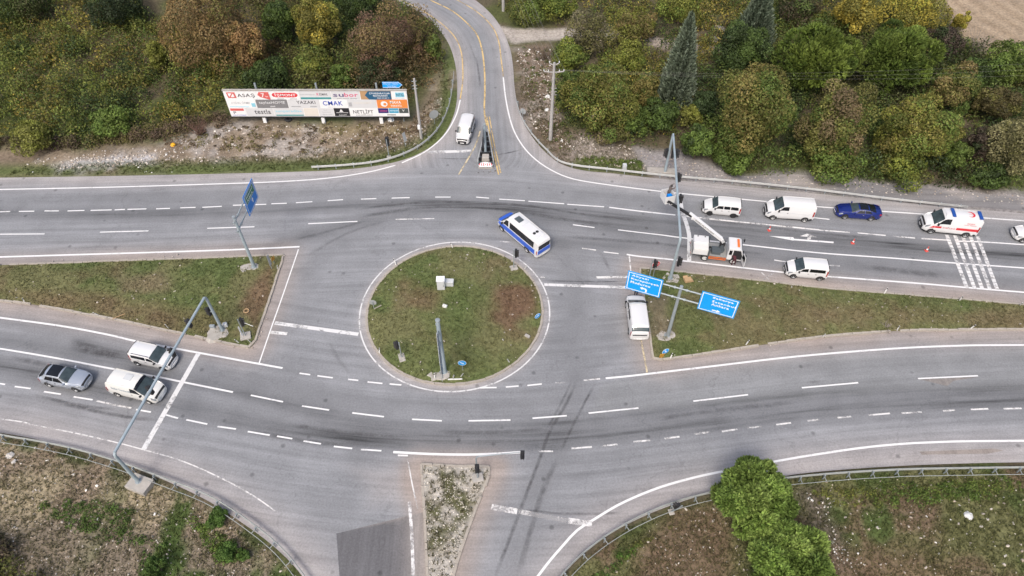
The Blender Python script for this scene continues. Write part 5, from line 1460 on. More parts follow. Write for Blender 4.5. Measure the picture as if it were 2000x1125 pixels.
# big blue direction signs
def big_sign(label, base, h, ang, panels, arms, polemat='galv', r=.18):
    A = at(*base, .15)
    t = thing('direction_sign', label, 'road sign', A)
    b = MB(); b.tube([(0, 0, -.2), (0, 0, h)], [r, r*.72], 14); pl = b.build('pole', M[polemat], t, True)
    b = MB(); b.lathe([(r*.9, 0), (r*.9, .12), (.001, .16)], 12, Matrix.Translation((0, 0, h))); b.build('pole_cap', M['galv'], pl, True)
    b = MB(); b.lathe([(r*2, 0), (r*2, .06), (r*1.1, .08)], 16, Matrix.Translation((0, 0, .02))); b.build('base_flange', M['galv'], pl, True)
    d = Vector((cos(ang), sin(ang), 0)); nrm = Vector((sin(ang), -cos(ang), 0))
    for (z, x0, x1) in arms:
        b = MB(); b.tube([d*x0+nrm*.12+Vector((0, 0, z)), d*x1+nrm*.12+Vector((0, 0, z))], .075, 10); ar = b.build('arm', M['galv'], t, True)
        for xx in ((-.55, .55) if x0 < 0 else (.45,)):
            b = MB(); b.tube([d*(xx-.08)+nrm*.12+Vector((0, 0, z)), d*(xx+.08)+nrm*.12+Vector((0, 0, z))], .13, 10); b.build('clamp', M['galv'], ar, True)
    out = []
    for (x0, x1, z0, z1, mat) in panels:
        cx_ = (x0+x1)/2; T = Matrix.Translation(d*cx_+nrm*.2+Vector((0, 0, (z0+z1)/2))) @ sign_frame(ang)
        w_, hh = x1-x0, z1-z0
        b = MB(); b.prism([(-w_/2, -hh/2), (w_/2, -hh/2), (w_/2, hh/2), (-w_/2, hh/2)], 0, .05, T); pn = b.build('sign_panel', M[mat], t)
        bw_ = .07; e = .10
        b = MB()
        for (ax, ay, bx, by) in ((-w_/2+e, -hh/2+e, w_/2-e, -hh/2+e+bw_), (-w_/2+e, hh/2-e-bw_, w_/2-e, hh/2-e), (-w_/2+e, -hh/2+e+bw_, -w_/2+e+bw_, hh/2-e-bw_), (w_/2-e-bw_, -hh/2+e+bw_, w_/2-e, hh/2-e-bw_)):
            b.prism([(ax, ay), (bx, ay), (bx, by), (ax, by)], .05, .056, T)
        bo = b.build('border', M['sign_white'], pn)
        out.append((pn, T, w_, hh))
    return t, out
ang = radians(-21)
t, ps = big_sign('pair of large blue boards on one pole naming Akyazi and Ankara', (1304, 656), 7.35, ang, [(-4.88, -1.64, 5.4, 7.85, 'sign_blue'), (1.84, 5.14, 5.4, 7.85, 'sign_blue')], [(7.25, -4.4, 4.9), (5.95, -4.4, 4.9)])
for (pn, T, w_, hh), lines in zip(ps, [('Akyazı', 'Karapürçek', 'Mudurnu'), ('Sakarya', 'İstanbul', 'Ankara')]):
    for i, s_ in enumerate(lines):
        wl = .26*len(s_); 
        xo = -w_/2+.38+wl/2 if lines[0] == 'Akyazı' else -.62+wl/2+.02*i
        text(s_, wl, .30, T @ Vector((xo, hh*.31-.43*i, .056)), 'sign_white', pn, T.to_3x3(), bold=.03)
b = MB(); pn, T, w_, hh = ps[0]
b.prism([(.38, -1.0), (.38, -.62), (.22, -.5), (-.05, -.5), (-.05, -.38), (-.3, -.58), (-.05, -.78), (-.05, -.66), (.16, -.66), (.22, -.72), (.22, -1.0)], .05, .058, T); b.build('arrow', M['sign_white'], pn)
pn, T, w_, hh = ps[1]
b = MB(); b.prism(arrow_poly(.75, .13, .36, .3), .05, .058, T @ Matrix.Translation((.0, -.85, 0))); b.build('arrow', M['sign_white'], pn)
footing(t, Vector((-.2, .0, -.06)), (2.6, 1.7, .3), .4, rough=True)
t, ps = big_sign('tall blue sign with a green inset naming Istanbul and Ankara over the left lanes', (497, 522), 7.3, radians(86), [(2.4, 5.3, 5.15, 7.7, 'sign_blue_dk')], [(7.05, -.3, 4.6), (5.85, -.1, 4.6)], 'galv_blue')
pn, T, w_, hh = ps[0]
b = MB(); b.prism([(-1.15, .0), (1.1, .0), (1.1, .95), (-1.15, .95)], .05, .058, T); gp = b.build('inset_panel', M['sign_green'], pn)
b = MB()
for (ax, ay, bx, by) in ((-1.19, -.04, 1.14, .0), (-1.19, .95, 1.14, .99), (-1.19, 0, -1.15, .95), (1.1, 0, 1.14, .95)): b.prism([(ax, ay), (bx, ay), (bx, by), (ax, by)], .05, .06, T)
b.build('border', M['sign_white'], gp)
text('İstanbul', 1.9, .3, T @ Vector((-.02, .70, .06)), 'sign_white', gp, T.to_3x3(), bold=.03); text('Ankara', 1.6, .3, T @ Vector((-.15, .26, .06)), 'sign_white', gp, T.to_3x3(), bold=.03)
b = MB(); b.prism([(.12, -1.0), (.12, -.6), (.3, -.6), (0, -.25), (-.3, -.6), (-.12, -.6), (-.12, -1.0)], .05, .058, T @ Matrix.Translation((.3, .62, 0)) @ Matrix.Rotation(radians(50), 4, 'Z') @ Matrix.Translation((0, 0, 0)) if False else T @ Matrix.Translation((.15, .05, 0)) @ Matrix.Diagonal((.8, .8, 1, 1))); b.build('arrow', M['sign_white'], pn)
footing(t, Vector((-.55, -.1, -.05)), (2.9, 1.6, .28), .2, rough=True)
t, ps = big_sign('blue sign on a thick pole seen edge-on at the bottom of the round island', (868, 727), 7.9, radians(-81), [(.7, 4.0, 4.6, 7.2, 'sign_back')], [(6.7, -.3, 3.6), (5.2, -.1, 3.6)], 'galv_blue', .24)
footing(t, Vector((-.5, -.2, -.04)), (2.6, 1.8, .26), .0, rough=True)
for k in range(3):
    z = 4.9+.9*k; b = MB(); b.box(Vector((cos(radians(-81)), sin(radians(-81)), 0))*2.35+Vector((-.14, 0, z)), (3.1, .05, .08), Matrix.Rotation(radians(-81), 3, 'Z')); b.build('back_rib', M['galv_blue'], ps[0][0])
t, ps = big_sign('sign pole standing edge-on in the barrier island of the side road', (948.5, 300), 4.3, radians(-87.5), [(.25, 1.9, 2.4, 4.0, 'ad_dark')], [(3.7, -.2, 1.7), (2.8, -.1, 1.7)], 'galv_blue', .16)
# ---------------------------------------------------------------- advertising billboard
BY, BX0, BX1, BZ0, BZ1 = 75.0, -35.65, -13.0, 1.12, 4.95
bb = thing('billboard', 'long white billboard covered in rows of company adverts below the wooded slope', 'billboard', (-24.3, BY, gz(-24.3, BY)))
ob_ = Vector(bb.location)
def bl(x, z, y=0): return Vector((x, BY+y, z))-ob_
W_ = BX1-BX0; Hh = BZ1-BZ0
b = MB(); b.box(bl((BX0+BX1)/2, (BZ0+BZ1)/2), (W_, .12, Hh)); board = b.build('board', M['sign_white'], bb)
b = MB(); b.box(bl((BX0+BX1)/2, BZ1+.05), (W_+.1, .3, .1)); b.build('top_rail', M['concrete'], bb)
b = MB(); b.box(bl((BX0+BX1)/2, BZ0-.05), (W_+.1, .3, .1)); b.build('bottom_rail', M['black'], bb)
for px in (518.5, 632.5, 745.5):
    q = at(px, 241); b = MB(); b.box(bl(q.x, .55+.0, .14), (.42, .3, 1.5)); b.build('post', M['sign_white'], bb, bevel=.02)
    b = MB(); b.box(bl(q.x, 2.8, .55), (.2, .2, 5.6)); b.build('rear_post', M['galv'], bb)
def hexm(name, r, g, b_): M[name] = pm(name, (r, g, b_), .5, 0, .06, 1.5)
hexm('ad_grey', .20, .20, .21); hexm('ad_teal', .03, .26, .27); hexm('ad_ltblue', .25, .55, .68); hexm('ad_orange', .72, .24, .06); hexm('ad_navy', .03, .03, .16); hexm('ad_sky', .06, .33, .52)
hexm('ad_dkgreen', .07, .085, .085); hexm('ad_black', .02, .02, .025); hexm('ad_red', .62, .04, .05); hexm('ad_coral', .60, .12, .11); hexm('ad_purple', .10, .07, .18); hexm('ad_blue', .02, .07, .42); hexm('ad_deep', .02, .10, .20)
hexm('ad_pale', .60, .61, .63); hexm('ad_cream', .66, .63, .58); hexm('ad_txt', .08, .08, .09); hexm('ad_txtgrey', .38, .39, .41); hexm('ad_food', .45, .28, .15); hexm('ad_white', .76, .77, .78); hexm('ad_rose', .60, .10, .20)
R0, R1, R2 = (.665, .985), (.335, .660), (.015, .330)      # rows bottom..top fraction
def adx(u): return BX0+W_*u
def adz(f): return BZ0+Hh*f
def ad(u0, u1, row, mat, f0=0., f1=1., parent=None, lift=.0, name='advert_panel'):
    z0 = adz(row[0]+(row[1]-row[0])*f0); z1 = adz(row[0]+(row[1]-row[0])*f1)
    b = MB(); b.box(bl((adx(u0)+adx(u1))/2, (z0+z1)/2, -.075-lift), (adx(u1)-adx(u0)-.03, .03, z1-z0-.02))
    return b.build(name, M[mat], parent or bb)
def adt(s_, u0, u1, row, f0, f1, mat, parent, lift=.0):
    z0 = adz(row[0]+(row[1]-row[0])*f0); z1 = adz(row[0]+(row[1]-row[0])*f1)
    return text(s_, adx(u1)-adx(u0), z1-z0, bl((adx(u0)+adx(u1))/2, (z0+z1)/2, -.092-lift), mat, parent, bold=.015)
def adp(poly, mat, parent, lift=.012, name='logo'):
    """polygon in (u, v of whole board)"""
    b = MB(); T = Matrix.Translation(bl(0, 0, -.092-lift)) @ Matrix.Rotation(pi/2, 4, 'X')
    b.prism([(adx(u), adz(v)) for u, v in poly], 0, .008, T); return b.build(name, M[mat], parent)
p = ad(.005, .178, R0, 'ad_white'); adt('ASAŞ', .072, .168, R0, .18, .72, 'ad_txt', p)
adp([(.020, .73), (.066, .73), (.062, .94), (.016, .94)], 'ad_coral', p); adp([(.027, .765), (.056, .765), (.053, .905), (.024, .905)], 'ad_white', p, .022); adp([(.027, .765), (.034, .765), (.053, .905), (.046, .905)], 'ad_coral', p, .03)
p = ad(.180, .252, R0, 'ad_white'); adp([(.184, .84), (.194, .95), (.246, .95), (.250, .68), (.240, .67), (.198, .76)], 'ad_coral', p); adt('7', .204, .222, R0, .3, .75, 'ad_white', p, .02); adt('ler', .226, .240, R0, .3, .45, 'ad_white', p, .02)
p = ad(.254, .408, R0, 'ad_white'); adp([(.262+.0, .84), (.268, .90), (.280, .925), (.385, .925), (.398, .90), (.403, .84), (.398, .78), (.385, .755), (.280, .755), (.268, .78)], 'ad_red', p); adt('İŞMONT', .276, .392, R0, .32, .78, 'ad_white', p, .02); ad(.285, .325, R0, 'ad_txt', .06, .11, p, .02, 'rule'); ad(.355, .395, R0, 'ad_txt', .06, .11, p, .02, 'rule')
p = ad(.411, .586, R0, 'ad_pale'); adt('ÖZKARDEŞLER', .418, .498, R0, .5, .68, 'ad_txtgrey', p); adt('ESMAK', .522, .568, R0, .48, .76, 'ad_txt', p); adt('R', .508, .519, R0, .48, .76, 'ad_rose', p); ad(.416, .583, R0, 'ad_teal', .06, .27, p, .02, 'stripe')
p = ad(.588, .742, R0, 'ad_pale'); adt('su', .597, .655, R0, .32, .66, 'ad_purple', p); adt('bor', .658, .732, R0, .32, .80, 'ad_rose', p); adt('BORU  SANAYİ  TİCARET', .615, .725, R0, .08, .18, 'ad_txt', p)
p = ad(.745, .915, R0, 'ad_food'); adp([(.770, .83), (.790, .98), (.913, .98), (.913, .67), (.790, .67)], 'ad_deep', p); adt('ÇINARSARAYLAR', .795, .908, R0, .62, .84, 'ad_white', p, .02); adt('RESTAURANT', .815, .895, R0, .36, .58, 'ad_white', p, .02); adt('0264 276 00 71', .835, .900, R0, .12, .26, 'ad_white', p, .02); ad(.790, .828, R0, 'ad_red', .08, .3, p, .02, 'tag')
p = ad(.918, .996, R0, 'ad_white'); ad(.936, .986, R0, 'ad_ltblue', .28, .84, p, .015, 'logo'); adt('NTG', .942, .981, R0, .42, .74, 'ad_deep', p, .04); adt('SEPETLİ VİNÇ', .932, .986, R0, .08, .2, 'ad_txtgrey', p)
p = ad(.005, .160, R1, 'ad_white'); adt('AYDIN ÖRME', .025, .128, R1, .50, .80, 'ad_txtgrey', p); ad(.01, .120, R1, 'ad_ltblue', .12, .20, p, .02, 'stripe'); ad(.134, .156, R1, 'ad_ltblue', .15, .6, p, .02, 'logo')
p = ad(.162, .336, R1, 'ad_grey'); adt('taylasHOME', .178, .322, R1, .42, .82, 'ad_pale', p); adt('tekstil', .235, .262, R1, .12, .3, 'ad_white', p)
p = ad(.338, .512, R1, 'ad_pale'); adt('YAZAKI', .385, .490, R1, .50, .86, 'ad_txt', p); ad(.352, .405, R1, 'ad_txtgrey', .14, .27, p, .02, 'rule'); ad(.455, .493, R1, 'ad_txtgrey', .14, .27, p, .02, 'rule')
p = ad(.514, .664, R1, 'ad_white'); adt('CMAK', .530, .640, R1, .32, .84, 'ad_blue', p); adt('çelik makina', .555, .595, R1, .08, .18, 'ad_txtgrey', p)
p = ad(.666, .826, R1, 'ad_pale'); adt('CANDEMİR', .70, .80, R1, .5, .8, 'ad_cream', p); ad(.672, .69, R1, 'ad_txtgrey', .2, .7, p, .02, 'logo')
p = ad(.828, .997, R1, 'ad_orange'); adt('MAVA', .902, .962, R1, .52, .86, 'ad_white', p); adt('TEKSTİL', .902, .966, R1, .16, .44, 'ad_white', p)
adp([(.868+.019*cos(2*pi*k/18), .495+.105*sin(2*pi*k/18)) for k in range(18)], 'ad_white', p); adp([(.872+.009*cos(2*pi*k/14), .49+.05*sin(2*pi*k/14)) for k in range(14)], 'ad_orange', p, .022)
p = ad(.005, .090, R2, 'ad_white'); ad(.006, .082, R2, 'ad_coral', .68, .98, p, .02, 'stripe'); adt('KARA & KARDEŞLER', .012, .085, R2, .04, .2, 'ad_blue', p); adt('P', .02, .035, R2, .3, .6, 'ad_txt', p)
p = ad(.092, .244, R2, 'ad_pale'); adt('testla', .138, .228, R2, .28, .86, 'ad_txt', p)
p = ad(.246, .412, R2, 'ad_pale'); adt('sunparadise', .256, .402, R2, .42, .80, 'ad_ltblue', p); ad(.254, .408, R2, 'ad_teal', .06, .2, p, .02, 'stripe')
p = ad(.414, .494, R2, 'ad_cream'); p = ad(.496, .580, R2, 'ad_pale'); adt('İLK', .525, .545, R2, .7, .85, 'ad_txtgrey', p); adt('İNŞAAT', .515, .565, R2, .42, .58, 'ad_txtgrey', p); adt('EMLAK OFİSİ', .515, .568, R2, .18, .32, 'ad_txtgrey', p)
p = ad(.582, .668, R2, 'ad_black'); adp([(.612, .19), (.622, .30), (.634, .19)], 'ad_white', p); ad(.592, .660, R2, 'ad_white', .42, .47, p, .02, 'rule'); adt('ALACATI', .604, .648, R2, .08, .22, 'ad_white', p)
p = ad(.670, .826, R2, 'ad_white'); adt('NETLİFT', .688, .800, R2, .34, .90, 'ad_txt', p); adt('www.netlift.com.tr', .70, .795, R2, .08, .24, 'ad_txt', p)
p = ad(.828, .886, R2, 'ad_navy', .38, .98); adt('SANKO', .838, .878, R2, .58, .76, 'ad_rose', p)
p = ad(.888, .942, R2, 'ad_sky', .38, .98); adt('sampol', .893, .938, R2, .58, .78, 'ad_white', p)
p = ad(.944, .997, R2, 'ad_dkgreen', .38, .98); adt('V', .962, .976, R2, .58, .84, 'ad_white', p)
p = ad(.828, .997, R2, 'ad_white', .0, .36); ad(.875, .925, R2, 'ad_txt', .12, .22, p, .02, 'rule')
# blue street-name arrow above the billboard
q = at(757, 246); q.y += .9
t = thing('direction_sign', 'blue arrow shaped direction sign showing above the right end of the billboard', 'road sign', (q.x, q.y, gz(q.x, q.y)))
zs = 5.55; lz = q.z-t.location.z
for xx in (.5, 2.0):
    b = MB(); b.tube([(xx, .06, -.3), (xx, .06, zs+.35)], .05, 8); b.build('post', M['galv'], t, True)
T = Matrix.Translation((0, 0, zs)) @ Matrix.Rotation(pi/2, 4, 'X')
b = MB(); b.prism([(0, -.42), (2.0, -.42), (2.45, 0), (2.0, .42), (0, .42)], 0, .04, T); pn = b.build('sign_panel', M['sign_blue'], t)
b = MB(); b.prism([(.04, .34), (1.98, .34), (2.38, 0), (1.98, -.34), (.04, -.34), (.04, -.39), (2.0, -.39), (2.43, 0), (2.0, .39), (.04, .39)], .04, .048, T); b.build('border', M['sign_white'], pn)
text('Karapürçek 1. Organize', 1.85, .2, Vector((1.02, -.05, zs+.14)), 'sign_white', pn); text('Sanayi Bölgesi', 1.1, .17, Vector((1.15, -.05, zs-.17)), 'sign_white', pn)

# ---------------------------------------------------------------- guardrails
def guard_rail(label, pxs, side, ladder=False, z=.62, step=2.0, smooth=True):
    """side=+1: posts stand to the left of the path direction"""
    P = [at(x, y, z) for x, y in pxs]
    P = resample(spline(P, n=8), .7)
    root = thing('guardrail', label, 'guardrail', (P[0].x, P[0].y, 0))
    o = Vector((P[0].x, P[0].y, 0))
    prof = [(.0, -.15), (.045, -.10), (.045, -.05), (.0, .0), (.045, .05), (.045, .10), (.0, .15)]
    V = []; F = []; N = []
    for i, p in enumerate(P):
        tg = P[min(i+1, len(P)-1)]-P[max(i-1, 0)]; tg.z = 0; tg.normalize()
        n = Vector((-tg.y, tg.x, 0))*side; N.append(n)
        g = 0
        for a, c in prof: V.append(p-o-n*a+Vector((0, 0, c)))
    m = len(prof)
    for i in range(len(P)-1):
        for k in range(m-1): F.append((i*m+k, (i+1)*m+k, (i+1)*m+k+1, i*m+k+1))
    b = MB(); b.add(V, F); r_ = b.build('rail', M['rail_old' if ladder else 'rail'], root, True, angle=50)
    so = r_.modifiers.new('thick', 'SOLIDIFY'); so.thickness = .05 if ladder else .03; so.offset = 0
    b = MB()
    b.box((0, .09, -.02), (.10, .12, .22)); b.box((0, .17, -.35), (.10, .06, .95))
    post = b.build('post', M['galv'], None); pm_ = post.data; bpy.data.objects.remove(post)
    k = max(1, int(round(step/.7)))
    for i in range(1, len(P)-1, k):
        po = link('post', pm_, root); po.location = P[i]-o
        po.rotation_euler = (0, 0, math.atan2(N[i].y, N[i].x)-pi/2)
        if ladder:
            b = MB(); b.box((0, .32, -.08), (.055, .52, .05)); br = b.build('brace', M['rail_old'], root); br.location = po.location; br.rotation_euler = po.rotation_euler
    if ladder:
        rs = random.Random(3)
        b = MB(); b.tube([p-o+n*.58+Vector((0, 0, -.10+rs.uniform(-.03, .03))) for p, n in zip(P, N)], .028, 6); b.build('rear_rail', M['rail_old'], root, True)
    return root
guard_rail('curved guardrail bending into the side road below the billboard', [(608, 326), (680, 321.5), (740, 314), (790, 299), (830, 276), (858, 246), (876, 207), (884, 165), (886, 140)], 1)
guard_rail('long guardrail from the side road bend along the gravel verge to the ambulance', [(1008, 193), (1017, 225), (1037, 258), (1066, 290), (1103, 318), (1200, 331), (1320, 344), (1450, 355), (1600, 371), (1750, 389), (1890, 404)], 1)
guard_rail('ladder like guardrail along the lower left slope', [(-250, 795), (-100, 822), (0, 849), (70, 861), (150, 878), (240, 905), (330, 938), (410, 970), (480, 1014), (545, 1066), (592, 1122), (640, 1190)], -1, True)
guard_rail('ladder like guardrail along the lower right field left of the pines', [(1060, 1180), (1098, 1122), (1148, 1073), (1205, 1033), (1262, 1003), (1320, 980), (1372, 966), (1420, 955)], -1, True)
guard_rail('ladder like guardrail along the lower right field right of the pines', [(1500, 938), (1560, 931), (1640, 924), (1750, 917.5), (1850, 915), (2000, 913), (2200, 912)], -1, True)
A = at(948.5, 322); Bk = at(948.5, 262)
t = thing('crash_barrier', 'dark tapering crash barrier frame in the mouth of the side road', 'barrier', A)
Lb = (Bk-A).length
for sg in (1, -1):
    p0 = Vector((sg*.95, 0, .62)); p1 = Vector((sg*.16, Lb, .62))
    dv = p1-p0; R = dv.to_track_quat('X', 'Z').to_matrix(); b = MB(); b.box((p0+p1)/2, (dv.length, .13, .28), R); b.build('rail', M['rail'], t, bevel=.02)
    for k in range(7):
        q = p0.lerp(p1, k/6.3); b = MB(); b.box((q.x, q.y, .25), (.1, .1, .6)); b.build('post', M['galv'], t)
for k in range(6):
    f = (k+.5)/6; hw_ = .95*(1-f)+.16*f-.07; b = MB(); b.box((0, Lb*f, .45), (2*hw_, .10, .5)); b.build('cross_panel', M['black'], t)
b = MB(); b.add([(-.85, .1, .02), (.85, .1, .02), (.12, Lb-.1, .02), (-.12, Lb-.1, .02), (-.85, .1, .14), (.85, .1, .14), (.12, Lb-.1, .14), (-.12, Lb-.1, .14)], [(3, 2, 1, 0), (4, 5, 6, 7), (0, 1, 5, 4), (1, 2, 6, 5), (2, 3, 7, 6), (3, 0, 4, 7)]); b.build('base_plate', M['grey_box'], t)
b = MB(); b.box((0, .75, .5), (.95, .9, .6), taper=.85); b.build('ballast_block', M['concrete'], t, bevel=.05)
b = MB(); b.box((-.35, Lb*.55, .62), (.3, 2.2, .5)); b.build('dark_panel', M['black'], t, bevel=.03)
# chevron board closing the barrier island
q = at(948.5, 330); t = thing('barrier_board', 'red and white chevron board at the head of the barrier island', 'road sign', (q.x, q.y, 0))
b = MB(); P = [(-.82, 0), (-.8, .2), (-.6, .36), (0, .46), (.6, .36), (.8, .2), (.82, 0), (.6, -.12), (-.6, -.12)]
T = Matrix.Translation((0, 0, .5)) @ Matrix.Rotation(pi/2-.5, 4, 'X')
b.prism(P, 0, .06, T); pn = b.build('board', M['sign_white'], t)
for sg in (1, -1):
    for k in range(3):
        x_ = .10+.24*k; b = MB(); hgt = .40-.06*k
        b.prism([(sg*x_, .16+hgt*.5), (sg*(x_+.11), .16+hgt*.5), (sg*(x_+.22), .16), (sg*(x_+.11), .16-hgt*.5), (sg*x_, .16-hgt*.5), (sg*(x_+.11), .16)], .061, .07, T); b.build('chevron', M['sign_red'], pn)
b = MB(); b.prism([(0, .26), (.08, .16), (0, .06), (-.08, .16)], .061, .07, T); b.build('diamond', M['sign_red'], pn)
for xx in (-.6, .6):
    b = MB(); b.box((xx, .12, .2), (.08, .08, .6)); b.build('leg', M['galv'], t)
b = MB(); b.box((0, .3, .1), (1.7, .6, .2)); b.build('base', M['concrete'], t, bevel=.04)

# ---------------------------------------------------------------- power poles and wires
def upole(label, base, h, r0, r1, arms=True):
    A = at(*base); A.z = gz(A.x, A.y)
    t = thing('utility_pole', label, 'utility pole', A)
    b = MB(); b.tube([(0, 0, -.4), (0, 0, h)], [r0, r1], 12); b.build('pole', M['pole_conc'], t, True)
    tips = []
    if arms:
        for z, w_, dz in ((h-1.25, 1.15, .12), (h-.35, .55, .3)):
            b = MB(); b.tube([(-w_, 0, z+dz), (0, 0, z), (w_, 0, z+dz)], .07, 8); ar = b.build('cross_arm', M['pole_conc'], t, True)
            for xx in ((-w_, -w_*.55, w_*.55, w_) if w_ > 1 else (-w_, w_)):
                f = abs(xx)/w_
                b = MB(); b.lathe([(.03, 0), (.07, .06), (.045, .1), (.075, .16), (.03, .24), (.001, .26)], 10, Matrix.Translation((xx, 0, z+dz*f+.04))); b.build('insulator', M['cab_grey'], ar, True)
                tips.append(Vector((xx, 0, z+dz*f+.3))+A)
        for z in (h-3.3, h-3.75, h-4.2):
            b = MB(); b.tube([(-.25, -.1, z), (.45, -.1, z)], .035, 6); b.build('bracket', M['pole_conc'], t)
    return t, A, tips
t, A, tipsR = upole('tall concrete power pole with cross arms on the right bank of the side road', (1075, 273), 10.9, .24, .14)
t2, A2, tipsF = upole('power pole at the top edge beside the bend of the side road', (983, 21), 11.0, .24, .14)
t3, A3, _ = upole('grey concrete pole with small bracket beside the billboard', (823, 271), 8.7, .19, .12, False)
b = MB(); b.box((-.12, -.12, 1.9), (.3, .22, .6)); b.build('meter_box', M['sign_white'], t3, bevel=.02)
for z in (8.3, 7.7, 7.3):
    b = MB(); b.tube([(-.4, 0, z), (.25, -.05, z+.1)], .04, 6); b.build('bracket', M['galv'], t3)
    b = MB(); b.lathe([(.05, 0), (.09, .1), (.05, .2), (.001, .22)], 8, Matrix.Translation((-.38, 0, z))); b.build('insulator', M['black'], t3, True)
def wire(p, q, sag, label, r=.008):
    b = MB(); n = 14; c = p.lerp(q, .5)
    pts = [p.lerp(q, i/n)-Vector((0, 0, sag*4*(i/n)*(1-i/n))) for i in range(n+1)]
    root = b.tube(pts, r, 5).build('power_wire', M['wire'], None)
    return setp(root, label, 'wire', 'power wires between the concrete poles')
for a_, c_ in zip(tipsR, tipsF):
    wire(a_, c_, .9, 'thin power wire strung between the two concrete poles of the side road')
far = Vector((75, 72, 10))
for i, a_ in enumerate(tipsR[:3]):
    wire(a_, far+Vector((0, 1.2*i, .2*i)), 1.4, 'thin power wire crossing over the treetops on the right', .005)

# ---------------------------------------------------------------- cones, cabinet, posts and odds and ends
cone0 = None
for lab, px in (('red and white traffic cone in front of the tall panel van', (1502, 450)), ('red and white traffic cone behind the lane arrow', (1665, 475)), ('red and white traffic cone below the ambulance nose', (1809, 490))):
    A = at(*px)
    if cone0 is None:
        cone0 = thing('traffic_cone', lab, 'cone', A, .4, 'traffic cones closing the lane')
        b = MB(); b.box((0, 0, .03), (.36, .36, .05)); b.build('base', M['cone'], cone0, bevel=.015)
        b = MB(); b.lathe([(.14, .05), (.10, .24)], 14, None); b.lathe([(.075, .40), (.025, .70), (.001, .71)], 14, None); b.build('body', M['cone'], cone0, True)['kind'] = 'stuff'
        b = MB(); b.lathe([(.104, .24), (.078, .40)], 14); b.build('band', M['sign_white'], cone0, True)
        c_ = cone0
    else:
        c_ = copy_tree(cone0); c_.location = A; c_['label'] = lab
        c_.rotation_euler = (0, 0, px[0]*.7)
A = at(862, 567, .35)
t = thing('control_cabinet', 'tall white traffic control cabinet standing on the round island', 'cabinet', (A.x, A.y, .32), .03)
b = MB(); b.box((0, .3, .72), (.78, .62, 1.44)); b.build('body', M['cab_grey'], t, bevel=.03)
b = MB(); b.box((0, .3, 1.47), (.86, .72, .07)); b.build('roof', M['sign_white'], t, bevel=.02)
b = MB(); b.box((0, -.02, .72), (.68, .03, 1.28)); dr_ = b.build('door', M['cab_grey'], t, bevel=.01)
b = MB(); b.box((.26, -.045, .75), (.04, .03, .16)); b.build('handle', M['black'], dr_)
b = MB(); b.box((.15, .2, .0), (1.5, 1.1, .14)); b.build('plinth', M['concrete'], t, bevel=.03)
A = at(877, 560, .35)
t = thing('power_box', 'low grey power box next to the white control cabinet', 'cabinet', (A.x, A.y+.15, .36), -.05)
b = MB(); b.box((0, 0, .42), (.95, .48, .62)); b.build('body', M['cab_grey'], t, bevel=.03)
b = MB(); b.box((0, 0, .76), (1.02, .56, .06)); b.build('lid', M['cab_grey'], t, bevel=.015)
for xx in (-.35, .35):
    b = MB(); b.box((xx, 0, .05), (.1, .4, .2)); b.build('foot', M['concrete'], t)
def block(name, label, cat, px, size, mat, z=.3, rz=0., bevel=.03):
    A = at(*px, z); b = MB(); b.box((0, 0, size[2]*.4), size, taper=.93); o = b.build(name, M[mat], None, bevel=bevel)
    o.location = A; o.rotation_euler = (0, 0, rz); return setp(o, label, cat)
block('concrete_block', 'small pale concrete block lying on the turf below the control cabinet', 'block', (869, 599), (.5, .32, .25), 'litter', .42, -.4)
block('concrete_block', 'pale concrete stub at the lower right rim of the round island', 'block', (1030, 657), (.55, .3, .2), 'concrete', .2, -.6)
block('plank', 'pale wooden plank lying at the left rim of the round island', 'plank', (738, 600), (.9, .12, .08), 'kerb', .2, .6)
block('plank', 'thin wooden stick lying across the lower edge of the left median', 'plank', (232, 618), (1.3, .07, .06), 'carton', .2, .55)
block('plank', 'white board lying along the bottom rim of the round island', 'plank', (889, 741), (1.4, .14, .1), 'litter', .18, .03)
block('concrete_block', 'small white utility box behind the long guardrail', 'cabinet', (1219, 331), (.5, .5, .9), 'cab_grey', .0)
A = at(1343, 548, .25)
t = thing('cardboard_box', 'torn cardboard box lying on the right median beside the gantry foot', 'box', A, .2)
b = MB(); b.box((0, 0, .12), (.75, .55, .3)); b.build('body', M['carton'], t)
b = MB(); b.box((-.15, .35, .2), (.5, .3, .03), Matrix.Rotation(.5, 3, 'X')); b.build('flap', M['carton'], t)
b = MB(); b.box((.42, -.1, .08), (.3, .4, .03), Matrix.Rotation(.4, 3, 'Y')); b.build('flap', M['carton'], t)
def torus(name, label, cat, px, R_, r_, mat, z):
    A = at(*px, z); b = MB(); n = 20; m = 8; V = []; F = []
    for i in range(n):
        q = 2*pi*i/n
        for k in range(m):
            w_ = 2*pi*k/m; V.append(((R_+r_*cos(w_))*cos(q), (R_+r_*cos(w_))*sin(q), r_*sin(w_)))
    for i in range(n):
        for k in range(m): F.append((i*m+k, ((i+1) % n)*m+k, ((i+1) % n)*m+(k+1) % m, i*m+(k+1) % m))
    b.add(V, F); o = b.build(name, M[mat], None, True); o.location = A; return setp(o, label, cat)
torus('tyre', 'old black tyre dumped under the billboard', 'tyre', (563, 233), .34, .15, 'tyre', .25)
torus('rusty_ring', 'rusty brown ring lying in the grass of the left median', 'ring', (481, 607), .24, .06, 'carton', .36)
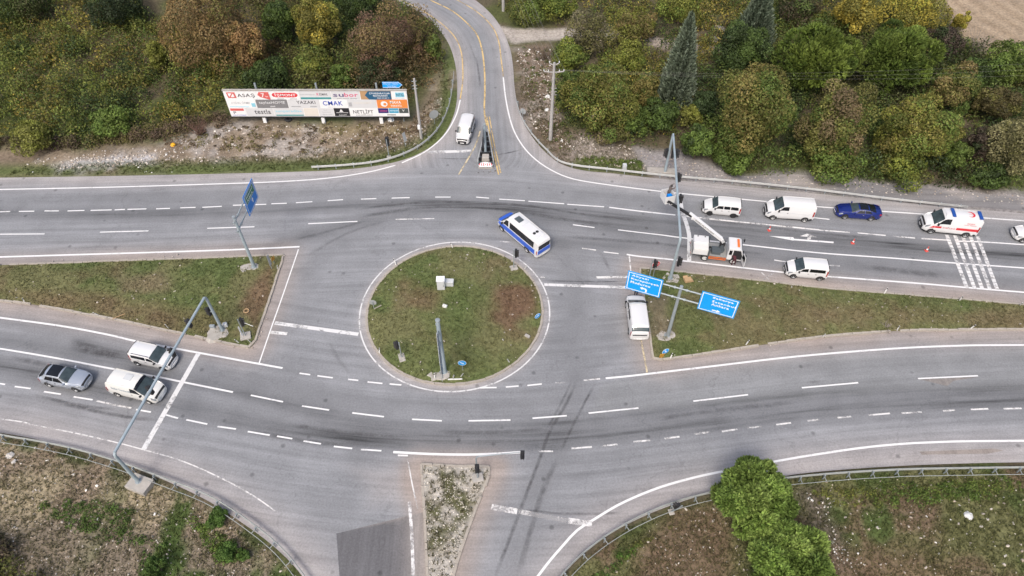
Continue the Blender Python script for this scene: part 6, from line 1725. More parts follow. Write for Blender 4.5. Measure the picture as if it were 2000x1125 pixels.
# white delineators
dn0 = None
DL = [(884, 484), (773, 516), (1025, 525), (741, 690), (850, 741), (900, 736), (995, 708), (48, 591), (192, 615), (329, 641), (466, 669), (490, 669), (542, 525), (1607, 658), (1752, 645), (1895, 642), (1727, 573), (1874, 587), (1992, 596), (1309, 700), (1457, 673), (885, 738)]
rd = random.Random(4)
for px in DL:
    A = at(*px, .12)
    if dn0 is None:
        dn0 = thing('delineator_post', 'short white delineator post at the edge of a grass island', 'post', A, 0, 'white delineator posts round the grass islands')
        b = MB(); b.box((0, 0, .33), (.10, .05, .78)); b.build('post', M['litter'], dn0, bevel=.01)
        b = MB(); b.box((0, -.03, .62), (.10, .012, .14)); b.build('reflector', M['ink'], dn0)
        d_ = dn0
    else:
        d_ = copy_tree(dn0); d_.location = A
    d_['label'] = 'short white delineator post ' + ('at the rim of the round island' if math.hypot(A.x-CX, A.y-CY) < 9.5 else 'along the edge of the left median' if A.x < 0 else 'along the edge of the long right median')
    d_.rotation_euler = (rd.uniform(-.35, .35), rd.uniform(-.35, .35), rd.uniform(-1, 1))
# knocked signal post behind the lower right guardrail
t = post_signal('dark signal post tangled in the lower right guardrail left of the pines', (1311, 1000), radians(150), 2.0, 2, base_sz=(.5, .5, .1))
t.rotation_euler = (.15, .25, 0)

# ---------------------------------------------------------------- people
def person(label, loc, yaw, J, top, legs, hat=None, group=None):
    root = thing('person', label, 'person', loc, yaw, group)
    names = ['pelvis', 'chest', 'neck', 'head', 'crown', 'shL', 'elL', 'haL', 'shR', 'elR', 'haR', 'hipL', 'knL', 'anL', 'toL', 'hipR', 'knR', 'anR', 'toR']
    base = dict(pelvis=(0, 0, .95), chest=(0, 0, 1.32), neck=(0, 0, 1.48), head=(0, .02, 1.60), crown=(0, 0, 1.72), shL=(-.19, 0, 1.41), elL=(-.26, 0, 1.13), haL=(-.26, .1, .88), shR=(.19, 0, 1.41), elR=(.26, 0, 1.13), haR=(.26, .1, .88),
                hipL=(-.1, 0, .9), knL=(-.11, .03, .50), anL=(-.11, -.02, .08), toL=(-.12, .14, .04), hipR=(.1, 0, .9), knR=(.11, .03, .50), anR=(.11, -.02, .08), toR=(.12, .14, .04))
    base.update(J)
    rad = dict(pelvis=.145, chest=.155, neck=.06, head=.095, crown=.07, shL=.075, elL=.05, haL=.034, shR=.075, elR=.05, haR=.034, hipL=.095, knL=.065, anL=.045, toL=.04, hipR=.095, knR=.065, anR=.045, toR=.04)
    ed = [('pelvis', 'chest'), ('chest', 'neck'), ('neck', 'head'), ('head', 'crown'), ('chest', 'shL'), ('shL', 'elL'), ('elL', 'haL'), ('chest', 'shR'), ('shR', 'elR'), ('elR', 'haR'),
          ('pelvis', 'hipL'), ('hipL', 'knL'), ('knL', 'anL'), ('anL', 'toL'), ('pelvis', 'hipR'), ('hipR', 'knR'), ('knR', 'anR'), ('anR', 'toR')]
    me = bpy.data.meshes.new('body'); me.from_pydata([base[n] for n in names], [(names.index(a), names.index(c)) for a, c in ed], [])
    o = bpy.data.objects.new('body', me); COL.objects.link(o)
    o.modifiers.new('skin', 'SKIN'); 
    for i, n in enumerate(names):
        v = me.skin_vertices[0].data[i]; v.radius = (rad[n], rad[n]); v.use_root = (n == 'pelvis')
    ss = o.modifiers.new('sub', 'SUBSURF'); ss.levels = 2; ss.render_levels = 2
    m2 = bpy.data.meshes.new_from_object(o.evaluated_get(bpy.context.evaluated_depsgraph_get()))
    bpy.data.objects.remove(o); bpy.data.meshes.remove(me)
    bm = bmesh.new(); bm.from_mesh(m2)
    segs = [(Vector(base[a]), Vector(base[c]), a, c) for a, c in ed]
    for f in bm.faces:
        c = f.calc_center_median(); best = None
        for p, q, a, b_ in segs:
            t_ = max(0, min(1, (c-p).dot(q-p)/(q-p).length_squared)); dd = (c-p.lerp(q, t_)).length
            if best is None or dd < best[0]: best = (dd, a, b_, t_)
        _, a, b_, t_ = best
        mi = 0
        if b_ in ('head', 'crown') or a == 'neck' or (b_.startswith('ha') and t_ > .82): mi = 2
        elif a.startswith(('hip', 'kn')) or b_.startswith('hip') or (a == 'pelvis' and t_ < .25): mi = 1
        if b_.startswith('to') or (b_.startswith('an') and t_ > .9): mi = 3
        f.material_index = mi; f.smooth = True
    # fingers: four and a thumb on each hand, curled
    for sd in 'LR':
        e, h_ = Vector(base['el'+sd]), Vector(base['ha'+sd]); d = (h_-e).normalized(); s_ = d.cross(Vector((0, 1, 0)) if abs(d.y) < .8 else Vector((1, 0, 0))).normalized(); g = d.cross(s_)
        for k in range(5):
            off = s_*(-.033+.022*k) if k < 4 else s_*-.035
            L_ = (.07, .08, .078, .06, .05)[k]
            p0 = h_+off*.6; p1 = h_+off+d*L_*.6+(g*.0 if k < 4 else s_*-.03); p2 = p1+d*L_*.35+g*.03
            mb = MB(); mb.tube([p0, p1, p2], [.0095, .009, .007], 6)
            vs_ = [bm.verts.new(v) for v in mb.v]
            for fc in mb.f:
                nf = bm.faces.new([vs_[i] for i in fc]); nf.material_index = 2; nf.smooth = True
    bm.to_mesh(m2); bm.free()
    m2.materials.clear()
    for m_ in (top, legs, 'skin', 'black'): m2.materials.append(M[m_])
    body = link('body', m2, root)
    hd, cr = Vector(base['head']), Vector(base['crown']); ax = (cr-hd).normalized(); c = hd.lerp(cr, .45)
    fwd = (Vector((0, 1, 0))-ax*ax.y); fwd = fwd.normalized() if fwd.length > .1 else Vector((0, 0, -1))
    sx = ax.cross(fwd)*-1
    Rm = Matrix((sx, fwd, ax)).transposed().to_4x4()
    b = MB(); b.lathe([(.108, -.05), (.113, 0), (.10, .05), (.06, .10), (.001, .115)], 14, Matrix.Translation(c-fwd*.015) @ Rm); b.build('hat' if hat else 'hair', M[hat or 'hair'], root, True)
    for sg in (1, -1):
        b = MB(); b.lathe([(.001, -.012), (.012, 0), (.001, .012)], 6, Matrix.Translation(hd+ax*.02+fwd*.088+sx*.035*sg)); b.build('eye', M['ink'], root)
    b = MB(); b.box(hd-ax*.01+fwd*.10, (.022, .03, .04)); b.build('nose', M['skin'], root, bevel=.008)
    b = MB(); b.box(hd-ax*.05+fwd*.085, (.05, .012, .012)); b.build('mouth', M['sign_red'], root)
    for sg in (1, -1):
        b = MB(); b.box(hd+sx*.098*sg, (.02, .04, .06)); b.build('ear', M['skin'], root, bevel=.008)
    return root
bw_ = tr.matrix_basis @ (bk+Vector((0, 0, .05)))
person('worker in dark grey overalls standing in the raised basket reaching to the signal', (bw_.x+.05, bw_.y+.18, bw_.z), radians(-55), dict(chest=(0, .14, 1.28), neck=(0, .24, 1.42), head=(0, .30, 1.53), crown=(0, .29, 1.65), shL=(-.19, .2, 1.37), elL=(-.26, .46, 1.42), haL=(-.16, .70, 1.52), shR=(.19, .2, 1.37), elR=(.27, .44, 1.36), haR=(.18, .66, 1.46)), 'brown_cloth', 'dark_cloth', 'ink')
q = at(1431, 517)
person('person in maroon jacket bending beside the open door of the lift truck', (q.x, q.y, 0), radians(15), dict(pelvis=(0, -.1, .9), chest=(0, .18, 1.15), neck=(0, .30, 1.26), head=(0, .39, 1.33), crown=(0, .46, 1.42), shL=(-.2, .2, 1.22), elL=(-.3, .40, 1.05), haL=(-.22, .6, .95), shR=(.2, .2, 1.22), elR=(.3, .4, 1.06), haR=(.2, .62, 1.0), hipL=(-.1, -.08, .86), hipR=(.1, -.08, .86), knL=(-.14, .06, .48), knR=(.16, .02, .48), anL=(-.14, -.06, .08), anR=(.2, -.1, .08), toL=(-.15, .1, .04), toR=(.22, .06, .04)), 'maroon', 'dark_cloth')
q = at(1437, 513)
person('person in dark clothes standing next to the maroon jacket at the truck door', (q.x+.1, q.y+.1, 0), radians(-30), dict(elL=(-.27, .12, 1.15), haL=(-.15, .32, 1.2), elR=(.27, .1, 1.13), haR=(.2, .34, 1.12)), 'dark_cloth', 'navy')
q = at(1241, 578)
person('person in navy clothes standing in front of the white van under the blue sign', (q.x, q.y, 0), radians(160), dict(haL=(-.24, .14, .9), haR=(.16, .26, 1.1)), 'navy', 'dark_cloth')
# ---------------------------------------------------------------- vegetation
RG = np.random.default_rng(11)
def unit(v): return v/np.maximum(np.linalg.norm(v, axis=1, keepdims=True), 1e-9)
def leaf_quads(P, N, L, Wd, tint, spread=.7, up=None):
    """one folded, diamond-shaped leaf clump per point"""
    n = len(P)
    N = unit(N+RG.normal(0, spread, (n, 3)))
    T = unit(np.cross(N, RG.normal(0, 1, (n, 3))))
    if up is not None: T = unit(T*(1-up)+unit(N)*up)
    B = unit(np.cross(N, T))
    L = np.asarray(L).reshape(-1, 1)*np.ones((n, 1)); Wd = np.asarray(Wd).reshape(-1, 1)*np.ones((n, 1))
    if up is not None: B = unit(np.cross(T, RG.normal(0, 1, (n, 3))))
    V = np.stack([P-T*L*.5, P+B*Wd*.5+N*L*.12, P+T*L*.5, P-B*Wd*.5+N*L*.12], 1).reshape(-1, 3)
    F = np.arange(4*n).reshape(n, 4)
    return V, F, np.repeat(tint, 4, axis=0)
def tints(n, cols, k=None, jl=.20, jh=.5, blobmix=None):
    """pigments between the given colours; blobmix 0..1 per leaf leans a whole clump to one colour"""
    cols = np.array(cols)
    m = RG.random(n) if blobmix is None else np.clip(blobmix+(RG.random(n)-.5)*jh, 0, .999)
    f = m*(len(cols)-1); i = np.minimum(f.astype(int), max(len(cols)-2, 0)); t = (f-i)[:, None]
    c = cols[i]*(1-t)+cols[np.minimum(i+1, len(cols)-1)]*t
    return 1.6*c*(1+jl*RG.normal(0, 1, (n, 1))).clip(.45, 1.7)
def crown(c, r, rz, nblob, nleaf, cols, leaf=.32, low=-.35, rough=.30, stray=.16):
    """uneven crown: leaf clumps over the skins of many overlapping boughs"""
    kk = np.arange(nblob)+.5; zz = 1-(1-low)*kk/nblob; qq = kk*2.39996+RG.random()*6
    d = unit(np.stack([np.sqrt(1-zz**2)*np.cos(qq), np.sqrt(1-zz**2)*np.sin(qq), zz], 1)+RG.normal(0, .26, (nblob, 3)))
    nb = len(d)
    lob = unit(RG.normal(0, 1, (4, 3))); amp = RG.uniform(-.16, .20, 4)
    bulge = 1+((np.clip(d @ lob.T, 0, 1)**2)*amp).sum(1)
    rad = (RG.uniform(.42, .84, nb)*bulge)[:, None]
    bc = np.array(c)+d*rad*np.array([r, r, rz])
    br = RG.uniform(.20, .40, nb)*r
    mix = RG.random(nb); lum = RG.uniform(.70, 1.30, nb)
    w_ = br**2; per = RG.choice(nb, nleaf, p=w_/w_.sum())
    dd = unit(RG.normal(0, 1, (nleaf, 3))+d[per]*.55+np.array([0, 0, .25]))
    q = (RG.uniform(1-rough, 1.04, nleaf)+stray*RG.random(nleaf)**7)[:, None]
    P = bc[per]+dd*q*br[per][:, None]*np.array([1, 1, min(1.15, .55+.45*rz/r)])
    keep = np.ones(nleaf, bool)
    for k in range(nb):
        keep &= ~((np.linalg.norm(P-bc[k], axis=1) < br[k]*.72) & (per != k))
    keep &= P[:, 2] > .1+c[2]-rz
    P, dd, per = P[keep], dd[keep], per[keep]
    ni = nleaf//5; di = unit(RG.normal(0, 1, (ni, 3))); Pi = np.array(c)+di*(RG.random((ni, 1))**.4*.68)*np.array([r, r, rz])
    P = np.concatenate([P, Pi]); dd = np.concatenate([dd, di]); per = np.concatenate([per, RG.integers(0, nb, ni)])
    t = tints(len(P), cols, blobmix=mix[per])*lum[per][:, None]
    return P, dd, t, bc, br
def depth_at(p): return p.y*cos(CAM_T)+(CAM_H-p.z)*sin(CAM_T)
def solve_crown(cx, cy, rx, ry, zc=None, lift=.7, k0=.96):
    v = 4.0; z = zc or 4.0; rx *= k0; ry *= k0-.02
    for _ in range(8):
        p = at(cx, cy, z); s = CAM_F/depth_at(p); r = rx/s; h = ry/s
        dl = math.atan2(CAM_H-z, p.y)
        v = math.sqrt(max((h*h-(r*sin(dl))**2), .01))/cos(dl)
        v = min(max(v, .62*r), 1.75*r)
        if zc is None: z = v*.86+lift+gz(p.x, p.y)
    return p, r, v
def trunk_mesh(base, top, bc, r, mat, parent):
    b = MB(); rs = random.Random(int(top[0]*37) & 1023)
    base = Vector(base); top = Vector(top); k = base.lerp(top, .5)+Vector((rs.uniform(-.3, .3), rs.uniform(-.3, .3), 0))
    b.tube([base, k, top], [r, r*.75, r*.4], 8)
    b.build('trunk', mat, parent, True)
    idx = list(range(len(bc))); rs.shuffle(idx)
    for i in idx[:6]:
        e = Vector(bc[i]); st = base.lerp(top, rs.uniform(.3, .75)); m_ = st.lerp(e, .5)+Vector((0, 0, -.25))
        b = MB(); b.tube([st, m_, st.lerp(e, .92)], [r*.42, r*.3, r*.12], 6); b.build('limb', mat, parent, True)
SIZE = {}
def tree(name, label, cx, cy, rx, ry, cols, n=9000, zc=None, leaf=.27, nblob=30, bark='bark', group=None, cat='tree', low=-.6, rough=.3, lift=.7):
    p, r, v = solve_crown(cx, cy, rx, ry, zc, lift)
    z0 = gz(p.x, p.y)
    t = thing(name, label, cat, (p.x, p.y, z0), 0, group)
    c = np.array([0, 0, p.z-z0])
    n = int(n*1.25) if n < 11000 else n
    P, N, tn, bc, br = crown(c, r, v, nblob, n, cols, leaf, low, rough)
    V, F, tt = leaf_quads(P, N, RG.uniform(.7, 1.35, len(P))*leaf, RG.uniform(.6, 1.0, len(P))*leaf*.8, tn)
    link('crown', fast_mesh('crown', V, F, M['leaf'], tt), t)
    trunk_mesh((0, 0, -.3), (0, 0, c[2]+v*.2), bc, max(.08, r*.055), M[bark], t)
    return t
OLV = (.104, .105, .030); OLB = (.135, .110, .038); GRN = (.060, .092, .022); DRK = (.028, .042, .016); YEL = (.235, .190, .035); YGR = (.138, .152, .030); BRN = (.138, .098, .045); RED = (.125, .074, .050); GRY = (.16, .15, .075); BRG = (.088, .125, .028)
# right-hand wood
tree('walnut_tree', 'broad olive brown tree nearest the road above the tall white panel van', 1480, 226, 84, 102, [GRN, BRG, OLV, OLV, OLV, OLB], 22000, nblob=44, leaf=.28)
tree('walnut_tree', 'tree with a pinkish brown top and green base between two olive trees', 1637, 246, 68, 86, [GRN, OLV, OLV, (.125, .108, .048), (.16, .12, .07)], 17000, nblob=38)
tree('walnut_tree', 'yellowish olive tree above the dark blue car', 1792, 258, 80, 76, [BRG, OLV, YGR, (.155, .130, .04), OLV], 18000, nblob=38)
tree('deciduous_tree', 'olive brown tree behind the yellowish olive tree above the blue car', 1856, 178, 52, 50, [GRN, OLV, (.12, .09, .04)], 7000)
tree('deciduous_tree', 'dull brown green tree near the right edge above the grey willow', 1946, 205, 44, 38, [(.06, .055, .025), (.085, .07, .032), OLV], 5500)
tree('willow_tree', 'pale greyish olive tree at the right edge behind the ambulance', 1998, 280, 60, 80, [OLV, GRY, (.185, .175, .085)], 9500, nblob=34, leaf=.26)
tree('deciduous_tree', 'bright green bushy tree at the right edge below the ploughed field', 1978, 126, 56, 44, [GRN, BRG, (.10, .12, .03)], 7000)
tree('deciduous_tree', 'dark green bush between the second stone pine and the right edge trees', 1905, 143, 42, 32, [DRK, GRN], 5000)
tree('deciduous_tree', 'dense dark green tree right of the cypress', 1452, 98, 56, 60, [DRK, (.04, .06, .02), GRN], 9000)
tree('yellow_tree', 'yellow autumn tree at the top edge left of the larger yellow tree', 1670, 18, 46, 52, [OLV, YEL, (.26, .21, .04)], 7500)
tree('yellow_tree', 'larger yellow green autumn tree at the top edge above the second stone pine', 1784, 14, 74, 56, [YGR, YEL, (.21, .19, .04), OLV], 10000)
tree('yellow_tree', 'small yellow sapling beside the ploughed field', 1878, 42, 21, 21, [YGR, YEL], 1600, leaf=.28, nblob=10)
tree('bare_tree', 'dark leafless looking tree between the yellow trees and the ploughed field', 1848, 82, 38, 36, [(.05, .038, .03), (.065, .05, .04), DRK], 4500, leaf=.26)
tree('shrub', 'dark brown bush between the olive tree and the willow at the right', 1912, 288, 26, 40, [(.045, .035, .026), (.06, .045, .034), DRK], 3500, cat='shrub', leaf=.26)
tree('shrub', 'green bush at the foot of the yellowish olive tree on its right side', 1866, 306, 27, 38, [BRG, GRN, (.09, .12, .03)], 3800, cat='shrub', lift=.1)
tree('shrub', 'low dark green bush beside the guardrail end near the ambulance', 1930, 344, 36, 20, [DRK, GRN], 3000, cat='shrub', lift=.1)
tree('shrub', 'fresh green bush at the left foot of the broad olive brown tree', 1432, 306, 44, 30, [GRN, BRG, GRN], 4500, cat='shrub', lift=.1)
tree('shrub', 'green bush below the cypress beside the gantry top', 1362, 280, 32, 40, [DRK, GRN, BRG], 4000, cat='shrub', lift=.2)
tree('shrub', 'small yellow green bush right below the cypress', 1352, 226, 24, 22, [OLV, YGR], 1800, cat='shrub')
tree('shrub', 'dark green bush right of the cypress foot', 1376, 205, 24, 34, [DRK, (.03, .05, .02)], 2800, cat='shrub')
tree('shrub', 'olive brown bush left of the cypress', 1258, 182, 30, 54, [OLV, OLB, GRN], 4200, cat='shrub')
tree('shrub', 'dark green bush at the foot of the cypress', 1292, 226, 38, 38, [DRK, GRN], 3600, cat='shrub')
tree('shrub', 'low green bushes at the base of the pink topped tree', 1632, 322, 58, 18, [GRN, BRG, OLV], 3800, cat='shrub', lift=.1)
tree('shrub', 'low olive bush at the base of the yellowish olive tree', 1762, 330, 50, 17, [OLV, GRN, YGR], 3200, cat='shrub', lift=.1)
# thicket right of the side road
tree('deciduous_tree', 'large olive and rust coloured tree right of the concrete power pole', 1178, 190, 72, 76, [GRN, OLV, BRG, OLB, YGR, OLV], 16000, nblob=40, leaf=.26)
tree('shrub', 'yellow green bush above the power pole cross arms', 1110, 112, 36, 34, [YGR, BRG, OLV], 3600, cat='shrub')
tree('bare_tree', 'greyish half bare tree beside the gravel driveway', 1152, 62, 44, 46, [(.12, .11, .07), OLV, (.14, .12, .085)], 4800, leaf=.24)
tree('shrub', 'dark green bush directly right of the power pole', 1112, 178, 32, 46, [DRK, GRN, OLV], 4200, cat='shrub')
tree('shrub', 'grey brown bush above the hooked white sign', 1192, 246, 44, 28, [(.11, .09, .055), OLV, GRN], 3200, cat='shrub', lift=.2)
tree('shrub', 'green bush between the rust coloured tree and the cypress', 1236, 238, 30, 36, [GRN, BRG, DRK], 3400, cat='shrub', lift=.2)
tree('shrub', 'green bush with yellow flecks left of the cypress top', 1228, 112, 38, 32, [GRN, YGR, OLV], 3600, cat='shrub')
tree('shrub', 'rusty brown bush at the top edge left of the cypress', 1240, 52, 46, 34, [BRN, OLV, YGR], 4200, cat='shrub')
tree('shrub', 'yellow green bush at the top edge above the cypress', 1330, 14, 50, 26, [BRG, YGR, OLV], 4000, cat='shrub')
tree('shrub', 'green hedge above the gravel driveway beside the road bend', 1030, 22, 42, 22, [GRN, OLV, BRG], 3600, cat='shrub', lift=.1)
tree('shrub', 'green hedge at the top edge right of the road bend hedge', 1085, 8, 40, 24, [GRN, YGR], 3200, cat='shrub')
tree('deciduous_tree', 'dark brownish tree at the top edge between spruce and yellow trees', 1560, 12, 50, 36, [DRK, (.07, .05, .035), GRN], 5500)
# left-hand wood
tree('oak_tree', 'large brown autumn tree at the top left of the billboard', 402, 58, 84, 90, [OLV, BRN, BRN, (.18, .115, .05), OLB], 19000, nblob=44, leaf=.26)
tree('oak_tree', 'rusty brown tree right of the large brown tree', 482, 92, 42, 60, [BRN, (.18, .11, .05), OLB], 6500, leaf=.3)
tree('deciduous_tree', 'yellow olive slender tree left of the large brown tree', 305, 108, 20, 38, [OLV, YGR], 2600)
tree('deciduous_tree', 'green tree between the brown trees and the yellow green tree', 542, 44, 40, 46, [GRN, DRK, BRG], 6000)
tree('yellow_tree', 'yellow green tree above the middle of the billboard', 622, 48, 50, 58, [YGR, (.145, .13, .035), OLV, YEL], 8500)
tree('deciduous_tree', 'reddish brown half bare tree above the right end of the billboard', 748, 82, 74, 70, [RED, (.10, .07, .05), BRN, OLV], 9500, nblob=32, leaf=.24, rough=.5)
tree('deciduous_tree', 'dark green tree at the top edge left of the reddish tree', 690, 2, 48, 32, [DRK, GRN], 5000)
tree('deciduous_tree', 'dense dark tree at the top edge far left', 226, 16, 56, 34, [DRK, (.024, .034, .016)], 6000)
tree('deciduous_tree', 'dark tree in the top left corner', 40, 8, 60, 36, [DRK, GRN, (.05, .05, .022)], 5500)
tree('shrub', 'lime green bush behind the billboard centre', 612, 125, 44, 34, [YGR, OLV, BRG], 3800, cat='shrub')
tree('shrub', 'round green bush behind the billboard right of the lime green bush', 668, 152, 24, 26, [GRN, BRG], 2400, cat='shrub')
tree('deciduous_tree', 'dark green tree directly behind the left end of the billboard', 520, 150, 44, 36, [DRK, GRN], 4800)
tree('deciduous_tree', 'dark tree behind the right end of the billboard', 738, 150, 46, 34, [DRK, (.035, .04, .018), RED], 4600)
tree('shrub', 'bright green bush at the lower edge of the left slope', 216, 242, 44, 28, [GRN, BRG, (.09, .12, .03)], 3600, cat='shrub', lift=.2)
tree('shrub', 'yellow olive bush at the bottom left of the left slope', 66, 268, 46, 26, [YGR, OLV], 3400, cat='shrub', lift=.2)
tree('shrub', 'rust brown bush beside the upper side road', 805, 92, 26, 34, [BRN, OLV, RED], 2800, cat='shrub')
tree('shrub', 'green bush hugging the inside of the side road bend', 846, 96, 22, 28, [GRN, OLV], 2400, cat='shrub', lift=.1)

def thicket(name, label, poly, n, rmin, rmax, cols, leaf=.3, per=300, seed=1, hmul=1.0, excl=None, cmix=9):
    """dense scrub that reads as one mass: many low leafy mounds joined"""
    W = W2(poly, 1, False)
    xs = [p[0] for p in W]; ys = [p[1] for p in W]
    X = RG.uniform(min(xs), max(xs), n*8); Y = RG.uniform(min(ys), max(ys), n*8)
    ok = inpoly(X, Y, W) & (road_dist(X, Y) > 1.6)
    X, Y = X[ok][:n], Y[ok][:n]; n = len(X)
    R_ = RG.uniform(rmin, rmax, n)*(.6+.8*fbm(X, Y, 8, seed+3)); Z = gheight(X, Y); Hh_ = R_*RG.uniform(.7, 1.3, n)*hmul
    mix = np.clip((fbm(X, Y, cmix, seed)-.5)*2.6+.5+RG.normal(0, .16, n), 0, 1); lum = RG.uniform(.72, 1.28, n)
    idx = np.repeat(np.arange(n), np.maximum(20, (per*(R_/rmax)**2).astype(int)))
    d = unit(RG.normal(0, 1, (len(idx), 3))+np.array([0, 0, .5])); d[:, 2] = np.abs(d[:, 2])
    q = RG.uniform(.72, 1.08, len(idx))
    P = np.stack([X[idx]+d[:, 0]*R_[idx]*q, Y[idx]+d[:, 1]*R_[idx]*q, Z[idx]+d[:, 2]*Hh_[idx]*1.5*q], 1)
    t = tints(len(idx), cols, blobmix=mix[idx], jh=.35)*lum[idx][:, None]
    V, F, tt = leaf_quads(P, d, RG.uniform(.6, 1.4, len(P))*leaf, RG.uniform(.5, 1, len(P))*leaf*.8, t, .8)
    o = link(name, fast_mesh(name, V, F, M['leaf'], tt))
    return setp(o, label, None, None, 'stuff')
MIXL = [DRK, GRN, OLV, BRG, YGR, OLV, (.075, .10, .025), OLB, YEL, OLV, (.10, .07, .045), GRN]
thicket('undergrowth', 'dense autumn scrub covering the left slope', [(-260, 285), (0, 285), (150, 282), (300, 255), (430, 222), (440, 150), (520, 60), (300, 60), (100, -60), (-400, -60)], 1150, .7, 1.9, MIXL, .27, 330, 101, cmix=4)
thicket('undergrowth', 'dark scrub under the trees behind the billboard', [(430, 222), (470, 205), (800, 205), (850, 165), (872, 95), (840, 52), (770, 10), (700, -60), (100, -60), (500, 60)], 560, .7, 1.9, [DRK, GRN, OLV, (.06, .05, .03), BRN], .28, 260, 103)
thicket('undergrowth', 'mixed scrub between the side road and the cypress', [(1085, 95), (1092, 235), (1150, 268), (1230, 282), (1290, 290), (1330, 190), (1400, 90), (1600, 60), (1900, -60), (960, -60), (985, 20), (1060, 50), (1190, 60), (1100, 84)], 700, .6, 1.7, MIXL, .27, 240, 105)
thicket('undergrowth', 'scrub beneath the right-hand wood', [(1300, 280), (1400, 315), (1480, 335), (1600, 335), (1800, 352), (2000, 372), (2300, 390), (2300, 120), (1900, 110), (1830, 30), (1450, 40), (1420, 110), (1330, 150)], 850, .7, 1.9, [DRK, GRN, OLV, (.06, .05, .03), BRG], .28, 220, 107)
thicket('undergrowth', 'bare brown brush along the foot of the left slope', [(-100, 296), (150, 290), (330, 268), (445, 236), (440, 222), (300, 250), (150, 276), (-100, 280)], 260, .4, 1.0, [(.085, .06, .045), (.11, .08, .055), OLV, (.07, .05, .04)], .2, 150, 127)
thicket('undergrowth', 'tangled tall scrub filling the gaps of the right-hand wood', [(1380, 150), (1400, 330), (1500, 345), (1900, 360), (2300, 380), (2300, 200), (1900, 120), (1500, 60)], 110, 1.2, 2.2, [DRK, (.03, .04, .016), GRN, (.04, .042, .02)], .3, 420, 129, 1.1)
thicket('undergrowth', 'dark scrub in the lower left corner', [(-200, 1040), (0, 1050), (50, 1075), (75, 1125), (90, 1250), (-200, 1250)], 60, .5, 1.1, [DRK, (.05, .06, .025), OLV, (.07, .055, .04)], .24, 260, 109)
thicket('weeds', 'green weeds growing on the lower left slope', [(70, 985), (160, 978), (262, 1000), (255, 1040), (290, 1060), (328, 1065), (322, 1150), (280, 1150), (270, 1070), (140, 1040)], 170, .15, .42, [GRN, (.060, .102, .026), BRG], .15, 50, 111, .6)
thicket('weeds', 'bright weeds behind the lower left guardrail', [(380, 985), (450, 1010), (500, 1085), (430, 1100), (370, 1030)], 80, .15, .4, [GRN, (.060, .102, .026), BRG], .15, 50, 112, .6)
thicket('weeds', 'green weeds along the lower left guardrail', [(20, 868), (140, 890), (250, 920), (340, 950), (430, 990), (520, 1060), (570, 1110), (540, 1110), (420, 1010), (250, 935), (20, 880)], 130, .12, .34, [GRN, (.058, .10, .024), OLV], .14, 40, 113, .6)
thicket('weeds', 'green weeds along the lower right guardrail', [(1110, 1120), (1200, 1045), (1290, 1000), (1370, 975), (1370, 1000), (1260, 1060), (1180, 1140)], 120, .12, .36, [GRN, (.055, .11, .02), OLV], .15, 46, 115, .6)
thicket('weeds', 'weeds behind the lower right guardrail beside the pines', [(1580, 945), (1760, 930), (2000, 925), (2000, 960), (1800, 985), (1600, 990)], 190, .12, .4, [GRN, BRG, OLV, YGR], .16, 46, 117, .6)
thicket('weeds', 'low weeds at the guardrail of the side road', [(1100, 322), (1140, 305), (1250, 315), (1262, 338), (1160, 334)], 90, .12, .36, [GRN, BRG, OLV], .15, 50, 119, .6)
thicket('weeds', 'low weeds on the verge inside the curved guardrail', [(640, 330), (740, 320), (800, 304), (850, 272), (880, 225), (890, 150), (884, 150), (872, 222), (842, 268), (790, 300), (640, 322)], 170, .1, .28, [GRN, BRG, OLV], .14, 40, 121, .6)
thicket('weeds', 'dry brown brush on the bank below the billboard', [(300, 268), (440, 242), (800, 240), (860, 175), (870, 220), (800, 270), (620, 300), (330, 290)], 210, .15, .55, [(.12, .085, .055), (.15, .11, .07), OLV, (.09, .065, .045)], .2, 46, 123, .6)
thicket('weeds', 'dry brush on the bank beside the concrete power pole', [(1010, 95), (1070, 95), (1085, 220), (1130, 280), (1110, 300), (1060, 270), (1020, 190)], 110, .15, .5, [(.10, .075, .05), OLV, GRN, (.13, .10, .07)], .2, 46, 125, .6)
tree('shrub', 'bright green bush leaning over the lower left guardrail', 424, 1012, 22, 17, [(.055, .10, .022), (.075, .125, .03)], 2200, cat='shrub', leaf=.14, nblob=14, lift=.05)
tree('shrub', 'bright green bush below the lower left guardrail', 441, 1079, 25, 24, [(.055, .10, .022), (.075, .125, .03)], 2600, cat='shrub', leaf=.14, nblob=14, lift=.05)
tree('shrub', 'small bright green bush right of another one below the lower left guardrail', 474, 1086, 15, 13, [(.055, .10, .022), (.075, .125, .03)], 1200, cat='shrub', leaf=.13, nblob=10, lift=.05)
tree('shrub', 'green bush at the bottom edge on the lower left slope', 302, 1106, 22, 24, [GRN, (.058, .10, .024)], 2000, cat='shrub', leaf=.14, nblob=12, lift=.05)

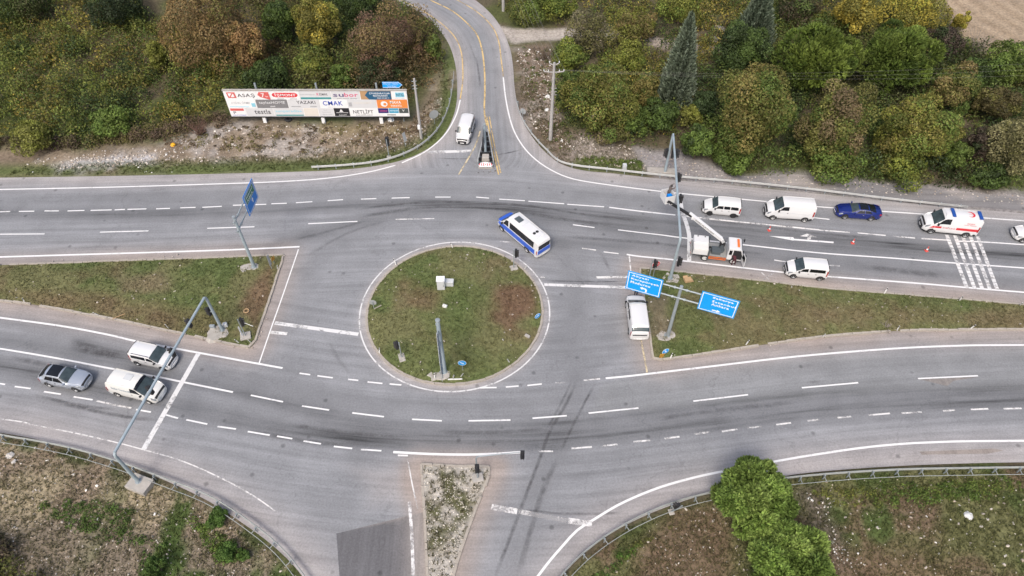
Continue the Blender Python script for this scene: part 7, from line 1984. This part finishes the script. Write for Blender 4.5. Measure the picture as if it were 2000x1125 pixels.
def pine(label, cx, cy, rx, ry, cols, n, tuft=.42, wid=.11, zc=None, nblob=40, group=None):
    """rounded pine: boughs of upright needle brushes"""
    p, r, v = solve_crown(cx, cy, rx, ry, zc, 1.2, .92)
    z0 = gz(p.x, p.y); t = thing('pine_tree', label, 'tree', (p.x, p.y, z0), 0, group)
    c = np.array([0, 0, p.z-z0])
    P, N, tn, bc, br = crown(c, r, v, nblob, n, cols, .3, -.25, .2, .06)
    P = np.repeat(P, 3, axis=0); N = unit(np.repeat(N, 3, axis=0)+np.array([0, 0, .5])); tn = np.repeat(tn, 3, axis=0)*RG.uniform(.8, 1.2, (len(P), 1))
    P = P+RG.normal(0, .05, P.shape)
    V, F, tt = leaf_quads(P, N, RG.uniform(.7, 1.3, len(P))*tuft, wid, tn, .35, up=.8)
    link('crown', fast_mesh('crown', V, F, M['leaf'], tt), t)
    trunk_mesh((0, 0, -.3), (0, 0, c[2]+v*.1), bc, max(.12, r*.06), M['bark'], t)
    return t
pine('round bright green pine at the bottom edge overhanging the lower right guardrail', 1472, 972, 84, 56, [(.080, .122, .028), (.135, .195, .046), (.18, .235, .066)], 11000, .46, .15, nblob=46)
pine('round bright green pine at the very bottom edge in front of its twin', 1542, 1098, 86, 68, [(.080, .122, .028), (.135, .195, .046), (.18, .235, .066)], 11000, .46, .15, nblob=46)
pine('left of two round dark green stone pines in the right-hand wood', 1597, 118, 80, 70, [(.042, .066, .015), (.075, .105, .020), (.115, .15, .030)], 9500, .55, .15, nblob=55)
pine('right of two round dark green stone pines in the right-hand wood', 1748, 120, 74, 72, [(.042, .066, .015), (.070, .10, .020), (.105, .14, .030)], 9300, .55, .15, nblob=55)
def cypress(label, base, top, wpx, cols, n):
    A = at(*base); A.z = gz(A.x, A.y); h = 5
    while True:
        h += .1
        q = Vector((A.x, A.y, A.z+h)); dpt = depth_at(q); py = 562.5-CAM_F*(A.y*sin(CAM_T)+(A.z+h-CAM_H)*cos(CAM_T))/dpt
        if py < top[1] or h > 22: break
    R_ = wpx*depth_at(Vector((A.x, A.y, A.z+h*.3)))/CAM_F
    t = thing('cypress_tree', label, 'tree', A)
    z = RG.beta(1.1, 1.7, n)*h; q = RG.uniform(0, 2*pi, n); f = z/h
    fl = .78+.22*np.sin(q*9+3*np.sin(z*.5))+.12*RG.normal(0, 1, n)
    rr = R_*np.minimum(1, (f+.05)*7)*(1-f)**.72*np.clip(fl, .45, 1.25)
    P = np.stack([rr*np.cos(q), rr*np.sin(q), z+.15], 1)
    N = unit(np.stack([np.cos(q), np.sin(q), np.full(n, 1.5)], 1))
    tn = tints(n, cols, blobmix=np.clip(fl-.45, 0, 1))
    V, F, tt = leaf_quads(P, N, RG.uniform(.4, .8, n), .16, tn, .25, up=.85)
    link('crown', fast_mesh('crown', V, F, M['leaf'], tt), t)
    b = MB(); b.tube([(0, 0, -.3), (0, 0, h*.9)], [.22, .04], 8); b.build('trunk', M['bark'], t, True)
cypress('tall slender blue green cypress in the right-hand wood', (1313, 212), (1330, 26), 38, [(.05, .066, .044), (.10, .125, .085), (.17, .20, .15)], 15000)
cypress('second blue green conifer at the top edge behind the dense dark tree', (1460, 105), (1474, -30), 44, [(.045, .06, .04), (.08, .105, .07), (.14, .165, .12)], 12000)
def bare_bush(label, px, n, h, spread, mat, up=.9):
    A = at(*px); A.z = gz(A.x, A.y); t = thing('bare_shrub', label, 'shrub', A)
    rs = random.Random(int(px[0])); b = MB()
    for i in range(n):
        q = rs.uniform(0, 2*pi); l = h*rs.uniform(.5, 1.1); d = Vector((cos(q)*spread*rs.random(), sin(q)*spread*rs.random(), up)).normalized()
        k = d*l*.55+Vector((rs.uniform(-.08, .08), rs.uniform(-.08, .08), .05))
        b.tube([(0, 0, -.1), k, d*l+Vector((rs.uniform(-.2, .2), rs.uniform(-.2, .2), 0))], [.03, .022, .01], 5)
        for j in range(2):
            e = k+Vector((rs.uniform(-.4, .4), rs.uniform(-.4, .4), rs.uniform(.2, .6)))*h*.35; b.tube([k, e], [.016, .007], 4)
    setp(b.build('branches', M[mat], t, True), kind='stuff'); return t
bare_bush('fan shaped reddish bare bush left of the billboard', (392, 262), 46, 2.6, 1.5, 'bark_red')
bare_bush('bare grey twiggy bush beside the ploughed field', (1900, 108), 50, 4.2, .9, 'bark_pale')
bare_bush('small white dead branch lying on the right median', (1728, 642), 9, 1.1, 1.3, 'bark_pale', .5)
bare_bush('bare brown bush at the top of the bank by the power pole', (1062, 118), 40, 2.2, 1.4, 'bark')

# ---------------------------------------------------------------- grass, stones, litter
def scatter(poly, n, ex=None, island=None, dmin=0.15):
    W = W2(poly, 1, False) if island is None else ISL[island]
    xs = [p[0] for p in W]; ys = [p[1] for p in W]
    x0, x1, y0, y1 = max(min(xs), -60), min(max(xs), 60), max(min(ys), 15), min(max(ys), 125)
    X = RG.uniform(x0, x1, n*4); Y = RG.uniform(y0, y1, n*4)
    ok = inpoly(X, Y, W)
    if island is not None: ok &= dpath(X, Y, W, True) > dmin
    else: ok &= road_dist(X, Y) > .35
    X, Y = X[ok][:n], Y[ok][:n]
    Z = isl_height(X, Y, island) if island is not None else gheight(X, Y)
    return X, Y, Z
def grass(name, label, X, Y, Z, col, h=.18, blades=4, wd=.035, jit=.35):
    n = len(X); k = np.repeat(np.arange(n), blades); m = len(k)
    hh = h*(.5+fbm(X, Y, 2.0, 131))[k]*RG.uniform(.5, 1.3, m)
    q = RG.uniform(0, 2*pi, m); bx, by = np.cos(q), np.sin(q)
    base = np.stack([X[k]+RG.normal(0, .06, m), Y[k]+RG.normal(0, .06, m), Z[k]-.02], 1)
    lean = np.stack([bx*hh*RG.uniform(.2, .9, m), by*hh*RG.uniform(.2, .9, m), hh], 1)
    sd = np.stack([-by, bx, np.zeros(m)], 1)*wd
    V = np.stack([base-sd, base+sd, base+lean*.6+sd*.8, base+lean-sd*.2], 1).reshape(-1, 3)
    t = col[k]*RG.uniform(1-jit, 1+jit, (m, 1))
    F = np.arange(4*m).reshape(m, 4)
    return setp(link(name, fast_mesh(name, V, F, M['grass'], np.repeat(t, 4, axis=0))), label, None, None, 'stuff')
for isl, n, lab in (('circle', 5200, 'short patchy grass on the round island'), ('left', 5600, 'short patchy grass on the left median'), ('right', 8200, 'short patchy grass on the right median')):
    X, Y, Z = scatter(None, n, island=isl)
    grass('grass', lab, X, Y, Z, turf_colour(X, Y, isl)*1.12, .13, 4, .035)
X, Y, Z = scatter(None, 300, island='tri')
grass('grass', 'sparse dry tufts on the gravel triangle', X, Y, Z, np.tile(np.array([.10, .095, .05]), (len(X), 1)), .2, 6, .03)
for poly, n, lab, h in (([(1080, 1140), (1200, 1040), (1300, 990), (1420, 965), (1560, 930), (2000, 912), (2050, 1140)], 9000, 'rough grass on the lower right field', .2),
                        ([(-20, 850), (150, 880), (330, 940), (480, 1030), (600, 1140), (-20, 1140)], 5200, 'thin dry grass on the lower left slope', .18),
                        ([(-50, 350), (300, 345), (620, 334), (760, 318), (850, 275), (885, 150), (860, 160), (800, 250), (600, 300), (-50, 330)], 3600, 'verge grass below the billboard bank', .22),
                        ([(1010, 100), (1080, 240), (1250, 310), (1260, 340), (1100, 325), (1020, 220)], 1500, 'verge grass beside the side road', .22)):
    X, Y, Z = scatter(poly, n)
    c = ground_colour(X, Y, road_dist(X, Y))
    c = mixc(c, np.full(len(X), .45), (.085, .095, .032))
    grass('grass', lab, X, Y, Z, c*1.1, h, 4, .04)
def stones(name, label, X, Y, Z, smin, smax, cols, power=2.5):
    n = len(X)
    s = smin+(smax-smin)*RG.random(n)**power
    base = np.array([(-1, -1, -1), (1, -1, -1), (1, 1, -1), (-1, 1, -1), (-.7, -.7, 1), (.7, -.7, 1), (.7, .7, 1), (-.7, .7, 1)], float)*.5
    v = base[None]*RG.uniform(.55, 1.25, (n, 8, 3))
    q = RG.uniform(0, 2*pi, n); c_, s_ = np.cos(q), np.sin(q)
    sx = RG.uniform(.7, 1.6, n)*s; sy = RG.uniform(.6, 1.1, n)*s; sz = RG.uniform(.3, .7, n)*s
    x = v[:, :, 0]*sx[:, None]; y = v[:, :, 1]*sy[:, None]; z = v[:, :, 2]*sz[:, None]
    V = np.stack([X[:, None]+x*c_[:, None]-y*s_[:, None], Y[:, None]+x*s_[:, None]+y*c_[:, None], Z[:, None]+z+sz[:, None]*.25], 2).reshape(-1, 3)
    f = np.array([(3, 2, 1, 0), (4, 5, 6, 7), (0, 1, 5, 4), (1, 2, 6, 5), (2, 3, 7, 6), (3, 0, 4, 7)])
    F = (f[None]+8*np.arange(n)[:, None, None]).reshape(-1, 4)
    t = np.repeat(tints(n, cols, jl=.15), 8, axis=0)
    return setp(link(name, fast_mesh(name, V, F, M['rubble'], t)), label, None, None, 'stuff')
STN = [(.20, .165, .13), (.27, .24, .21), (.35, .33, .30)]
for poly, n, lab, mx in (([(-20, 322), (150, 298), (330, 285), (450, 245), (800, 245), (862, 190), (868, 225), (800, 292), (640, 308), (300, 326)], 1300, 'loose stones and rubble on the bank below the billboard', .30),
                         ([(110, 330), (150, 308), (300, 300), (310, 320)], 420, 'grey gravel heap beside the upper left verge', .3),
                         ([(1010, 100), (1075, 95), (1100, 260), (1240, 290), (1270, 335), (1120, 312), (1040, 250)], 1100, 'loose stones on the bank beside the power pole', .28),
                         ([(1240, 295), (1330, 305), (1450, 345), (1560, 338), (1800, 362), (2000, 380), (2000, 400), (1500, 362), (1290, 345)], 700, 'gravel scattered along the old side road', .22),
                         ([(0, 860), (150, 890), (330, 945), (480, 1035), (600, 1140), (-20, 1140)], 950, 'pale stones scattered over the lower left slope', .19),
                         ([(1300, 1000), (1560, 950), (1640, 1000), (1700, 1140), (1150, 1140)], 380, 'pale stones around the lower right pines', .22),
                         ([(1600, 940), (2000, 925), (2020, 1140), (1650, 1140)], 320, 'pale stones in the lower right field', .26)):
    X, Y, Z = scatter(poly, n)
    stones('rubble', lab, X, Y, Z, .05, mx, STN)
X, Y, Z = scatter(None, 1500, island='tri'); stones('gravel', 'pale gravel covering the southern triangle', X, Y, Z, .03, .13, [(.20, .18, .15), (.31, .29, .25), (.42, .395, .35)], 1.6)
for isl, n in (('circle', 150), ('left', 140), ('right', 190)):
    X, Y, Z = scatter(None, n, island=isl); stones('rubble', {'circle': 'small pale stones on the round island', 'left': 'small pale stones on the left median', 'right': 'small pale stones on the right median'}[isl], X, Y, Z, .04, .20, STN)
def near_edge(isl, n, w_):
    P = ISL[isl]; rs = random.Random(9); out = []
    while len(out) < n:
        i = rs.randrange(len(P)); a = P[i]; b_ = P[(i+1) % len(P)]; t_ = rs.random(); out.append((a[0]+(b_[0]-a[0])*t_+rs.gauss(0, w_), a[1]+(b_[1]-a[1])*t_+rs.gauss(0, w_)))
    return np.array(out)
LIT = [(.45, .45, .43), (.55, .55, .54), (.48, .45, .41)]
for poly, n, lab in (([(-20, 335), (300, 290), (450, 245), (800, 245), (862, 190), (868, 225), (800, 298), (640, 318), (300, 340)], 80, 'white litter strewn on the bank below the billboard'),
                     ([(1000, 95), (1080, 95), (1100, 250), (1240, 290), (1130, 312), (1040, 250)], 80, 'white litter on the bank beside the power pole'),
                     ([(0, 860), (330, 945), (600, 1140), (-20, 1140)], 50, 'white litter on the lower left slope'),
                     ([(1570, 960), (1620, 955), (1690, 1100), (1640, 1100)], 60, 'white litter strewn beside the lower right pines'),
                     ([(1600, 930), (2000, 920), (2020, 1140), (1650, 1140)], 50, 'white litter in the lower right field')):
    X, Y, Z = scatter(poly, n); stones('litter', lab, X, Y, Z, .05, .26, LIT, 3)
def lump(label, px, s, mat='litter', name='rock'):
    A = at(*px); A.z = gz(A.x, A.y)+s*.15
    bm = bmesh.new(); bmesh.ops.create_icosphere(bm, subdivisions=2, radius=s)
    rs = random.Random(int(px[0]))
    for v in bm.verts: v.co *= rs.uniform(.75, 1.15); v.co.z *= .55
    me = bpy.data.meshes.new(name); bm.to_mesh(me); bm.free(); me.materials.append(M[mat])
    o = link(name, me); o.location = A; o.rotation_euler = (0, 0, rs.random()*6); return setp(o, label, name.replace('_', ' '))
lump('pale boulder in the lower right field', (1891, 1008), .38)
lump('pale boulder in the upper left corner of the lower left slope', (20, 890), .36, 'stone')
lump('small pale boulder below the larger one on the lower left slope', (28, 902), .24, 'stone')
lump('yellow plastic bag lying on the bank left of the billboard', (338, 283), .35, 'sign_yellow', 'plastic_bag')
lump('white plastic bag beside the power pole on the right bank', (1070, 190), .42, 'litter', 'plastic_bag')
lump('white plastic bag lower down the right bank near the power pole', (1068, 215), .34, 'litter', 'plastic_bag')
lump('white rubbish bag under the right end of the billboard', (763, 234), .45, 'litter', 'plastic_bag')
lump('white rubbish heap beside the dense dark tree in the wood', (1500, 58), .8, 'litter', 'rubbish_heap')
lump('grey rubbish heap right of the cypress', (1404, 58), .9, 'concrete', 'rubbish_heap')
lump('pale rubble heap below the grey rubbish heap in the wood', (1395, 80), .8, 'stone', 'rubbish_heap')
lump('pink white plastic scrap on the lower edge of the left median', (287, 632), .25, 'litter', 'plastic_bag')
# broken debris on the road before the chevron board
rs = random.Random(2); X = np.array([at(925+rs.random()*45, 318+rs.random()*22).x for _ in range(40)]); Y = np.array([at(0, 322+rs.random()*18).y for _ in range(40)])
stones('debris', 'dark broken debris scattered before the chevron board', X, Y, np.full(40, .01), .05, .22, [(.05, .05, .05), (.12, .11, .10)])
q = near_edge('left', 90, .25); stones('debris', 'crumbled kerb chips along the left median', q[:, 0], q[:, 1], np.full(90, .1), .04, .16, STN)
q = near_edge('right', 110, .25); stones('debris', 'crumbled kerb chips along the right median', q[:, 0], q[:, 1], np.full(110, .1), .04, .16, STN)
